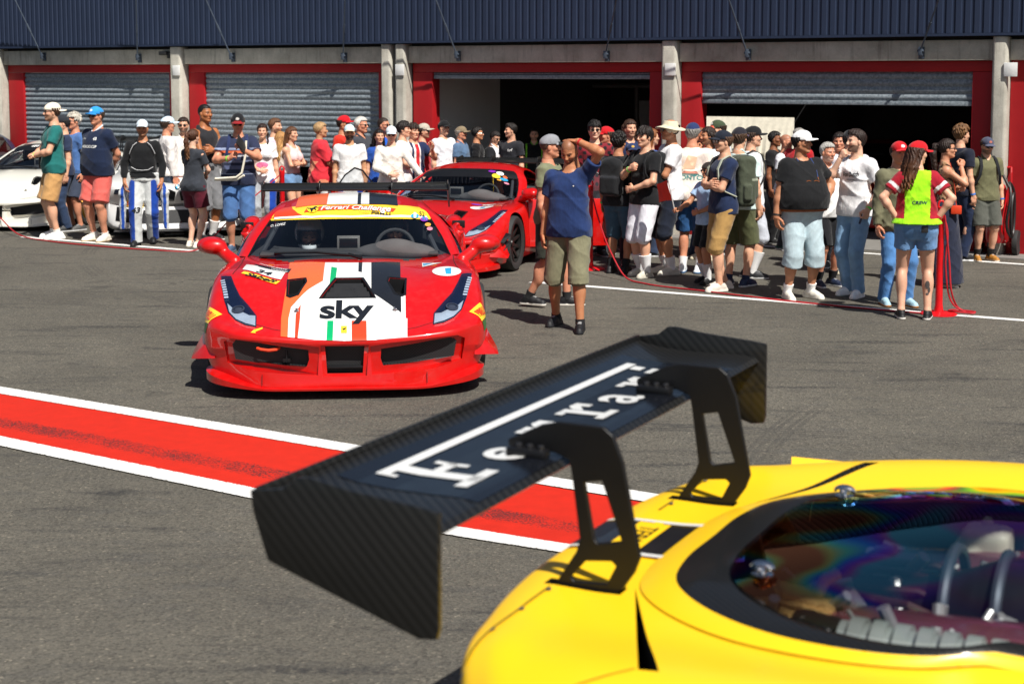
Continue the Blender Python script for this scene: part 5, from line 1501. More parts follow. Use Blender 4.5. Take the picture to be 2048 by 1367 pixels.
    for s_ in (-1, 1):
        rows = [[(u, y * s_, z) for u, y, z in E1], [((a[0]+b[0])/2, ((a[1]+b[1])/2 + .008) * s_, (a[2]+b[2])/2 + .008) for a, b in zip(E1, E2)], [(u, y * s_, z) for u, y, z in E2]]
        if not opts.get('rear_glass', True): rows = [r[:-1] for r in rows]
        parts.append(patch('roof_pillar', rows, pm, root, 3, 4, flip=(s_ < 0), mirror=False))
        nwin = 6
        rows = [[(u, y * s_, z) for u, y, z in E2[:nwin]], [((a[0]+b[0])/2, ((a[1]+b[1])/2 + .015) * s_, (a[2]+b[2])/2) for a, b in zip(E2[:nwin], BELT[:nwin])], [(u, y * s_, z) for u, y, z in BELT[:nwin]]]
        if not opts.get('door_open'):
            sw_ = patch('side_window', rows, M_DGLASS, root, 3, 4, flip=(s_ < 0), mirror=False)
        rows = [[(u, y * s_, z) for u, y, z in E2[nwin-1:]], [((a[0]+b[0])/2, ((a[1]+b[1])/2 + .02) * s_, (a[2]+b[2])/2 + .01) for a, b in zip(E2[nwin-1:], BELT[nwin-1:])], [(u, y * s_, z) for u, y, z in BELT[nwin-1:]]]
        if opts.get('rear_glass', True): patch('buttress', rows, pm, root, 3, 4, flip=(s_ < 0), mirror=False)
        # edging of the screen
        m = MB(); m.tube([Vector((-u, (y - .004) * s_, z + .004)) for u, y, z in E1[:3]], .007, 6); m.build('screen_seal', M_TRIM, root, smooth=True)
        # mirror
        mroot = root
        if opts.get('door_open'): mroot = open_door(root, pm, s_, opts['door_open'])
        if opts.get('mirrors', True):
            f = Field((-2.1, .80, .66), (-1.5, 1.30, 1.02), .0105)
            f.ell((-1.75, 1.085, .880), (.085, .118, .070), .02); f.cone((-1.72, 1.02, .85), (-1.60, .89, .765), .045, .052, .03)
            f.ell((-1.68, 1.06, .878), (.06, .10, .06), .03); f.cut(-1, 0, 0, 1.81)
            Vm, Fm = f.mesh()
            if s_ < 0: Vm[:, 1] *= -1; Fm = Fm[:, ::-1]
            mo = from_data('mirror', Vm, Fm.tolist(), pm, mroot, True, 50)
            if opts.get('door_open'): mo.matrix_parent_inverse = mroot['hinge_inv'] if False else Matrix.Translation((1.70, -.93 * s_, 0))
            m = MB(); mm = Matrix(((0, 0, 1, -1.812), (1, 0, 0, 1.085 * s_), (0, 1, 0, .880), (0, 0, 0, 1)))
            m.prism([(.092 * math.cos(a), .050 * math.sin(a)) for a in [i * math.pi / 8 for i in range(16)]], -.003, .003, 0, mm); m.build('mirror_glass', M_CHROME, mo)
        if not opts.get('scoops', True): continue
        # rear flank scoop: lip round a dark opening on the haunch
        f = Field((-3.55, .74, .72), (-2.75, 1.08, 1.02), .011)
        f.cone((-3.38, .90, .89), (-2.98, .93, .845), .060, .045, .03); f.ell((-3.30, .90, .905), (.17, .075, .06), .03)
        f.ell((-2.92, .955, .885), (.20, .050, .034), .01, sub=True)
        Vm, Fm = f.mesh()
        if s_ < 0: Vm[:, 1] *= -1; Fm = Fm[:, ::-1]
        sc_ = from_data('flank_scoop', Vm, Fm.tolist(), pm, root, True, 50)
        m = MB(); m.box((-3.13, .875, .86), (-3.11, .99, .93)); o_ = m.build('scoop_mouth', M_TRIM, sc_, bevel=.008)
        if s_ < 0:
            for v in o_.data.vertices: v.co.y *= -1
            o_.data.flip_normals()
    # wheels
    for s_ in (-1, 1):
        for uu, rr, yy in ((opts.get('axles', (1.03, 3.69))[0], .335, .875), (opts.get('axles', (1.03, 3.69))[1], .345, .85)):
            wheel(root, uu, yy * s_, rr, .285, opts.get('rim', plain('dark grey rim', (.03, .029, .028), .4, .5)), s_, 10, opts.get('steer', 0.0) if uu < 2 else 0.0)
    # front splitter, canards, grilles
    if opts.get('front', True):
        edge = [(.0, 0), (.002, .30), (0.025, .55), (.07, .74), (.13, .85), (.22, .93), (.33, .972), (.44, .985)]
        inner = [(.09, 0), (.09, .30), (.11, .55), (.18, .74), (.27, .84), (.36, .895), (.42, .92), (.47, .94)]
        def zz(y, up): return .068 + (.012 + up) + .035 * max(0, y - .55) / .45
        vs, fs = [], []
        full = [(a, -y, b, -yb) for (a, y), (b, yb) in zip(edge[::-1][:-1], inner[::-1][:-1])] + [(a, y, b, yb) for (a, y), (b, yb) in zip(edge, inner)]
        e_ = herm(np.array([[(a, y, zz(abs(y), .0)), (b, yb, zz(abs(y), .0))] for a, y, b, yb in full]), 4)
        for row in e_:
            (a, y, z), (b, yb, zb) = row
            k = max(0, abs(y) - .58) / .42
            vs += [(-a, y, z - .012), (-a + .003, y, z + .002 + .045 * k), (-b, yb, zb + .008 + .060 * k ** .7), (-b, yb, zb - .012)]
        n = len(e_)
        for i in range(n - 1):
            for j in range(4): fs.append((i*4+j, i*4+(j+1) % 4, (i+1)*4+(j+1) % 4, (i+1)*4+j))
        fs += [(3, 2, 1, 0), tuple((n-1)*4 + j for j in range(4))]
        sp = from_data('front_splitter', vs, [f[::-1] for f in fs], pm, root, True, 25)
        for s_ in (-1, 1):
            m = MB(); m.add([(-.36, .925 * s_, .385), (-.52, 1.0 * s_, .42), (-.50, 1.085 * s_, .26), (-.42, 1.09 * s_, .225), (-.28, .905 * s_, .250), (-.50, .99 * s_, .25)],
                            [(0, 1, 2, 3), (0, 3, 4), (3, 2, 5), (3, 5, 4), (1, 5, 2), (0, 4, 5), (0, 5, 1)])
            m.build('canard', opts.get('canard', pm), root, bevel=.004)
        # intake meshes set back in their mouths
        for s_ in (-1, 1):
            m = MB(); q = [(.235, .345), (.42, .372), (.60, .395), (.745, .405), (.775, .37), (.755, .265), (.60, .238), (.25, .215)]
            dep = lambda y: .115 + .10 * max(0, y - .3) ** 1.5
            vs = [(-dep(a) - .03, s_ * a, b) for a, b in q]; fs = [tuple(range(8)) if s_ > 0 else tuple(range(8))[::-1]]
            from_data('grille', vs, fs, mesh_grille(), root, False)
        m = MB(); m.box((-.16, -.13, .165), (-.13, .13, .37)); m.build('centre_grille', mesh_grille(), root)
        m = MB(); m.box((-.13, -.122, .205), (-.075, .122, .222)); m.build('grille_bar', M_TRIM, root, bevel=.004)
        # headlamps
        for s_ in (-1, 1):
            outl = [(.94, .925), (.905, .850), (.78, .815), (.625, .762), (.498, .692), (.36, .622), (.205, .612), (.235, .688), (.32, .766), (.42, .824), (.57, .866), (.75, .902)]
            outl = [(a, s_ * b) for a, b in outl]
            hl = car.decal('headlight', [(outl, [tuple(range(len(outl)))])], M_LAMPB, 'top', .003)
            inn = [(.535, .842), (.455, .79), (.41, .725), (.365, .675), (.358, .630), (.222, .620), (.262, .690), (.33, .762), (.425, .818)]
            car.decal('lamp_reflector', [([(a, s_ * b) for a, b in inn], [tuple(range(len(inn)))])], M_LAMPI, 'top', .006, parent=hl)
            h0 = car.bv.ray_cast(Vector((-.435, .755 * s_, 3)), Vector((0, 0, -1)))
            m = MB(); Mx = Matrix.Translation(h0[0] + h0[1] * .006) @ h0[1].to_track_quat('Z', 'Y').to_matrix().to_4x4()
            m.lathe([(.046, .0), (.046, .012), (.036, .014), (.034, .006), (.02, .012), (.001, .015)], 20, 0, Mx); m.build('projector_lens', plain('projector glass', (.05, .06, .09), .06, .3), hl, smooth=True)
            leds = []
            for i in range(8):
                u = .60 + .034 * i; yb = .840 + .0068 * i
                leds.append(([(u, s_ * (yb - .0)), (u + .022, s_ * (yb + .004)), (u + .022, s_ * (yb + .034)), (u, s_ * (yb + .030))], [(0, 1, 2, 3)]))
            car.decal('running_lights', leds, plain('running light cell', (.55, .58, .62), .3), 'top', .007, parent=hl)
            # clear cover
            car.decal('lamp_cover', [(outl, [tuple(range(len(outl)))])], M_LENS, 'top', .016, parent=hl)
        for s_ in (-1, 1):
            Q = [(1.66, .815), (1.50, .812), (1.30, .805), (1.10, .812), (.94, .84)]
            car.decal('shut_line', [([(a, s_ * b) for a, b in Q] + [(a, s_ * (b + .006)) for a, b in Q[::-1]], [tuple(range(10))])], opts.get('seam', V_SEAM), 'top', .002)
            Q = [(.245, .615), (.17, .50), (.125, .38)]
            car.decal('shut_line', [([(a, s_ * b) for a, b in Q] + [(a + .005, s_ * b) for a, b in Q[::-1]], [tuple(range(6))])], opts.get('seam', V_SEAM), 'top', .002)
            car.decal('shut_line', [([(s_ * .56, .10), (s_ * .564, .10), (s_ * .564, .175), (s_ * .56, .175)], [(0, 1, 2, 3)])], opts.get('seam', V_SEAM), 'front', .012)
        # wiper, bonnet pins
        m = MB(); m.tube([(-1.36, .10, .83), (-1.46, -.25, .85), (-1.56, -.58, .835)], .010, 6); m.tube([(-1.34, .1, .815), (-1.40, .0, .84)], .014, 6); m.build('wiper', M_TRIM, root, smooth=True)
        for s_ in (-1, 1):
            h0 = car.bv.ray_cast(Vector((-.40, .345 * s_, 3)), Vector((0, 0, -1)))
            m = MB(); m.lathe([(.022, 0), (.022, .005), (.010, .008), (.009, .02), (.001, .022)], 14, 0, Matrix.Translation(h0[0])); m.tube([h0[0] + Vector((-.03, -.01, .012)), h0[0] + Vector((0, 0, .02)), h0[0] + Vector((.03, .012, .012))], .004, 6)
            m.build('bonnet_pin', M_CHROME, root, smooth=True)
    if not opts.get('cabin', True):
        car.collect(parts); P['body'] = body
        return car, P
    # cabin: cage, dash, seats
    m = MB()
    for s_ in (-1, 1):
        m.tube([(-1.80, .70 * s_, .80), (-2.28, .58 * s_, 1.03), (-2.45, .50 * s_, 1.09), (-2.9, .49 * s_, 1.09)], .020, 8)
        m.tube([(-2.75, .50 * s_, .80), (-2.75, .50 * s_, 1.11)], .020, 8); m.tube([(-2.72, .48 * s_, .82), (-2.74, -.45 * s_, 1.1)], .016, 8)
    m.tube([(-2.4, -.5, 1.09), (-2.4, .5, 1.09)], .018, 8); m.tube([(-2.75, -.5, 1.11), (-2.75, .5, 1.11)], .02, 8)
    m.build('roll_cage', plain('roll cage grey', (.05, .052, .06), .5), root, smooth=True)
    m = MB(); m.box((-1.78, -.70, .80), (-1.56, .70, .835)); m.build('dashboard', M_CABIN, root, bevel=.02)
    f = Field((-1.95, .02, .76), (-1.4, .74, 1.0), .012); f.ell((-1.66, .36, .82), (.17, .32, .085), .03); f.ell((-1.60, .36, .85), (.12, .17, .085), .04)
    Vm, Fm = f.mesh(); from_data('instrument_hood', Vm, Fm.tolist(), M_ALCAN, root)
    m = MB(); mm = Matrix.Translation((-1.88, .36, .835)) @ Matrix.Rotation(R(66), 4, 'Y'); pts = [mm @ Vector((.15 * math.cos(a), .15 * math.sin(a), 0)) for a in [i * math.pi / 12 for i in range(24)]]
    m.tube(pts, .016, 8, closed=True); m.tube([pts[6], pts[18]], .014, 6); m.build('steering_wheel', M_CABIN, root, smooth=True)
    m = MB(); m.box((-1.78, -.10, .835), (-1.74, .08, .945)); m.box((-1.742, -.085, .85), (-1.736, .065, .93), 1); m.build('centre_display', [plain('grey metal box', (.25, .24, .23), .4, .4), M_TRIM], root, bevel=.006)
    for s_ in (-1, 1):
        f = Field((-2.75, s_ * .36 - .3, .6), (-2.3, s_ * .36 + .3, 1.13), .018)
        f.rbox((-2.58, s_ * .36, .84), (.08, .24, .27), .06, .02); f.cut(0, 0, -1, -.62)
        for q in (-1, 1): f.rbox((-2.50, s_ * .36 + q * .19, .96), (.11, .035, .10), .03, .03)
        Vm, Fm = f.mesh(); from_data('racing_seat', Vm, Fm.tolist(), M_CABIN, root)
    if opts.get('wing', True):
        wpar = dict(pylon=M_TRIM)
        P['wing'] = rear_wing(root, opts.get('wing_u', 4.335), opts.get('wing_z', 1.115), opts.get('wing_half', .90), wpar, opts.get('wing_mat', M_CARB))
    if opts.get('front', True):
        bv_ = car.bv; car.bv = car.bv0
        for r_ in rims: car.decal('duct_rim', [r_], M_TRIM, 'top', .006)
        if opts.get('ducts') == 'stripe':
            m = MB()
            for q in range(3):
                u = .64 + .07 * q; z = car.bv.ray_cast(Vector((-u, .012, 3)), Vector((0, 0, -1)))[0].z
                hw = .175 - .03 * q; m.add([(-u - .035, .012 - hw + .01, z - .004), (-u - .035, .012 + hw - .01, z - .004), (-u + .02, .012 + hw, z - .045), (-u + .02, .012 - hw, z - .045)], [(0, 1, 2, 3)])
            m.build('duct_louvre', plain('satin black', (.02, .02, .021), .3), root)
        car.bv = bv_
    car.collect(parts)
    P['body'] = body
    return car, P

def place_car(name, label, nose, yaw, z=None, sc=1.0, group=None):
    root = empty(name, (nose.x, nose.y, gz(nose.x, nose.y) if z is None else z), yaw, sc)
    tag(root, label, 'race car', group); bpy.context.view_layer.update()
    return root

V_SEAM = plain('dark seam', (.03, .008, .008), .7)
PAINT_RED = paint('racing red paint', '#c80602')
PAINT_WHITE = paint('warm white paint', '#e9e6da')
def wrap_yellow():
    t = NT('yellow wrap'); t.set(color=(.98, .60, .012), rough=t.math('ADD', t.math('MULTIPLY', t.noise(25, 4), .08), .36), coat=.25, coatr=.2, spec=.4); return t.m
PAINT_YEL = wrap_yellow()
V_WHITE = plain('white vinyl', (.80, .80, .78), .3, var=.03, coat=.5); V_BLACK = plain('black vinyl', (.012, .013, .016), .3, coat=.5)
V_ORANGE = plain('orange vinyl', '#ef6a35', .3, var=.03, coat=.5); V_GREEN = plain('green vinyl', '#0aa866', .3, var=.03, coat=.5)
V_YEL = plain('yellow vinyl', '#f3cf35', .3, var=.03, coat=.5); V_RED = plain('orange red vinyl', '#dd4423', .3, var=.03, coat=.5)
V_BLUE = plain('blue vinyl', '#2f9ccb', .3, coat=.5); V_PURP = plain('purple vinyl', '#8a2bb0', .3, coat=.5); V_PINK = plain('pink vinyl', '#d98aa0', .3, coat=.5); V_DORG = plain('amber vinyl', '#e8a23c', .3, coat=.5)

def horse_shape(cx, cy, s, swap):
    """A small rearing horse as a flat silhouette."""
    P = [(-.10, -.50), (-.02, -.46), (.02, -.20), (.12, -.12), (.24, -.34), (.34, -.36), (.22, -.02), (.20, .10), (.34, .16), (.46, .06), (.50, .12), (.36, .26), (.22, .24), (.24, .34), (.36, .36), (.34, .44), (.20, .50), (.10, .40), (.04, .22), (-.12, .14), (-.22, .22), (-.36, .20), (-.46, .36), (-.50, .30), (-.42, .10), (-.26, .06), (-.20, -.10), (-.16, -.30)]
    return place2d((P, [tuple(range(len(P)))]), cx, cy, 0, swap, s, s)

# ------------------------------------------------------------------ the red car rolling towards the camera
def zp(zx, zy): return (360 + .33656 * zx, 360 + .33656 * zy)
def z4(zx, zy): return (560 + .16602 * zx, 380 + .16602 * zy)
HERO_YAW = R(4.8)
nose = spot(690, 800)
hero_root = place_car('race_car', 'red race car with striped bonnet and yellow windscreen banner, rolling towards the camera', nose, R(-90) + HERO_YAW * 1.0)
def hero():
    car, P = super_coupe(hero_root, PAINT_RED, dict(ducts='stripe', mu=7, mv=6, banner=V_YEL, body_label='red bodywork with striped bonnet'))
    D = lambda nm, pts, m, off=.003, **k: car.decal(nm, [car.px_poly([zp(*p) for p in pts])], m, 'top', off, .013, **k)
    st = D('orange_stripe', [(652,491),(863,491),(850,600),(762,652),(660,757),(645,823),(640,934),(598,930),(601,823),(640,600)], V_ORANGE)
    D('white_stripe', [(863,491),(1137,491),(1137,690),(1315,790),(1311,587),(1338,598),(1341,822),(1351,823),(1351,934),(1160,950),(975,955),(800,950),(640,934),(645,823),(660,757),(762,652),(850,600)], V_WHITE)
    D('black_stripe', [(1137,491),(1308,491),(1311,587),(1315,790),(1137,690)], V_BLACK, .0045)
    D('black_stripe', [(1062,492),(1084,492),(1081,550),(1060,545)], V_BLACK, .005)
    D('green_stripe', [(900,518),(934,525),(925,600),(888,648)], V_GREEN, .005)
    D('green_stripe', [(876,838),(912,838),(908,953),(871,952)], V_GREEN, .005)
    D('orange_red_stripe', [(1020,838),(1108,838),(1110,952),(1021,954)], V_RED, .005)
    D('orange_red_stripe', [(718,740),(713,825),(700,940),(682,938),(688,800),(702,768)], V_RED, .005)
    h = car.hit_px(*zp(985, 775)); w_ = 326 * .33656 / (FPX / (nose.y + .4))
    car.decal('lettering', [place2d(text_shapes('sky', 1, .028, 0, 1.15, .93), -h.x, h.y, 0, True, .262, .31)], V_BLACK, 'top', .006, .03)
    D('number_panel', [(372,532),(396,503),(640,532),(600,592)], V_WHITE); D('number_panel', [(437,500),(664,530),(647,553),(596,543),(470,517)], V_BLACK, .0045)
    D('sponsor_panel', [(364,556),(380,545),(597,603),(570,621)], V_YEL, .0045)
    def px_text(nm, txt, zpt, zdir, size, mat, bold=.02, off=.006, sx=1.0, fn=zp, shear=0.0, mode='top'):
        a = car.hit_px(*fn(*zpt)); b = car.hit_px(*fn(*zdir))
        if a is None or b is None: return
        if mode == 'top':
            rot = math.atan2(-(b.x - a.x), b.y - a.y)
            return car.decal(nm, [place2d(text_shapes(txt, 1, bold, shear), -a.x, a.y, rot, True, size * sx, size)], mat, 'top', off, .04)
        rot = math.atan2(b.z - a.z, b.y - a.y)
        return car.decal(nm, [place2d(text_shapes(txt, 1, bold, shear), a.y, a.z, rot, False, size * sx, size)], mat, 'front', off, .04)
    px_text('lettering', '34', (500, 552), (560, 566), .115, V_BLACK, .03)
    px_text('lettering', 'PASSIONE FERRARI', (555, 522), (610, 533), .034, V_WHITE, .02, .007)
    px_text('lettering', 'CHALLENGE', (590, 541), (630, 549), .030, V_WHITE, .02, .007)
    px_text('lettering', 'Sabelt', (478, 583), (530, 598), .075, V_BLACK, .03, .007, 1.3, shear=.3)
    D('round_sticker', [(1585 + 86 * math.cos(a), 543 + 28 * math.sin(a)) for a in [i * math.pi / 14 for i in range(28)]], V_WHITE)
    D('sticker_mark', [(1575,528),(1612,524),(1612,560),(1580,560)], V_BLUE, .005)
    D('pennant_sticker', [(1438,494),(1560,492),(1440,518)], V_WHITE, .004); D('pennant_sticker', [(1443,498),(1500,497),(1447,513)], V_BLUE, .0055)
    D('pointer_sticker', [(420,908),(440,890),(444,897),(492,876),(490,886),(447,904),(450,912)], V_YEL, .004)
    b = D('nose_badge', [(957,870),(992,870),(992,912),(957,912)], V_YEL, .007)
    h = car.hit_px(*zp(975, 890)); car.decal('badge_emblem', [horse_shape(-h.x, h.y, .034, True)], V_BLACK, 'top', .009, .05, parent=b)
    for s_ in (1, -1):
        ax = Vector((-.173, .064 * s_, .012)).normalized() * s_; nz_ = Vector((.42, .62 * s_, .55)); nz_ = (nz_ - ax * nz_.dot(ax)).normalized(); bx = nz_.cross(ax)
        O = Vector((-.475, .958 * s_, .518)); Mq = Matrix(((ax.x, bx.x, nz_.x, O.x), (ax.y, bx.y, nz_.y, O.y), (ax.z, bx.z, nz_.z, O.z), (0, 0, 0, 1)))
        car.decal('tyre_sponsor_panel', [([(-.095, -.055), (.095, -.045), (.095, .06), (-.095, .05)], [(0, 1, 2, 3)])], V_YEL, Mq, .004, .02)
        car.decal('green_panel', [([(-.085, -.12), (.095, -.11), (.095, -.05), (-.085, -.06)], [(0, 1, 2, 3)])], plain('dark green vinyl', '#1d6b34', .3), Mq, .003, .02)
        car.decal('lettering', [place2d(text_shapes('PIRELLI', 1, .03), 0, .0, 0, False, .052, .075)], V_RED, Mq, .008, .02)
    # roof stripes and windscreen banner
    Z = lambda nm, pts, m, off=.003, **k: car.decal(nm, [car.px_poly([z4(*p) for p in pts])], m, 'top', off, **k)
    def roof(y0, y1, mat): car.decal('roof_stripe', [([(2.275, y0 * .97), (2.275, y1 * .97), (3.2, y1 * .93), (3.2, y0 * .93)], [(0, 1, 2, 3)])], mat, 'top', .004)
    roof(-.47, -.205, V_ORANGE); roof(-.205, .055, V_WHITE); roof(.055, .085, V_BLACK); roof(.085, .155, V_WHITE); roof(.155, .40, V_BLACK)
    # banner: curve in metres on the screen, orange corner, white hem, red flash with lettering
    hemu = lambda y: float(np.interp(abs(y), [p[1] for p in GH_M], [p[0] for p in GH_M]))
    car.decal('banner_corner', [([(hemu(y) + .022, y) for y in np.linspace(-.655, -.30, 14)] + [(2.10, -.38), (2.16, -.435), (2.24, -.475), (2.33, -.49), (2.345, -.53), (2.37, -.556), (2.33, -.60), (2.27, -.65)], [tuple(range(22))])], V_RED, 'top', .004)
    def hem(t): return (1 - t) * -.625 + t * .625
    lo = [];
    for i in range(25):
        y = hem(i / 24); 
        us = [p[0] for p in GH_M]; ys = [p[1] for p in GH_M]; u = float(np.interp(abs(y), ys, us)); lo.append((u + .006, y))
    car.decal('banner_hem', [(lo + [(u + .022, y) for u, y in lo[::-1]], [tuple(range(50))])], V_WHITE, 'top', .006)
    Z('banner_flash', [(290,275),(330,225),(480,206),(750,190),(1000,196),(1200,212),(1396,232),(1362,268),(1200,250),(1000,238),(750,236),(520,250),(400,262)], V_RED, .006)
    sh_ = Z('shield', [(322,215),(395,202),(470,200),(462,245),(440,268),(400,280),(350,272),(325,245)], V_YEL, .009)
    h = car.hit_px(*z4(398, 238)); car.decal('shield_emblem', [horse_shape(-h.x, h.y, .095, True)], V_BLACK, 'top', .012, .05, parent=sh_)
    def along(txt, za, zb, size, mat, bold, shear, off=.010, sy=1.0):
        """Lettering bent along the banner between two picture points."""
        P_, F_ = text_shapes(txt, 1, bold, shear); xs = [p[0] for p in P_]; x0, x1 = min(xs), max(xs)
        out = []
        for x, y in P_:
            t = (x - x0) / (x1 - x0); px = za[0] + (zb[0] - za[0]) * t; py = za[1] + (zb[1] - za[1]) * t + (za[2] if len(za) > 2 else 0) * 4 * t * (t - 1)
            hh = car.hit_px(*z4(px, py)); 
            out.append((-hh.x + y * size, hh.y))
        car.decal('lettering', [(out, F_)], mat, 'top', off, .05)
    along('Ferrari Challenge', (490, 226, 14), (1335, 241), .125, V_WHITE, .025, .35)
    along('Trofeo', (950, 275), (1075, 281), .045, V_DORG, .0, .2); along('PIRELLI', (1103, 283), (1330, 298), .055, V_BLACK, .03, 0)
    for (x, y, r, m) in ((1620, 318, 48, V_BLUE), (1695, 298, 32, V_YEL), (1735, 358, 48, V_PURP), (1778, 424, 36, V_DORG), (1800, 474, 36, V_PINK)):
        Z('round_sticker', [(x + r * math.cos(a), y + r * .6 * math.sin(a)) for a in [i * math.pi / 8 for i in range(16)]], m, .008)
    along('1', (1605, 319), (1635, 321), .085, V_WHITE, .04, 0, .012); along('52', (1672, 295), (1735, 306), .07, V_BLACK, .02, 0, .012); along('51', (1710, 356), (1763, 364), .075, V_BLUE, .02, 0, .012)
    along('O. LOPEZ', (-110, 438), (70, 411), .062, V_WHITE, .02, .2, .004)
    # tow strap and pin in the right-hand intake
    m = MB(); m.tube([(-.115, -.60, .350), (-.09, -.575, .345), (-.085, -.52, .338), (-.09, -.47, .342), (-.115, -.45, .350)], .011, 8); m.build('tow_strap', plain('orange webbing', '#e2421a', .7), hero_root, smooth=True)
    m = MB(); m.tube([(-.12, -.40, .33), (-.11, -.40, .25)], .007, 6); m.box((-.13, -.425, .25), (-.11, -.375, .275)); m.build('sensor_bracket', M_TRIM, hero_root)
hero()
# ------------------------------------------------------------------ the red car with both doors open behind it
def nose_from_wheel(px, py, th, u=1.03, y=.95, sc=1.0):
    """Place a car by where its left front tyre meets the ground; th = how far its nose is turned to the picture's left, degrees."""
    P = spot(px, py); Fw = Vector((-math.sin(R(th)), -math.cos(R(th)), 0)); Lf = Vector((-Fw.y, Fw.x, 0))
    return P + Fw * u * sc - Lf * y * sc, R(-90 - th)
nz, yw = nose_from_wheel(1024, 541, 17, sc=.94)
r2 = place_car('race_car', 'red race car standing with both doors open, before the open garage', nz, yw, sc=.94)
def second_red():
    car, P = super_coupe(r2, PAINT_RED, dict(mu=5, mv=4, door_open=R(64), steer=R(0)))
    for s_ in (-1, 1):
        car.decal('door_opening', [([(1.76, .25), (2.80, .25), (2.86, .60), (2.80, .84), (2.4, .80), (1.78, .78)], [(0, 1, 2, 3, 4, 5)])], M_CABIN, 'left' if s_ > 0 else 'right', .006)
    car.decal('round_sticker', [ellipse(1.05, .56, .075, .15)], V_WHITE, 'top', .004); car.decal('sticker_mark', [([(1.02, .54), (1.02, .60), (1.09, .60), (1.09, .54)], [(0, 1, 2, 3)])], V_BLUE, 'top', .006)
    car.decal('oval_sticker', [ellipse(1.21, .44, .035, .07)], V_PURP, 'top', .004); car.decal('oval_sticker', [ellipse(1.22, .60, .035, .09)], V_WHITE, 'top', .004)
    for (u, y, r, m) in ((2.18, .33, .05, V_PURP), (2.17, .44, .05, V_WHITE), (2.10, .41, .055, V_YEL), (2.08, .52, .055, V_BLUE), (2.03, .47, .03, V_DORG), (2.0, .58, .035, V_PINK), (2.14, .52, .03, V_ORANGE)):
        car.decal('round_sticker', [ellipse(u, y, r * .7, r)], m, 'top', .006)
    for k, z in enumerate((.42, .33)):       # dive planes ahead of the wheel
        m = MB(); m.add([(-.42, .965, z), (-.62, 1.005, z + .085), (-.60, 1.07, z + .07), (-.45, 1.03, z - .02)], [(0, 1, 2, 3)]); m.add([(-.42, .965, z - .008), (-.62, 1.005, z + .077), (-.60, 1.07, z + .062), (-.45, 1.03, z - .028)], [(3, 2, 1, 0)])
        m.build('dive_plane', M_TRIM, r2)
second_red()

# ------------------------------------------------------------------ the white mid-engined car on the left
nz, yw = nose_from_wheel(168, 450, 6)
wc = place_car('race_car', 'white race car with gold wheels behind the spectators at the left edge', nz, yw)
def white_left():
    M_GOLD = plain('gold rim', '#8a6526', .35, .8)
    car, P = super_coupe(wc, PAINT_WHITE, dict(mu=5, mv=4, rim=M_GOLD))
    car.decal('lettering', [place2d(text_shapes('488 CHALLENGE', 1, .03), 2.14, .0, 0, True, .085, .10)], V_WHITE, 'top', .006)
    for (y, m) in ((.40, V_PURP), (.50, V_PINK), (.57, V_DORG)): car.decal('round_sticker', [ellipse(2.12 + (y - .4) * .4, y, .04, .06)], m, 'top', .006)
    car.decal('lettering', [place2d(text_shapes('O. LOPEZ', 1, .02), 2.05, -.52, 0, True, .05, .06)], V_WHITE, 'top', .006)
white_left()

# ------------------------------------------------------------------ the white saloon-based racer with twin kidney grilles
KID = [
 [(.10,0,.52),(.11,.28,.52),(.16,.52,.52),(.25,.72,.52),(.42,.88,.52),(.50,.915,.50),(.42,.88,.48),(.14,.55,.47),(.10,0,.47)],
 [(.03,0,.68),(.045,.28,.68),(.10,.52,.68),(.19,.72,.68),(.40,.90,.67),(.50,.945,.50),(.36,.92,.27),(.06,.60,.20),(.02,0,.20)],
 [(.03,0,.75),(.045,.28,.75),(.10,.52,.745),(.20,.73,.735),(.42,.91,.72),(.55,.965,.50),(.38,.94,.20),(.05,.62,.13),(.0,0,.13)],
 [(.09,0,.785),(.10,.28,.785),(.16,.52,.775),(.28,.74,.765),(.50,.925,.745),(.60,.98,.50),(.5,.955,.15),(.15,.62,.10),(.12,0,.10)],
 [(.40,0,.845),(.40,.28,.845),(.42,.54,.835),(.50,.77,.835),(.62,.955,.80),(.7,.995,.50),(.62,.97,.13),(.5,.62,.10),(.5,0,.10)],
 [(.90,0,.910),(.90,.28,.910),(.90,.56,.90),(.92,.80,.91),(.95,.97,.85),(.95,1.005,.52),(.95,.985,.12),(.95,.62,.10),(.95,0,.10)],
 [(1.40,0,.955),(1.40,.28,.955),(1.40,.58,.945),(1.40,.82,.935),(1.40,.955,.86),(1.4,.98,.5),(1.4,.96,.12),(1.4,.62,.10),(1.4,0,.10)],
 [(2.3,0,.96),(2.3,.28,.96),(2.3,.60,.96),(2.3,.84,.945),(2.3,.94,.87),(2.3,.96,.5),(2.3,.95,.12),(2.3,.62,.10),(2.3,0,.10)],
 [(3.5,0,1.02),(3.5,.28,1.02),(3.5,.58,1.01),(3.5,.82,.99),(3.5,.96,.90),(3.5,1.0,.5),(3.5,.97,.13),(3.5,.62,.10),(3.5,0,.10)],
 [(4.45,0,1.02),(4.45,.28,1.02),(4.44,.56,1.01),(4.4,.78,.98),(4.35,.90,.88),(4.32,.93,.5),(4.35,.9,.25),(4.4,.6,.2),(4.4,0,.2)],
 [(4.5,0,.80),(4.5,.28,.80),(4.49,.56,.79),(4.46,.76,.77),(4.4,.88,.70),(4.37,.90,.5),(4.4,.87,.4),(4.45,.58,.38),(4.45,0,.38)],
]
c0 = spot(357, 474); vdir = Vector((c0.x, c0.y, 0)).normalized()
bm_root = place_car('race_car', 'white race car with twin kidney grilles and yellow bumper stickers behind spectators', c0, math.atan2(-vdir.y, -vdir.x))
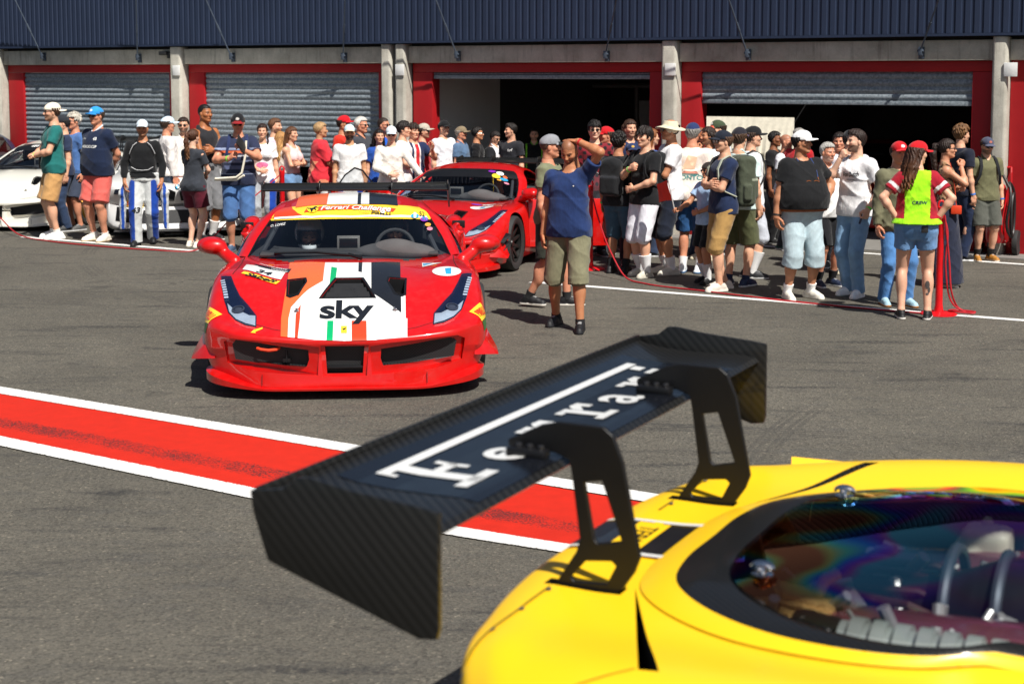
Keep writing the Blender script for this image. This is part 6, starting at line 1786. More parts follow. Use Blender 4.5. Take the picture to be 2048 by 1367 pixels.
def kidney_car():
    rows = [[(u, y, z * .88) for u, y, z in r] for r in KID]
    def gh(p): return (p[0] + .12, p[1] * .97, (p[2] - .80) * 1.0 + .838)
    car, P = super_coupe(bm_root, paint('cold white paint', '#e6e6e4'), dict(mu=5, mv=4, rows=rows, gh=gh, front=False, scoops=False, axles=(.93, 3.65), wing=False, cabin=True, mirrors=True, banner=M_TRIM))
    fr = lambda nm, poly, m, off: car.decal(nm, [([(p[0], p[1] * .88) for p in poly], [tuple(range(len(poly)))])], m, 'front', off)
    M_BAR = mesh_grille()
    for s_ in (-1, 1):
        k = [(s_ * a, b) for a, b in ((.035, .70), (.10, .735), (.25, .735), (.285, .70), (.27, .585), (.05, .575))]
        kid = fr('kidney_grille', k, M_TRIM, .006)
        m = MB(); m.tube([Vector((car.bv.ray_cast(Vector((2, a, b * .88)), Vector((-1, 0, 0)))[0] or Vector((0, a, b * .88)))) + Vector((.012, 0, 0)) for a, b in k], .012, 8, closed=True); m.build('grille_surround', M_TRIM, kid, smooth=True)
        fr('headlight', [(s_ * a, b) for a, b in ((.36, .70), (.44, .745), (.66, .745), (.84, .735), (.86, .66), (.62, .635), (.40, .645))], M_LAMPB, .006)
        for c_ in (.50, .68): car.decal('lamp_ring', [place2d(ellipse(0, 0, .045, .045), s_ * c_, .609)], plain('lamp glass grey', (.16, .17, .19), .15), 'front', .010)
        fr('side_intake', [(s_ * a, b) for a, b in ((.50, .40), (.82, .46), (.84, .25), (.56, .22))], M_TRIM, .006)
        fr('bumper_sticker', [(s_ * a, b) for a, b in ((.46, .56), (.74, .575), (.74, .47), (.46, .455))], V_YEL, .008)
        car.decal('lettering', [place2d(text_shapes('PIRELLI', 1, .03), s_ * .60, .453, .05 * s_, False, .075, .09)], V_RED, 'front', .012)
    fr('lower_grille', [(-.46, .42), (.46, .42), (.50, .22), (-.50, .22)], M_BAR, .006)
    fr('round_badge', ellipse(0, .775, .038, .032)[0], V_BLACK, .01)
    car.decal('badge_quarter', [([(p[0], p[1] * .88) for p in q_[0]], q_[1]) for q_ in [([(0, .775), (.026, .775), (.018, .796), (0, .80)], [(0, 1, 2, 3)]), ([(0, .775), (-.026, .775), (-.018, .754), (0, .75)], [(0, 1, 2, 3)])]], V_BLUE, 'front', .014)
    car.decal('badge_quarter', [([(p[0], p[1] * .88) for p in q_[0]], q_[1]) for q_ in [([(0, .775), (-.026, .775), (-.018, .796), (0, .80)], [(0, 1, 2, 3)]), ([(0, .775), (.026, .775), (.018, .754), (0, .75)], [(0, 1, 2, 3)])]], V_WHITE, 'front', .014)
    m = MB(); m.box((-.25, -.86, .085), (.10, .86, .10)); m.build('front_splitter', M_TRIM, bm_root, bevel=.006)
    car.decal('number_panel', [([(1.95, -.42), (1.95, -.20), (2.15, -.20), (2.15, -.42)], [(0, 1, 2, 3)])], V_WHITE, 'top', .006)
    car.decal('lettering', [place2d(text_shapes('5', 1, .03), 2.05, -.31, 0, True, .16, .2)], V_BLACK, 'top', .012)
    car.decal('red_pinstripe', [([(.7, -.5), (.9, -.35), (.92, -.36), (.72, -.51)], [(0, 1, 2, 3)]), ([(.7, .5), (.9, .35), (.92, .36), (.72, .51)], [(0, 1, 2, 3)])], V_RED, 'top', .004)
kidney_car()

# ------------------------------------------------------------------ a red car inside the open garage and the blue corner of a car at the left edge
pg = MW @ Vector((2.7, -1.5, 0))
rg_root = place_car('race_car', 'red race car parked in the shade inside the half open garage', pg, math.atan2(N_W.y, N_W.x), .012)
super_coupe(rg_root, PAINT_RED, dict(mu=4, mv=3, cabin=False))
c1 = spot(-62, 415)
bl_root = place_car('parked_car', 'dark blue car of which one corner shows at the left edge', c1, R(-70))
super_coupe(bl_root, paint('dark blue paint', '#0d2a45'), dict(mu=4, mv=3, cabin=False, front=False, wing=False, mirrors=False))

# ------------------------------------------------------------------ the yellow car in the foreground
PSI = R(-27.27); FY = Vector((math.cos(PSI), math.sin(PSI), 0)); LY = Vector((-FY.y, FY.x, 0))
WU = 4.40
wc_ = Vector((0.24894, 3.18992, 0)) * 1.0345
yel_root = place_car('race_car', 'yellow foreground race car with black lettered rear wing and glazed engine cover', wc_ + FY * WU, PSI, .32)

def yellow():
    global V_SEAM
    V_SEAM = plain('yellow seam', (.30, .2, .0), .7)
    red_black = plain('black red crackle paint', (.05, .004, .004), .35)
    holes = {}
    def cutfn(car, cut):
        def H(px, py): h = car.hit_px(px, py); return Vector((h.x, h.y, h.z)) if h is not None else None
        # engine bay opening: near side traced, mirrored to the far one
        pts = [(3.36, 0.0)]
        near = [H(*p) for p in ((1352, 1178), (1378, 1212), (1440, 1250), (1530, 1284), (1640, 1310), (1760, 1328), (1870, 1334), (1990, 1326))]
        half = [(-h.x, abs(h.y)) for h in near if h is not None]
        half.sort(key=lambda p: -p[0])
        holes['half'] = half
        u_end = min(p[0] for p in half) - .62
        poly = [(half[0][0] + .03, half[0][1] * .55)] + half + [(u_end, half[-1][1] - .02)]
        full = [(u, y) for u, y in poly] + [(u, -y) for u, y in poly[::-1]]
        holes['poly'] = poly
        n = len(full); vs = [Vector((-u, y, .52)) for u, y in full] + [Vector((-u, y, 1.3)) for u, y in full]
        fs = [tuple(range(n))[::-1], tuple(range(n, 2*n))] + [(i, (i+1) % n, n+(i+1) % n, n+i) for i in range(n)]
        cut.add(vs, fs, 2)
        # the two hot-air slits beside the engine cover
        a, b, c = H(1270, 1174), H(1276, 1338), H(1318, 1342)
        holes['slit'] = [a, b, c]
        for s_ in (1, -1):
            tri = [Vector((p.x, s_ * p.y, p.z)) for p in (a, b, c)]
            vs = [p - Vector((0, 0, .10)) for p in tri] + [Vector((p.x, p.y, 1.3)) for p in tri]
            cut.add(vs, [(2, 1, 0), (3, 4, 5), (0, 1, 4, 3), (1, 2, 5, 4), (2, 0, 3, 5)], 3)
        # slots the wing pylons stand in
        for s_ in (1, -1):
            cut.box((-(WU - .140), s_ * .345 - .018, .70), (-(WU + .03), s_ * .345 + .018, 1.2), 1)
    car, P = super_coupe(yel_root, PAINT_YEL, dict(mu=8, mv=7, cutfn=cutfn, rear_glass=False, front=True, wing=False, cabin=False))
    poly = holes['poly']
    # floor-level height of the lid's edge
    def zb(u, y):
        r = car.bv0.ray_cast(Vector((-u, y, 3)), Vector((0, 0, -1)))[0]; return r.z if r else .87
    def ring(k0, k1, lift0, lift1, mat, name):
        """Band following the opening, between two inset fractions."""
        cu = 3.4
        rows = []
        full = [(u, y) for u, y in poly] ; full = full + [(poly[-1][0], 0.0)]
        full = [(poly[0][0], 0.0)] + full
        def pt(u, y, k, lift): kk = 1 - (1 - k) * (.95 if u > cu else .3); uu = cu + (u - cu) * kk; yy = y * (1 - (1 - k) * .36); return (uu, yy, zb(uu, yy) + lift)
        A = [[pt(u, y, k0, lift0), pt(u, y, (k0 + k1) / 2, (lift0 + lift1) / 2 + .004), pt(u, y, k1, lift1)] for u, y in full]
        vs, fs = [], []
        for s_ in (1, -1):
            b = len(vs); E = herm(np.array(A), 4)
            for r in E: vs += [(-p[0], p[1] * s_, p[2]) for p in r]
            for i in range(len(E) - 1):
                for j in range(2):
                    q = (b+i*3+j, b+i*3+j+1, b+(i+1)*3+j+1, b+(i+1)*3+j); fs.append(q if s_ > 0 else q[::-1])
        o = from_data(name, vs, fs, mat, yel_root); 
        bmx = bmesh.new(); bmx.from_mesh(o.data); bmesh.ops.remove_doubles(bmx, verts=bmx.verts, dist=1e-4); bmesh.ops.recalc_face_normals(bmx, faces=bmx.faces)
        if sum(f.normal.z for f in bmx.faces) < 0: bmesh.ops.reverse_faces(bmx, faces=bmx.faces)
        bmx.to_mesh(o.data); bmx.free(); return o
    lid = ring(1.10, 1.0, .004, .020, PAINT_YEL, 'engine_cover_frame')
    ring(1.0, .84, .021, .028, carbon('carbon frame', 240, .009), 'carbon_surround')
    # clear cover
    vs, fs = [], []; cu = 3.4
    K = [.90, .7, .5, .3, .12, .0]
    fullp = [(poly[0][0], 0.0)] + poly + [(poly[-1][0], 0.0)]; fullp = fullp + [(u, -y) for u, y in fullp[::-1][1:-1]]
    E = herm(np.array([[(u, y)] for u, y in fullp + [fullp[0]]]), 3)[:-1, 0]
    n = len(E)
    for k in K[:-1]:
        for u, y in E: uu, yy = cu + (u - cu) * (k if u < cu else k * .955), y * min(.945, k * 1.05); vs.append((-uu, yy, zb(uu, yy) + .030 + .035 * (1 - k)))
    vs.append((-cu, 0, zb(cu, 0) + .068))
    for r in range(len(K) - 2):
        for i in range(n): j = (i + 1) % n; fs.append((r*n+i, r*n+j, (r+1)*n+j, (r+1)*n+i))
    c_ = len(vs) - 1; r = len(K) - 2
    for i in range(n): fs.append((r*n+i, r*n+(i+1) % n, c_))
    gl = from_data('engine_cover_glass', vs, fs, glass_material('stressed clear plastic', (.80, .82, .82), True), yel_root)
    bmx = bmesh.new(); bmx.from_mesh(gl.data); bmesh.ops.recalc_face_normals(bmx, faces=bmx.faces)
    if sum(f.normal.z for f in bmx.faces) < 0: bmesh.ops.reverse_faces(bmx, faces=bmx.faces)
    bmx.to_mesh(gl.data); bmx.free()
    # ---- engine
    film = NT('iridescent cam cover'); 
    mr = film.node('ShaderNodeMapRange'); mr.inputs['From Min'].default_value = .3; mr.inputs['From Max'].default_value = .7; mr.inputs['To Min'].default_value = 250; mr.inputs['To Max'].default_value = 800
    film.lk(film.noise(4.5, 1), mr.inputs[0]); film.lk(mr.outputs[0], film.b.inputs['Thin Film Thickness']); film.b.inputs['Thin Film IOR'].default_value = 1.9
    film.set(color=(.16, .045, .06), rough=.22, coat=1.0)
    f = Field((-3.95, -.55, .55), (-3.05, .55, .95), .013)
    for s_ in (-1, 1):
        f.cone((-3.86, .20 * s_, .765), (-3.10, .27 * s_, .79), .095, .135, .04)
        for i in range(4): f.cone((-3.74 + .16 * i, .16 * s_, .79), (-3.74 + .16 * i, .03 * s_, .75), .045, .040, .03)
    Vm, Fm = f.mesh(); from_data('intake_manifold', Vm, Fm.tolist(), film.m, yel_root)
    f = Field((-4.0, -.6, .5), (-2.9, .6, .85), .02); f.rbox((-3.5, 0, .60), (.42, .42, .10), .05, .03)
    for s_ in (-1, 1): f.rbox((-3.45, .40 * s_, .68), (.36, .07, .07), .03, .03)
    Vm, Fm = f.mesh(); from_data('engine_block', Vm, Fm.tolist(), plain('dark casting', (.03, .03, .033), .5, .4), yel_root)
    m = MB(); m.tube([(-4.0, -.02, .82), (-3.7, .0, .83), (-3.0, .02, .86)], [.035, .045, .05], 12); m.build('spine_duct', M_TRIM, yel_root, smooth=True)
    f = Field((-3.80, -.20, .66), (-3.2, .24, 1.02), .011); f.cone((-3.55, .01, .80), (-3.35, .01, .82), .13, .14, .03); f.cone((-3.70, .01, .78), (-3.55, .01, .80), .10, .13, .02)
    Vm, Fm = f.mesh(); from_data('airbox', Vm, Fm.tolist(), plain('satin black casting', (.014, .014, .016), .3), yel_root)
    m = MB()
    for x in (-3.68, -3.58, -3.50): m.tube([Vector((x, .01 + .142 * math.cos(a), .795 + .142 * math.sin(a))) for a in [i * math.pi / 14 for i in range(28)]], .012, 8, closed=True)
    m.build('airbox_rib', M_STEEL, yel_root, smooth=True)
    f = Field((-3.8, .15, .72), (-3.5, .42, 1.0), .009); f.rbox((-3.66, .27, .872), (.052, .048, .046), .018, .01); f.cone((-3.66, .27, .905), (-3.66, .27, .93), .014, .013, .008); f.rbox((-3.70, .27, .85), (.03, .06, .03), .012, .01)
    Vm, Fm = f.mesh(); from_data('coolant_bottle', Vm, Fm.tolist(), plain('cream plastic', '#f3eedb', .45), yel_root)
    m = MB()
    for i in range(15): 
        a = i / 14; x, y = -3.80 + .30 * a, -.37 - .05 * a; r = .058 if i % 2 else .048
        m.tube([(x - .013, y, .845 + .02 * a), (x + .013, y, .845 + .02 * a)], r, 16)
    m.build('ribbed_hose', plain('grey ribbed hose', '#9fa6a4', .4, .2), yel_root, smooth=True)
    gold = NT('gold heat foil'); gold.set(color=(.88, .56, .20), rough=gold.math('ADD', gold.math('MULTIPLY', gold.noise(40, 4), .25), .25), metal=.55); gold.bump(gold.noise(70, 5, .7), .9, .01)
    m = MB(); mg = Matrix.Translation((-3.93, -.215, .845)) @ Matrix.Rotation(R(25), 4, 'Z') @ Matrix.Rotation(R(14), 4, 'Y')
    m.box((-.055, -.04, -.05), (.055, .04, .035), 0, mg); m.box((-.06, -.045, .012), (.06, .045, .022), 0, mg); m.box((-.06, -.045, -.03), (.06, .045, -.02), 0, mg); m.tube([mg @ Vector((.02, 0, .03)), mg @ Vector((.03, .01, .065)), mg @ Vector((.055, .03, .08))], .013, 10); m.tube([mg @ Vector((-.055, 0, -.02)), mg @ Vector((-.10, -.01, -.03))], .03, 14)
    m.build('heat_shield', gold.m, yel_root, bevel=.006)
    f = Field((-3.98, -.44, .74), (-3.76, -.24, .93), .009); f.rbox((-3.87, -.34, .835), (.05, .045, .045), .015, .01); f.wrinkle(.004, 9, 80); Vm, Fm = f.mesh(); from_data('oil_filter_bracket', Vm, Fm.tolist(), M_TRIM, yel_root)
    m = MB(); rg = random.Random(5)
    for i in range(44):
        x, y = -4.0 + rg.random() * .6, (rg.random() - .5) * .75; m.tube([(x, y, .80 + rg.random() * .06), (x + rg.uniform(-.05, .05), y + rg.uniform(-.04, .04), .85 + rg.random() * .045)], rg.uniform(.005, .015), 10)
    m.build('engine_fitting', plain('brushed alloy', (.55, .55, .56), .38, .6), yel_root, smooth=True)
    m = MB()
    for i in range(4): y = -.12 + .09 * i; m.tube([(-4.02, y, .78), (-3.9, y + .03 * (-1) ** i, .85), (-3.74, y - .02, .86), (-3.6, y + .02, .80)], .009, 8)
    m.build('hose_bundle', plain('dark red hose', (.05, .01, .01), .4), yel_root, smooth=True)
    # spring latches at the rear corners of the cover
    for s_ in (-1, 1):
        m = MB(); cx_, cy_ = -3.985, .305 * s_; z0 = zb(3.985, .305) + .036
        m.lathe([(.001, .0), (.020, 0), (.022, .004), (.009, .007), (.007, .015), (.001, .016)], 20, 0, Matrix.Translation((cx_, cy_, z0)))
        m.tube([Vector((cx_ + .022 * math.cos(a), cy_ + .008 * math.sin(a), z0 + .014 + .010 * abs(math.sin(a)))) for a in [i * math.pi / 8 for i in range(16)]], .004, 6, closed=True)
        m.tube([Vector((cx_ + .007 * math.cos(a), cy_ + .022 * math.sin(a), z0 + .018)) for a in [i * math.pi / 8 for i in range(16)]], .004, 6, closed=True)
        m.build('spring_latch', M_CHROME, yel_root, smooth=True)
    m = MB(); m.box((-3.93, -.17, zb(3.9, 0) - .10), (-3.88, .17, zb(3.9, 0) - .085)); m.build('cover_brace', M_TRIM, yel_root, bevel=.004)
    # ---- black inlay with white hems over the tail, yellow bars left between
    Y = lambda nm, pts, m, off=.003: car.decal(nm, [car.px_poly(pts)], m, 'top', off, .02)
    uin = poly[0][0] + .075
    car.decal('tail_inlay', [([(uin + .005, -.115), (uin + .005, .125), (4.495, .105), (4.495, -.095)], [(0, 1, 2, 3)])], V_BLACK, 'top', .004)
    for s_ in (-1, 1): car.decal('white_hem', [([(uin - .02, .118 * s_), (uin - .02, .136 * s_), (4.49, .114 * s_), (4.49, .098 * s_)], [(0, 1, 2, 3)])], V_WHITE, 'top', .006)
    car.decal('yellow_bar', [([(4.33, -.10), (4.33, .10), (4.405, .098), (4.405, -.098)], [(0, 1, 2, 3)])], PAINT_YEL, 'top', .007)
    car.decal('yellow_bar', [([(uin + .085, -.11), (uin + .085, .11), (uin + .105, .11), (uin + .105, -.11)], [(0, 1, 2, 3)])], PAINT_YEL, 'top', .007)
    car.decal('lettering', [place2d(text_shapes('TEPA', 1, .0, 0, .8, 1.1), 4.367, .0, math.pi, True, .062, .062)], V_BLACK, 'top', .010)
    # shut lines of the rear clam
    for s_ in (-1, 1):
        a, b, c = holes['slit']
        car.decal('shut_line', [([(-b.x + .002, abs(b.y) * s_), (4.28, .93 * s_), (4.285, .93 * s_), (-b.x + .007, abs(b.y) * s_)], [(0, 1, 2, 3)])], plain('shut line', (.25, .17, .0), .7), 'top', .003)
        car.decal('shut_line', [([(4.405, .22 * s_), (4.40, .86 * s_), (4.406, .86 * s_), (4.411, .22 * s_)], [(0, 1, 2, 3)])], plain('shut line', (.25, .17, .0), .7), 'top', .003)
    rv = []
    for s_ in (-1, 1):
        for q in range(5): rv.append(ellipse(4.40 - .0 * q, (.28 + .12 * q) * s_, .006, .006, 10))
        for q in range(6): rv.append(ellipse(3.5 + .12 * q, (.80 + .012 * q) * s_, .006, .006, 10))
    car.decal('fastener', rv, M_STEEL, 'top', .004)
    # winglet on each rear haunch
    for s_ in (-1, 1):
        m = MB(); m.add([(-4.28, .87 * s_, .80), (-4.12, .955 * s_, .845), (-4.285, .89 * s_, .858), (-4.25, .925 * s_, .78), (-4.10, .972 * s_, .83), (-4.26, .92 * s_, .848)], [(0, 1, 2), (3, 5, 4), (0, 3, 4, 1), (1, 4, 5, 2), (2, 5, 3, 0)])
        m.build('winglet', PAINT_YEL, yel_root)
    # ---- wing
    LEu = WU - .017
    w_ = rear_wing(yel_root, LEu, 1.112, .90, dict(pylon=plain('black anodised plate', (.007, .007, .008), .4, spec=.3)), carbon('carbon wing', 150, .010), chord=.362)
    # lettering lies along the span, its head towards the trailing edge, read from behind
    def on_wing(P2, F2, mat, off=.0035):
        """P2: (along the span to the car's left, from the leading edge backwards)."""
        bmw = bmesh.new(); vs = [bmw.verts.new((p[0], p[1], 0)) for p in P2]
        for f_ in F2:
            try: bmw.faces.new([vs[i] for i in f_])
            except ValueError: pass
        bmesh.ops.triangulate(bmw, faces=bmw.faces)
        k = .0
        while k < .42:
            bmesh.ops.bisect_plane(bmw, geom=bmw.verts[:] + bmw.edges[:] + bmw.faces[:], plane_co=(0, k, 0), plane_no=(0, 1, 0)); k += .02
        up = [(0.0, 0.0), (.012, .010), (.05, .015), (.12, .013), (.20, .012), (.28, .016), (.34, .026), (.36, .032)]; kk = .362 / .36
        for v in bmw.verts:
            b, a = v.co.x, v.co.y; z = float(np.interp(a / kk, [p[0] for p in up], [p[1] for p in up])) * kk
            v.co = Vector((-(LEu + a), b, 1.112 + z + off))
        bmw.normal_update(); bmesh.ops.reverse_faces(bmw, faces=[f for f in bmw.faces if f.normal.z < 0])
        me = bpy.data.meshes.new('wing_lettering'); bmw.to_mesh(me); bmw.free(); return link('wing_lettering', me, mat, w_)
    base, xh, cap = .076, .105, .188
    on_wing([(-.70, .016), (.70, .016), (.70, .325), (-.70, .325)], [(0, 1, 2, 3)], plain('gloss black panel', (.006, .007, .010), .16, spec=.5), .0015)
    def rect(x0, y0, x1, y1): return [(x0, y0), (x1, y0), (x1, y1), (x0, y1)]
    def put(polys):
        P2, F2 = [], []
        for p in polys: b_ = len(P2); P2 += p; F2.append(tuple(range(b_, b_ + len(p))))
        on_wing(P2, F2, V_WHITE)
    x = -.60
    put([rect(x - .025, base + cap - .012, .62, base + cap + .014), rect(x - .036, base + cap - .032, x - .022, base + cap + .014)])
    put([rect(x + .004, base, x + .044, base + cap - .012)]); put([rect(x - .038, base - .002, x + .095, base + .026)]); put([rect(x + .045, base + .095, x + .11, base + .120)]); put([rect(x + .092, base + .070, x + .11, base + .145)])
    def glyph(ch, cx, hgt=.142, bold=.016, wide=1.15):
        P_, F_ = text_shapes(ch, 1, bold, 0, wide); ys = [p[1] for p in P_]; y0 = min(ys); sc_ = hgt / .72
        return on_wing([(cx + p[0] * sc_, base + (p[1] - y0) * sc_) for p in P_], F_, V_WHITE)
    glyph('e', -.375)
    def slab_r(x):
        k = 1.22
        put([rect(x - .040, base - .002, x + .055, base + .020)]); put([rect(x - .011, base + .020, x + .020, base + .120)]); put([rect(x - .040, base + .100, x - .014, base + .120)])
        put([[(x + .024, base + .076), (x + .024, base + .104), (x + .050, base + .124), (x + .090, base + .122), (x + .090, base + .080), (x + .066, base + .080), (x + .064, base + .100)]])
    slab_r(-.165); slab_r(.035)
    glyph('a', .215)
    slab_r(.385)
    put([rect(.555, base + .140, .598, base + .170)]); put([rect(.56, base, .597, base + .120)]); put([rect(.535, base - .002, .62, base + .020)]); put([rect(.535, base + .10, .56, base + .120)])
yellow()
# ================================================================== PEOPLE
def held_box(root, J, key, name, label, cat, size, mat, off=(.08, 0, .02), mats2=None):
    sh, el, wr, hk, hd, bk = J[key]; p = wr + hd * off[0] + bk * off[2]
    e = wear(root, name, label, cat); side = np.cross(bk, hd)
    Mx = Matrix(((hd[0], side[0], bk[0], p[0]), (hd[1], side[1], bk[1], p[1]), (hd[2], side[2], bk[2], p[2]), (0, 0, 0, 1)))
    m = MB(); m.box((-size[0]/2, -size[1]/2, -size[2]/2), (size[0]/2, size[1]/2, size[2]/2), 0, Mx); m.build('case', mat, e, bevel=.004)
    return e, Mx

# ---- left group
def ex(root, J, LEG, Mh, prof):
    e = wear(root, 'shoulder_bag', 'small black shoulder bag worn by the man in the teal shirt', 'bag')
    m = MB(); P = [Vector(p) for p in ((.03, -.165, 1.10), (.115, -.11, 1.22), (.135, .0, 1.34), (.06, .085, 1.455), (-.05, .10, 1.44), (-.135, .0, 1.30), (-.12, -.12, 1.12), (-.02, -.185, 1.02))]
    m.tube(P, .011, 8, closed=True); m.build('strap', plain('black webbing', (.012, .012, .013), .8), e, smooth=True)
    m = MB(); m.box((-.02, -.235, .90), (.15, -.175, 1.07)); m.build('pouch', plain('black nylon', (.015, .015, .016), .7), e, bevel=.02)
person('man in a teal t-shirt and tan shorts with a cream cap worn backwards', (112, 477), 203, -62, fat=.15, hair=('short', '#4a3222'), hat=('capback', '#efe2cc'), glasses=True, beard=.5,
       shirt=('tee', '#1c6a67'), legs=('shorts', '#c4965f', .50), shoes=('#f1efea', '#e9e6df'), socks=('#e8e6e0', .05), arms=('clasp', 'clasp'), bands=(('L', '#7fe04a'),), extra=ex)
person('man in a dark cap mostly hidden behind the man in teal', (132, 462), 229, -60, hair=('short', '#222'), hat=('cap', '#25282e'), shirt=('tee', '#27324c'), legs=('jeans', '#2c3c58'), shoes=('#333', '#ddd'))
person('grey curly haired man in a blue t-shirt and sunglasses', (154, 460), 226, -40, hair=('curly', '#b5aea2'), glasses=True, skin='red', shirt=('tee', '#4a6da4'), legs=('shorts', '#3a4254'), shoes=('#555', '#ddd'), arms=('down', 'down'))
p_ = person('man in a navy polo shirt and salmon shorts with a bright blue cap', (200, 482), 211, -30, fat=.38, hair=('short', '#4a3a2c'), hat=('cap', '#2b92dc', '#2380c6', '#d8e8f4'), glasses=True, skin='red',
       shirt=('polo', '#14213c', '#cfd3da'), legs=('shorts', '#de655c', .52), shoes=('#efe6d6', '#b39a72'), socks=('#f0eeea', .04), arms=('back', 'back'))
cloth_print(p_, 'polo_shirt', [(place2d(text_shapes("AMERICA'S CUP", 1, .03), 0, 1.24, 0, False, .036, .048), V_WHITE), (place2d(text_shapes('43', 1, .04), .09, 1.34, 0, False, .05, .05), V_WHITE), (place2d(text_shapes('37th', 1, .0), -.08, 1.34, 0, False, .03, .03), V_WHITE)])
def ex(root, J, LEG, Mh, prof):
    f = Field((-.3, -.42, .16), (.25, .42, 1.02), .014)
    for s in (-1, 1):
        f.cone((.03, .17 * s, .97), (.02, .285 * s, .72), .055, .06, .03); f.cone((.02, .285 * s, .72), (.0, .30 * s, .22), .06, .036, .03, None, 1.0)
    f.loft([(.90, -.005, .128, .186), (.97, .0, .125, .182), (1.01, .0, .12, .178)], .012, .02)
    f.wrinkle(.008, 77); V, F = f.mesh(); c = np.tile(hx('#c9cbc9'), (len(V), 1)); m = (np.abs(V[:, 1]) > .23) & (V[:, 0] > -.005) & (np.abs(np.abs(V[:, 1]) - .29) < .022); c[m] = hx('#1b4aa6')
    np_mesh('hanging_suit_sleeves', V, F, c, M_CLOTH, root)
    m = MB()
    for s in (-1, 1): m.tube([Vector(q) for q in ((.10, .07 * s, 1.44), (.128, .12 * s, 1.40), (.118, .155 * s, 1.33), (.10, .175 * s, 1.28))], .005, 6)
    m.tube([Vector(q) for q in ((.14, -.15, 1.10), (.155, -.08, 1.06), (.16, 0, 1.055), (.155, .08, 1.06), (.14, .15, 1.10))], .005, 6)
    m.build('piping', plain('silver piping', (.55, .55, .56), .5), root, smooth=True)
p_ = person('racing driver with his grey and blue race suit rolled down to the waist', (290, 489), 237, 8, hair=('short', '#2a1e18'), hat=('cap', '#d9e6f0', '#e6eef4'), beard=.45, skin='tan',
       shirt=('long', '#121316'), legs=('suit', '#c3c5c4'), shoes=('#141518', '#101013', 1), arms=('suit', 'suit'), stance=(-.14, .12), hemz=.95, extra=ex)
cloth_print(p_, 'suit_trousers', [(place2d(text_shapes('43', 1, .04, .2), -.095, .50, 0, False, .11, .10), V_BLACK)])
person('man in a pale shirt and white cap seen from behind beside the driver', (339, 468), 231, 120, hair=('short', '#3a2a20'), hat=('cap', '#c9def0'), shirt=('long', '#e6e0dc'), legs=('jeans', '#3c4658'), shoes=('#444', '#ddd'), skin='red')
person('bearded man in sunglasses and a white shirt in front of a concrete pillar', (371, 462), 234, 5, hair=('short', '#2a1c14'), beard=.8, glasses=True, shirt=('polo', '#ece8e2'), legs=('jeans', '#b01e24'), shoes=('#444', '#ddd'))
person('tall man in a black tank top and grey denim shorts with folded arms', (414, 480), 207, 55, hair=('crop', '#17110e'), skin='#a86b44', shirt=('tank', '#26262a'), legs=('long_shorts', '#77787b', .42), shoes=('#1e1e21', '#e9e6e0'), socks=('#f1f0ee', .17), arms=('cross', 'cross'))
person('girl with a long brown ponytail, dark grey t-shirt and maroon shorts', (390, 494), 257, 150, 'f', hair=('ponytail', '#4b2d1c', '#7a5132'), shirt=('tee', '#33373f'), legs=('mid', '#581225', .60), shoes=('#e9e0d0', '#e4dccb'), skin='fair', arms=('belly', 'belly'), stance=(.02, -.04), hemz=.84)
def ex(root, J, LEG, Mh, prof):
    straps(root, '#22305a', .03)
    e, Mx = held_box(root, J, 'L', 'tablet', 'black phone in a case held up by the man in the striped shirt', 'phone', (.20, .15, .014), M_BLACK, (.10, 0, .03))
    e = wear(root, 'tubular_seat', 'folding seat of white tube hanging from the striped man\'s arm', 'folding seat')
    m = MB(); m.tube([Vector(q) for q in ((.30, .11, 1.42), (.315, .10, 1.25), (.32, .05, 1.02), (.31, -.02, .965), (.24, -.28, .945), (.21, -.29, .93), (.28, -.02, .93), (.33, .08, .99))], .014, 8); m.build('tube', plain('cream tube', '#e9e2d0', .4), e, smooth=True)
p_ = person('man in a striped navy t-shirt and denim shorts taking a picture', (480, 503), 224, 8, fat=.28, look=(0, 14), hair=('short', '#5a4a3e'), hat=('cap', '#121419', '#8d1218', '#c9c4be'), glasses=True, skin='red',
       shirt=('tee', '#262d47'), stripes=((1.30, 1.325, '#8f9bb8'), (1.255, 1.29, '#d4673c'), (1.215, 1.235, '#c9cdd6'), (1.14, 1.165, '#6e7897'), (1.06, 1.10, '#565f80'), (.99, 1.005, '#8a94b0')), legs=('shorts', '#46699a', .45, 'denim'), shoes=('#43566f', '#8b8f96'), arms=('photo', 'photolow'), bands=(('R', '#7fe04a'),), step=.010, extra=ex)
p_ = person('smiling woman with a dark braid and a white printed t-shirt', (528, 474), 246, 4, 'f', hair=('braid', '#2c1c16'), shirt=('tee', '#f0eeec'), legs=('suit', '#a7abb0'), shoes=('#222', '#222'), arms=('down', 'belly'))
cloth_print(p_, 't_shirt', [(place2d(text_shapes('GLORIOUS', 1, .02), 0, 1.22, 0, False, .045, .06), plain('grey print', (.35, .34, .34), .8)), (ellipse(0, 1.12, .09, .045), plain('pink print', '#e77aa6', .8))])
person('bearded man with brown hair seen in profile in a lilac t-shirt', (553, 465), 236, 72, hair=('short', '#5c3c26'), beard=.75, shirt=('tee', '#cfc7d6'), legs=('jeans', '#33405a'), shoes=('#444', '#ddd'))
person('blonde woman half hidden behind the woman in the pink top', (564, 466), 262, 140, 'f', hair=('long', '#a97c4a', '#c79c63'), shirt=('tee', '#d9cfc4'), legs=('mini', '#5d7ea4'), shoes=('#ddd', '#ddd'))
person('woman with long wavy brown hair, pink vest top and denim shorts', (586, 474), 252, 62, 'f', hair=('long', '#5c3a24', '#8c6038'), shirt=('crop', '#e4c4c4'), legs=('mini', '#6b8eb5'), shoes=('#ddd', '#ddd'), arms=('cross', 'cross'), skin='light')
def pon(V, c):
    m = (np.sin(V[:, 1] * 22 + V[:, 2] * 9) > .35) & (V[:, 2] < 1.18); c[m] = hx('#e08d6c')
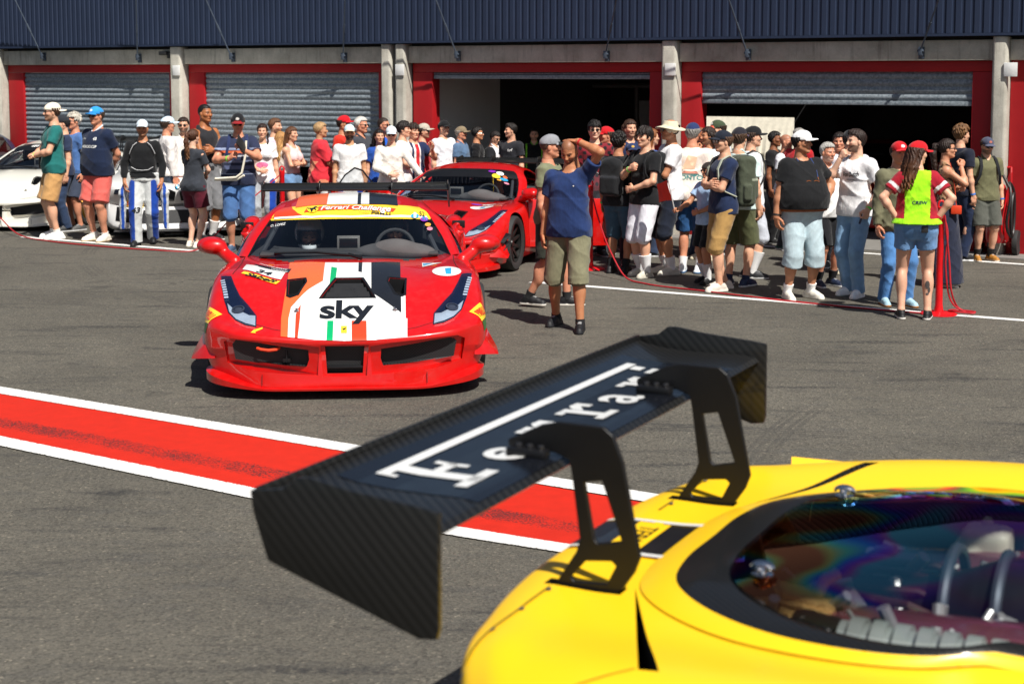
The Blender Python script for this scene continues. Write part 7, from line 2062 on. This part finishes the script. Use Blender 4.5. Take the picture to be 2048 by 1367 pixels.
person('woman with short fair hair in a loose red and coral patterned top', (643, 478), 243, 105, 'f', fat=.3, hair=('short', '#a8875e'), shirt=('poncho', '#cc2c38'), cols=pon, legs=('jeans', '#dcd9d6'), shoes=('#ddd', '#ddd'), skin='olive', arms=('belly', 'belly'))
person('man in a bright red cap and red team shirt behind the crew', (689, 466), 229, 70, hair=('short', '#2a1c14'), hat=('cap', '#cc0f1f', None) [:2], shirt=('tee', '#d22f1d'), legs=('jeans', '#23262e'), shoes=('#444', '#ddd'), skin='tan')
person('bearded man in a white t-shirt and pale blue bucket style cap', (701, 482), 247, 8, hair=('short', '#1f1712'), hat=('cap', '#cfe8ee', '#e3dcc0'), beard=.95, shirt=('tee', '#eceae8'), legs=('suit', '#dddbd6'), shoes=('#222', '#222'), arms=('down', 'down'), skin='olive')
person('man with short silver hair in a charcoal polo shirt', (724, 472), 233, 65, hair=('short', '#c6c2bb'), glasses=True, skin='red', shirt=('polo', '#3b3d44'), legs=('jeans', '#22242c'), shoes=('#444', '#ddd'), fat=.3)
person('balding man in sunglasses and a royal blue shirt by the pillar', (768, 462), 234, 62, hair=('crop', '#2e221b'), glasses=True, skin='red', beard=.3, shirt=('polo', '#1c58bd'), legs=('jeans', '#22242c'), shoes=('#444', '#ddd'))
person('dark haired woman in a blue top in front of the balding man', (760, 474), 257, 20, 'f', hair=('shoulder', '#1c1310'), shirt=('tee', '#1f4a9c'), legs=('jeans', '#22242c'), shoes=('#444', '#ddd'))
person('driver in a cream long sleeved undershirt and white cap leaning on the red car', (784, 484), 250, 6, hair=('short', '#4a3627'), hat=('cap', '#dfe9ee', '#cfdde6'), glasses=True, shirt=('long', '#e8e2d9'), legs=('suit', '#1b1c20'), shoes=('#222', '#222'), arms=('reach', 'belly'), skin='fair', look=(0, 8))
person('dark haired man in a plain white t-shirt seen in profile', (808, 474), 242, 78, hair=('messy', '#1c1411'), shirt=('tee', '#f0efed'), legs=('jeans', '#7c93b4'), shoes=('#ddd', '#ddd'), arms=('down', 'belly'))
def psg(V, c):
    m = (np.abs(V[:, 1]) < .055); c[m] = hx('#e9e7e4'); m = (np.abs(V[:, 1]) < .032); c[m] = hx('#c21f2a')
person('young man in a navy football shirt with a red and white centre stripe', (828, 472), 246, 35, hair=('fringe', '#2b1d15'), shirt=('tee', '#1a274a'), cols=psg, legs=('jeans', '#22242c'), shoes=('#444', '#ddd'), arms=('raise', 'down'))
person('man in a grey cap and red shirt in front of the red door frame', (847, 468), 245, 82, hair=('short', '#2c221a'), hat=('cap', '#b4ae9f'), glasses=True, beard=.5, shirt=('tee', '#c3222c'), legs=('jeans', '#22242c'), shoes=('#444', '#ddd'))
# ---- in the mouth of the open garage
G_ = 'people in the mouth of the open garage'
person('young man in a white t-shirt and black cap at the garage mouth', (888, 452), 239, 45, hair=('short', '#1b1512'), hat=('cap', '#131417'), shirt=('tee', '#ecebf0'), legs=('jeans', '#22242c'), shoes=('#444', '#ddd'), group=G_)
person('older man in a blue grey shirt and beige cap', (922, 450), 251, 72, hair=('short', '#8a8178'), hat=('cap', '#85765e'), skin='red', shirt=('polo', '#56708f'), legs=('jeans', '#2c3038'), shoes=('#444', '#ddd'), group=G_, fat=.2)
person('dark haired man in black with his back to the white partition', (955, 448), 253, 85, hair=('short', '#15100e'), glasses=True, shirt=('tee', '#121216'), legs=('jeans', '#1c1d22'), shoes=('#444', '#ddd'), group=G_, skin='tan')
def jer(V, c): c[(np.abs(V[:, 1]) > .10)] = hx('#16171c')
person('man in a white and black team jersey looking down', (990, 446), 262, 50, look=(0, 20), hair=('short', '#1c1614'), glasses=True, shirt=('polo', '#e6e6ea'), cols=jer, legs=('jeans', '#1c1d22'), shoes=('#444', '#ddd'), group=G_, arms=('belly', 'belly'))
p_ = person('tall young man in a dark t-shirt with a small white chest print', (1022, 456), 246, -40, look=(-35, 0), hair=('swept', '#17110e'), shirt=('tee', '#23242a'), legs=('jeans', '#1c1d22'), shoes=('#444', '#ddd'), group=G_)
cloth_print(p_, 't_shirt', [(place2d(text_shapes('Surf', 1, .03, .2), .07, 1.31, .1, False, .05, .055), V_WHITE)])
def gre(V, c): c[(np.abs(np.abs(V[:, 1]) - .15) < .012)] = hx('#7fd032')
person('man in a black polo shirt with green piping deep in the garage', (1068, 436), 256, 0, hair=('crop', '#2a211c'), shirt=('polo', '#0f1013', '#6cc02c'), cols=gre, legs=('jeans', '#15161a'), shoes=('#222', '#333'), group=G_, beard=.4)
# ---- the two men walking
person('man in a khaki t-shirt, camouflage shorts and grey trucker cap behind the bald man', (1098, 612), 266, 70, look=(15, 0), hair=('crop', '#5a463a'), hat=('cap', '#8d8f94', '#15181a', '#15181a', '#8d8f94'), skin='red', shirt=('tee', '#787b60'), legs=('shorts', '#33372f', .50), shoes=('#1a1b1e', '#e4e0d6'), socks=('#1d1e20', .06), arms=('down', 'down'), stance=(.16, -.18), group='two men walking across the pit lane', step=.0115)
def ex(root, J, LEG, Mh, prof):
    sh, el, wr = J['L'][:3]
p_ = person('bald bearded man in a navy t-shirt and khaki shorts walking, hand on his head', (1138, 655), 275, -22, look=(-2, 30), fat=.15, hair=('bald', '#3a2a22'), beard=.62, skin='#b97c58', shirt=('tee', '#1d3260'), legs=('long_shorts', '#7a775e', .43), shoes=('#16171a', '#1f2024'), socks=('#17181b', .03), arms=('head', 'down'), stance=(.16, -.10), stand=.165, group='two men walking across the pit lane', bands=(('L', '#c8242c'),), step=.0095)
cloth_print(p_, 't_shirt', [(ellipse(.085, 1.325, .007, .007, 8), V_WHITE)])
# ---- the right-hand crowd, back row first
person('black haired man in sunglasses and a dark red patterned shirt', (1188, 512), 240, 0, hair=('messy', '#120e0d'), glasses=True, skin='fair', shirt=('tee', '#7c1d28'), cols=lambda V, c: c.__setitem__((np.sin(V[:, 1] * 60) * np.sin(V[:, 2] * 55) > .25), hx('#17161a')), legs=('jeans', '#22242c'), shoes=('#444', '#ddd'))
person('man in a red cap and red polo shirt turned to the left', (1213, 508), 251, -75, hair=('short', '#4a3a2e'), hat=('cap', '#c8121e', '#c8121e', '#e9c8c8'), skin='red', shirt=('polo', '#c4222a'), legs=('jeans', '#3a3f4c'), shoes=('#444', '#ddd'))
person('long haired man in dark blue at the back of the crowd', (1258, 500), 238, 20, hair=('shoulder', '#3a261a'), beard=.4, shirt=('tee', '#1d2c50'), legs=('jeans', '#22242c'), shoes=('#444', '#ddd'))
person('child in a navy cap and red jacket among the adults', (1262, 528), 284, 5, hair=('short', '#3a2a1e'), hat=('cap', '#22325c', '#22325c', '#c9a44a'), glasses=True, shirt=('jacket', '#8e1a20'), legs=('jeans', '#22242c'), shoes=('#444', '#ddd'))
person('person with auburn hair behind the young man in black', (1301, 512), 256, 110, 'f', hair=('shoulder', '#7c4a28'), shirt=('tee', '#3d5a94'), legs=('jeans', '#33405a'), shoes=('#444', '#ddd'))
def ex(root, J, LEG, Mh, prof):
    e = wear(root, 'backpack', 'black backpack on the curly haired man in black', 'backpack', 'black backpacks in the crowd'); backpack(e, '#16171a', '#24252a'); straps(e, '#16171a')
person('young man with curly black hair seen from behind in black t-shirt and slate shorts', (1236, 546), 265, 150, hair=('curly', '#15100e'), skin='tan', shirt=('tee', '#1c1d21'), legs=('long_shorts', '#3d5a6e', .44), shoes=('#18191c', '#18191c'), socks=('#16171a', .10), bands=(('L', '#4fe070'),), extra=ex)
def ex(root, J, LEG, Mh, prof):
    e = wear(root, 'backpack', 'black backpack on the young man in pale shorts', 'backpack', 'black backpacks in the crowd'); backpack(e, '#131417', '#1e1f24'); straps(e, '#131417')
person('young man with a dark fringe in a black t-shirt and pale grey shorts', (1288, 553), 252, -52, hair=('fringe', '#1e1511'), skin='light', shirt=('tee', '#111215'), legs=('long_shorts', '#e2e0e8', .44), shoes=('#c7c2b2', '#b9b5a8'), socks=('#f1f1f3', .19), arms=('belly', 'chest'), stance=(.05, -.04), bands=(('R', '#6fe05a'),), extra=ex, step=.011)
person('tall man in a beige bucket hat, white t-shirt and dark denim shorts', (1338, 548), 235, -78, hair=('short', '#17110e'), hat=('bucket', '#d6cbb0'), glasses=True, skin='tan', shirt=('tee', '#f1f0f2'), legs=('long_shorts', '#192030', .44, 'denim'), shoes=('#cbc6b8', '#bdb8aa'), socks=('#eceaea', .13), arms=('cross', 'cross'), fat=.15)
p_ = person('man in a navy cap and cream printed t-shirt seen from behind', (1382, 545), 243, 158, hair=('short', '#8a8680'), hat=('cap', '#22315e'), skin='red', shirt=('tee', '#f3e4d8'), legs=('shorts', '#2d5c92', .50, 'denim'), shoes=('#e6ecf0', '#4a76a4'), socks=('#eee', .10), arms=('belly', 'down'))
cloth_print(p_, 't_shirt', [(place2d(text_shapes('PONTO', 1, .02), 0, 1.12, 0, False, .085, .075), plain('teal print', '#3f8f8c', .8)), (([(-.10, 1.17), (.10, 1.17), (.08, 1.20), (-.06, 1.20)], [(0, 1, 2, 3)]), plain('coral print', '#e89a86', .8)), (([(-.11, 1.155), (.11, 1.155), (.11, 1.165), (-.11, 1.165)], [(0, 1, 2, 3)]), plain('teal print', '#3f8f8c', .8)), (([(-.09, 1.22), (.06, 1.22), (.09, 1.36), (-.02, 1.38)], [(0, 1, 2, 3)]), plain('peach print', '#f0c9a8', .8))], True)
person('sunburnt bald man beside the navy cap', (1398, 514), 252, 40, hair=('bald', '#3a2a22'), skin='#b06a48', shirt=('tee', '#3a5a9a'), legs=('jeans', '#33405a'), shoes=('#444', '#ddd'))
person('man with dark shoulder length hair, white t-shirt and orange shorts', (1414, 520), 253, -70, hair=('shoulder', '#2a1b14'), beard=.5, skin='tan', shirt=('tee', '#ecebee'), legs=('shorts', '#dd532c'), shoes=('#cfc6ae', '#cfc6ae'), arms=('mouth', 'down'))
person('man in a green, white and orange cap at the back', (1434, 508), 238, -70, hair=('short', '#3a2a20'), hat=('cap', '#3e4a34', '#e0644a', '#e9e6de'), shirt=('tee', '#c9ccd2'), legs=('jeans', '#33405a'), shoes=('#444', '#ddd'))
def ex(root, J, LEG, Mh, prof):
    sh, el, wr, hk, hd, bk = J['R']
    e = wear(root, 'hand_flag', 'small red flag with a white hem held by the boy', 'flag'); p = wr + hd * .08
    m = MB(); m.tube([Vector(p + np.array([0, 0, -.06])), Vector(p + np.array([.17, .05, .42]))], .008, 6); m.build('stick', plain('white stick', (.7, .7, .68), .5), e, smooth=True)
    a = p + np.array([.06, .02, .12]); vs, fs = [], []
    for i in range(9):
        for j in range(5):
            t, u = i / 8, j / 4; q = a + np.array([.11, .03, .30]) * t * .95 + np.array([-.04, -.36, -.06]) * u + np.array([.03, 0, .01]) * math.sin(3 * u + 2 * t); vs += [q, q + np.array([.003, 0, .0])]
    for i in range(8):
        for j in range(4):
            b = (i * 5 + j) * 2; c_ = ((i + 1) * 5 + j) * 2; fs += [(b, c_, c_ + 2, b + 2), (b + 3, c_ + 3, c_ + 1, b + 1)]
    from_data('cloth', vs, fs, plain('red flag cloth', '#e0301c', .75), e)
person('boy in a light blue t-shirt and dark cap holding a red flag', (1414, 566), 322, -58, hair=('short', '#3a2a1e'), hat=('capback', '#2c2522'), glasses=True, skin='tan', shirt=('tee', '#a6c4e6'), legs=('shorts', '#131418', .52), shoes=('#17181b', '#17181b'), socks=('#f1f1f1', .22), arms=('belly', 'fwd'), stance=(.06, -.05), extra=ex)
def ex(root, J, LEG, Mh, prof):
    e = wear(root, 'backpack', 'black backpack on the man in white t-shirt and pale grey shorts', 'backpack', 'black backpacks in the crowd'); backpack(e, '#17181b', '#2c2d33'); straps(e, '#17181b')
person('man in a black cap, white t-shirt and pale grey shorts with white socks', (1500, 555), 250, 95, hair=('short', '#3a2a20'), hat=('cap', '#141518', '#141518', '#c7b23a'), shirt=('tee', '#eceef0'), legs=('long_shorts', '#c4c9d4', .46), shoes=('#26282c', '#cfcfcf'), socks=('#f1f1f1', .24), extra=ex)
person('man in a dark cap with a purple panel and olive shorts', (1474, 572), 252, 150, hair=('short', '#4a3526'), hat=('cap', '#201e26', '#5c4a66'), shirt=('polo', '#cde0de'), legs=('shorts', '#585c3e', .48), shoes=('#22304e', '#d8d8d8'), socks=('#22304e', .04))
def ex(root, J, LEG, Mh, prof):
    e = wear(root, 'backpack', 'large olive hiking backpack with grey straps on the man in navy', 'backpack'); backpack(e, '#474d3e', '#9aa08e', -.19, 1.28); straps(e, '#a9ad9c', .03)
person('man in a navy t-shirt, dark cap and tan shorts with folded arms', (1444, 580), 258, -72, hair=('short', '#5a4030'), hat=('cap', '#171d2b'), glasses=True, skin='light', shirt=('tee', '#1a2848'), legs=('shorts', '#ae8952', .46), shoes=('#d8cec2', '#e6dfd6'), arms=('cross', 'cross'), stance=(.08, -.08), extra=ex, step=.011)
person('man in black standing in the dark garage behind the crowd', (1546, 486), 262, 60, hair=('short', '#120e0c'), skin='brown', shirt=('tee', '#131316'), legs=('jeans', '#131316'), shoes=('#222', '#333'))
person('smiling bald man in a white t-shirt at the garage front', (1568, 498), 267, 55, hair=('bald', '#5a4030'), beard=.3, skin='red', shirt=('tee', '#ebebef'), legs=('jeans', '#2a2d36'), shoes=('#1f4a4a', '#ddd'))
person('grey haired man in a red shirt at the garage front', (1594, 502), 256, -50, hair=('short', '#8f8b86'), skin='tan', shirt=('polo', '#b01a22'), legs=('jeans', '#22242c'), shoes=('#444', '#ddd'))
person('dark haired man looking round behind the man in white', (1674, 535), 264, -20, hair=('short', '#1f1612'), skin='red', shirt=('tee', '#d9cfd6'), legs=('jeans', '#22242c'), shoes=('#444', '#ddd'))
def ex(root, J, LEG, Mh, prof):
    e = wear(root, 'backpack', 'slim black backpack on the man in white by the garage', 'backpack'); backpack(e, '#141518', '#24252b', -.16, .9); straps(e, '#141518', .03)
person('man in a white shirt and black cap seen from behind', (1694, 548), 258, 165, hair=('short', '#241a15'), hat=('cap', '#14161c'), shirt=('tee', '#ecdfe4'), legs=('jeans', '#17181c'), shoes=('#cfc6ae', '#cfc6ae'), extra=ex)
person('grey haired man in a white t-shirt and black shorts behind the big man', (1650, 572), 284, 25, fat=.3, hair=('short', '#a9a6a0'), beard=.4, skin='red', shirt=('tee', '#efeeec'), legs=('shorts', '#131418', .50), shoes=('#1c2740', '#e3e3e3'), socks=('#15161a', .12), arms=('hang', 'down'), bands=(('L', '#5fe04a'),))
def ex(root, J, LEG, Mh, prof):
    f = Field((-.3, -.34, .90), (.42, .34, .99), .012); f.loft([tuple(r) for r in prof], .034, .01, .925, .965); V, F = f.mesh(); np_mesh('belt', V, F, np.tile(hx('#8a4a1e'), (len(V), 1)), M_LEATH, root)
    m = MB(); m.tube([Vector(q) for q in ((.03, .085, 1.47), (.12, .10, 1.38), (.185, .09, 1.28))], .005, 6); m.tube([Vector(q) for q in ((.03, -.075, 1.47), (.12, -.06, 1.38), (.185, -.06, 1.27))], .005, 6)
    m.build('spectacle_cord', plain('blue cord', '#27407a', .7), root, smooth=True)
    m = MB()
    for s in (-1, 1): m.tube([Vector((.212, .015 + .042 * s + .034 * math.cos(a), 1.225 + .022 * math.sin(a))) for a in [i * math.pi / 7 for i in range(14)]], .004, 6, closed=True)
    m.tube([Vector((.185, .09, 1.28)), Vector((.21, .09, 1.235))], .006, 6); m.tube([Vector((.185, -.06, 1.27)), Vector((.21, -.06, 1.23))], .006, 6)
    m.build('hanging_spectacles', plain('tortoise frame', '#8a4a20', .3), root, smooth=True)
person('heavy man in a black t-shirt, white cap and pale denim shorts', (1598, 597), 258, 18, look=(38, 0), fat=.78, hair=('short', '#1f1814'), hat=('cap', '#f1f1f0', '#f1f1f0', '#dcdcdc'), skin='tan', shirt=('tee', '#101114'), legs=('long_shorts', '#b2c5cc', .36, 'denim'), shoes=('#ece7da', '#e6e0d2'), socks=('#f0f0ee', .08), arms=('hipf', 'down'), hemz=.95, stand=.135, bands=(('L', '#a4ec7c'), ('R', '#2a2522')), extra=ex, step=.0105)
def ex(root, J, LEG, Mh, prof):
    held_box(root, J, 'L', 'phone', 'dark blue phone held by the man in pale jeans', 'phone', (.15, .075, .010), plain('phone blue', '#26324e', .3), (.09, 0, -.03))
p_ = person('bearded young man in a white script t-shirt and pale blue jeans', (1706, 592), 258, -48, look=(-25, 0), hair=('swept', '#281a14'), beard=.75, skin='fair', shirt=('tee', '#f1eff0'), legs=('jeans', '#7d9fc0'), shoes=('#f0efee', '#f4f3f2'), arms=('pocket', 'mouth'), bands=(('L', '#5fe04a'),), stance=(.05, -.06), extra=ex, step=.0105)
cloth_print(p_, 't_shirt', [(place2d(text_shapes('Von Dutch', 1, .02, .3), .02, 1.29, .05, False, .042, .07), V_BLACK), (place2d(text_shapes('ORIGINALS', 1, .0), .03, 1.235, 0, False, .02, .02), V_BLACK)])
person('person in an olive parka, red cap and blue jeans behind the marshal', (1790, 610), 280, 12, hair=('short', '#2a1d16'), hat=('cap', '#cb1420', '#cb1420', '#ecd6d6'), skin='red', shirt=('jacket', '#6c6a52'), legs=('jeans', '#4d7db4'), shoes=('#a2c4d0', '#b4783c'), arms=('down', 'down'), stance=(.06, -.06))
person('man with curly fair hair in a navy t-shirt by the garage', (1916, 520), 250, 110, hair=('curly', '#6a4a2c'), beard=.3, shirt=('tee', '#181d2e'), legs=('jeans', '#1b2742'), shoes=('#17181b', '#e4e4e4'), arms=('down', 'down'), bands=(('R', '#2f7fd8'),))
def leo(V, c): m = (np.sin(V[:, 1] * 95) * np.sin(V[:, 2] * 90 + V[:, 0] * 60) > .2); c[m] = hx('#3b291c')
def ex(root, J, LEG, Mh, prof):
    e = wear(root, 'handbag', 'small orange red handbag at the hip of the woman in the long skirt', 'handbag')
    m = MB(); m.box((.05, -.24, .88), (.17, -.18, .98)); m.build('pouch', plain('orange red leather', '#d6401c', .4), e, bevel=.01); m = MB(); m.tube([Vector(q) for q in ((.11, -.21, .98), (.09, -.17, 1.2), (.04, -.08, 1.47))], .004, 6); m.build('strap', plain('orange red leather', '#d6401c', .4), e, smooth=True)
person('woman in sunglasses with a dark ponytail, leopard top and long navy skirt', (1886, 572), 276, 78, 'f', hair=('ponytail', '#241711', '#3a241a'), glasses=True, skin='#c98f70', shirt=('crop', '#a98665'), cols=leo, legs=('skirt', '#22273a'), shoes=('#e8e3d8', '#e8e3d8'), arms=('cross', 'chin'), extra=ex, step=.011)
def ex(root, J, LEG, Mh, prof):
    e = wear(root, 'backpack', 'dark backpack worn by the man in the khaki shirt', 'backpack'); backpack(e, '#1a1c22', '#2c2d33'); straps(e, '#1a1c22', .034)
person('man in a khaki shirt, grey shorts and dark cap beside the extinguisher trolley', (1967, 521), 272, 6, look=(4, 12), hair=('short', '#3a2a20'), hat=('cap', '#474b60', '#565a70', '#b06a5a'), glasses=True, beard=.6, skin='light', shirt=('polo', '#6a694c'), legs=('shorts', '#53554e', .50), shoes=('#ad7732', '#d9cfc0'), socks=('#1b1c1e', .10), arms=('down', 'down'), bands=(('L', '#3574c8'),), extra=ex)
def ex(root, J, LEG, Mh, prof):
    m = MB()
    car = Car(root); car.collect(part_of(root, 'shorts'))
    for s in (-1, 1): car.decal('back_pocket', [([(.075 * s - .045, .905), (.075 * s + .045, .905), (.075 * s + .042, .82), (.075 * s, .80), (.075 * s - .042, .82)], [(0, 1, 2, 3, 4)])], plain('pocket denim', '#5f88b6', .9), 'rear', .006)
    e = wear(root, 'phone', 'black phone in the back pocket of the marshal', 'phone'); m.box((-.145, -.105, .865), (-.128, -.04, .935)); m.build('case', M_BLACK, e, bevel=.004)
    car.collect(part_of(root, 'body'))
    hp, kn, an = LEG[-1]
    t_ = plain('tattoo ink', (.09, .075, .07), .6)
    for (y, z, a, b) in ((an[1] + .005, .34, .022, .040), (an[1] - .010, .29, .012, .030), (an[1] + .004, .25, .014, .012)): car.decal('tattoo', [ellipse(y, z, a, b, 14)], t_, 'rear', .0025, .02)
p_ = person('woman marshal seen from behind in a lime bib, red cap and denim shorts', (1828, 637), 278, 168, 'f', fat=.25, look=(-58, 6), hair=('long', '#3a2114', '#6e4426'), hat=('cap', '#c8101c', '#c8101c', '#f0e4e4'), skin='#dba88c', shirt=('vest', '#a4f01c', '#a01428'), legs=('mini', '#6d93c0', .70), shoes=('#151618', '#e6e2da'), arms=('hip', 'hip'), hemz=.945, stand=.125, bands=(('R', '#d02a3a'),), step=.0095, extra=ex)
cloth_print(p_, 'bib_vest', [(place2d(text_shapes('CREW', 1, .02), .02, 1.155, 0, False, .05, .045), plain('dark print', (.02, .05, .08), .8))], True)

# ---- drivers in the cars
def helmet(root, shell, visor_up=True, name='helmet'):
    f = Field((-.19, -.17, -.17), (.22, .17, .19), .0075); f.ell((-.005, 0, .025), (.142, .122, .140), .01); f.cone((.03, 0, -.08), (.085, 0, -.09), .085, .062, .03)
    f.rbox((.15, 0, -.005), (.09, .082, .052), .02, 0) if False else None
    X, Y, Z = f.grid((slice(None),) * 3); hole = np.maximum(np.maximum(np.abs(Y) - .086, np.abs(Z + .010) - .050), .03 - X); f.F = np.maximum(f.F, -hole).astype(np.float32)
    f.ell((-.01, 0, -.02), (.118, .098, .122), 0, sub=True)
    V, F = f.mesh(); c = np.tile(hx(shell), (len(V), 1)); c[(V[:, 0] > .02) & (np.abs(V[:, 1]) < .10) & (np.abs(V[:, 2] + .01) < .062) & (V[:, 0] < .155)] = hx('#101114'); 
    me = np_mesh(name, V, F, c, M_HELM, root); me.location = (.012, 0, 1.632); 
    return me
M_HELM = col_material('helmet lacquer', .22, 0, 0.0, 100, 0, .5, .04)
def driver(car_root, label, u, y, zc, shell, suit, face=0, sex='m', look=(0, 0), arms=('wheel', 'wheel'), helm=True, hair=('short', '#2a1d16')):
    p = car_root.matrix_world @ Vector((-u, y, zc - 1.632))
    yaw = math.degrees(car_root.rotation_euler.z) + 90 + face
    r = person(label, (0, 0), 0, yaw, sex, look=look, hair=hair, shirt=('long', suit), legs=None, shoes=None, arms=arms, depth=10.0, bust=(p, 1.0), group='people seated in the cars')
    if helm: helmet(r, shell)
    return r
driver(hero_root, 'passenger in a silver open helmet behind the striped car\'s windscreen', 2.29, -.345, .900, '#e6eaee', '#17181c', 0, 'f', (0, 14), ('belly', 'belly'))
driver(hero_root, 'driver in a black helmet at the wheel of the striped car', 2.30, .36, .925, '#55585d', '#1c1c1f', 0, 'm', (0, 4))
driver(r2, 'driver without helmet seated in the red car with open doors', 2.34, .36, .905, '#222', '#1b1c22', 0, 'm', (0, 0), ('belly', 'belly'), False)
# ================================================================== BARRIERS AND TROLLEY
M_POST = plain('red barrier enamel', '#d3121a', .35)
M_ROPE = plain('red elastic rope', '#b01522', .6, bump=.3)
def post(p, label, h=1.0, coil=False):
    e = empty('barrier_post', p); tag(e, label, 'barrier post', 'red posts of the rope barrier')
    m = MB(); m.lathe([(.001, .028), (.05, .028), (.15, .018), (.17, .008), (.17, .0), (.001, .0)], 32); m.build('base', M_POST, e, smooth=True)
    m = MB(); m.lathe([(.045, .02), (.034, .10), (.032, h - .06), (.036, h - .05), (.036, h), (.001, h + .005)], 20); m.build('pole', M_POST, e, smooth=True)
    m = MB(); m.tube([Vector((.028 * math.cos(a), 0, h + .02 + .04 * math.sin(a))) for a in [i * math.pi / 8 for i in range(16)]], .010, 8, closed=True); m.build('hook', M_POST, e, smooth=True)
    return e
def rope(label, pts, r=.0085, name='barrier_rope'):
    P = [Vector(p) for p in pts]; A = herm(np.array([[tuple(p)] for p in P]), 8)[:, 0]
    m = MB(); m.tube([Vector(a) for a in A], r, 8); o = m.build(name, M_ROPE, None, smooth=True); tag(o, label, 'rope', 'red ropes of the barrier'); return o
def up(p, z): return Vector((p.x, p.y, p.z + z))
q3 = spot(1877, 628); post(q3, 'red barrier post with looped rope beside the marshal', 1.0)
q2 = spot(1180, 538); post(q2, 'red barrier post partly hidden behind the walking bald man', .96)
q1 = spot(566, 492); post(q1, 'red barrier post behind the striped car\'s rear wing', .98)
rope('red rope sagging from the hidden post and lying along the crowd\'s feet', [up(q2, .94), up(spot(1196, 546), .62), up(spot(1222, 556), .28), up(spot(1252, 562), .04), up(spot(1290, 569), .012), up(spot(1400, 583), .012), up(spot(1560, 602), .012), up(spot(1720, 618), .012), up(spot(1850, 629), .012)])
rope('red rope hanging doubled from the right post and coiled at its base', [up(q3, .98), up(q3 + Vector((.05, -.04, 0)), .80), up(q3 + Vector((.04, -.05, 0)), .45), up(q3 + Vector((.12, -.05, 0)), .10), up(q3 + Vector((.26, -.03, 0)), .02), up(q3 + Vector((.36, .06, 0)), .012), up(q3 + Vector((.22, .16, 0)), .015), up(q3 + Vector((.10, .02, 0)), .03), up(q3 + Vector((.30, -.12, 0)), .03), up(q3 + Vector((.20, .02, 0)), .05), up(q3 + Vector((.10, -.07, 0)), .20), up(q3 + Vector((.07, -.06, 0)), .5), up(q3 + Vector((.02, -.05, 0)), .93)])
rope('red rope along the white line at the feet of the left group', [up(spot(-60, 446), .55), up(spot(0, 462), .20), up(spot(44, 476), .03), up(spot(100, 484), .012), up(spot(200, 494), .012), up(spot(300, 501), .012), up(spot(392, 503), .02), up(spot(415, 500), .10), up(spot(480, 497), .50), up(q1, .95)])

def trolley():
    p = spot(1990, 512); e = empty('extinguisher_trolley', p, R(-118)); tag(e, 'red wheeled fire extinguisher trolley with black hose against the red wall', 'fire extinguisher')
    m = MB(); m.lathe([(.001, .16), (.10, .17), (.125, .22), (.125, .80), (.09, .88), (.04, .91), (.04, .95), (.001, .96)], 28); m.build('cylinder', plain('extinguisher red', '#c0141a', .3, coat=.6), e, smooth=True)
    m = MB()
    for s in (-1, 1): m.tube([(-.16, .14 * s, .10), (-.17, .14 * s, .75), (-.20, .13 * s, 1.02), (-.26, .12 * s, 1.08)], .014, 8)
    m.tube([(-.26, -.12, 1.08), (-.26, .12, 1.08)], .016, 8); m.tube([(-.16, -.2, .16), (-.16, .2, .16)], .014, 8); m.tube([(-.16, -.14, .6), (-.16, .14, .6)], .012, 8); m.build('frame', plain('trolley frame red', '#b0161a', .4), e, smooth=True)
    for s in (-1, 1):
        m = MB(); mm = Matrix.Translation((-.16, .22 * s, .16)); m.lathe([(.001, -.02), (.10, -.02), (.155, -.03), (.16, 0), (.155, .03), (.10, .02), (.001, .02)], 28, 0, mm, 'y'); m.build('wheel', M_TYRE, e, smooth=True)
    m = MB(); m.tube([Vector((.02 + .15 * math.cos(a), .17 + .02 * math.sin(3 * a), .58 + .33 * math.sin(a))) for a in [i * math.pi / 14 for i in range(28)]], .018, 8, closed=True)
    m.tube([Vector((.02 + .11 * math.cos(a), .20, .52 + .26 * math.sin(a))) for a in [i * math.pi / 14 for i in range(28)]], .018, 8, closed=True); m.tube([(.0, 0, .95), (.06, .08, 1.0), (.10, .16, .86)], .018, 8); m.build('hose', plain('black hose', (.015, .015, .015), .5), e, smooth=True)
    m = MB(); m.box((.118, -.06, .45), (.128, .06, .68)); m.build('instruction_label', plain('white label', (.7, .68, .66), .5), e)
    m = MB(); m.tube([(0, 0, .95), (0, 0, 1.02)], .02, 8); m.tube([(-.05, 0, 1.02), (.05, 0, 1.02)], .012, 8); m.build('valve', M_CHROME, e, smooth=True)
trolley()
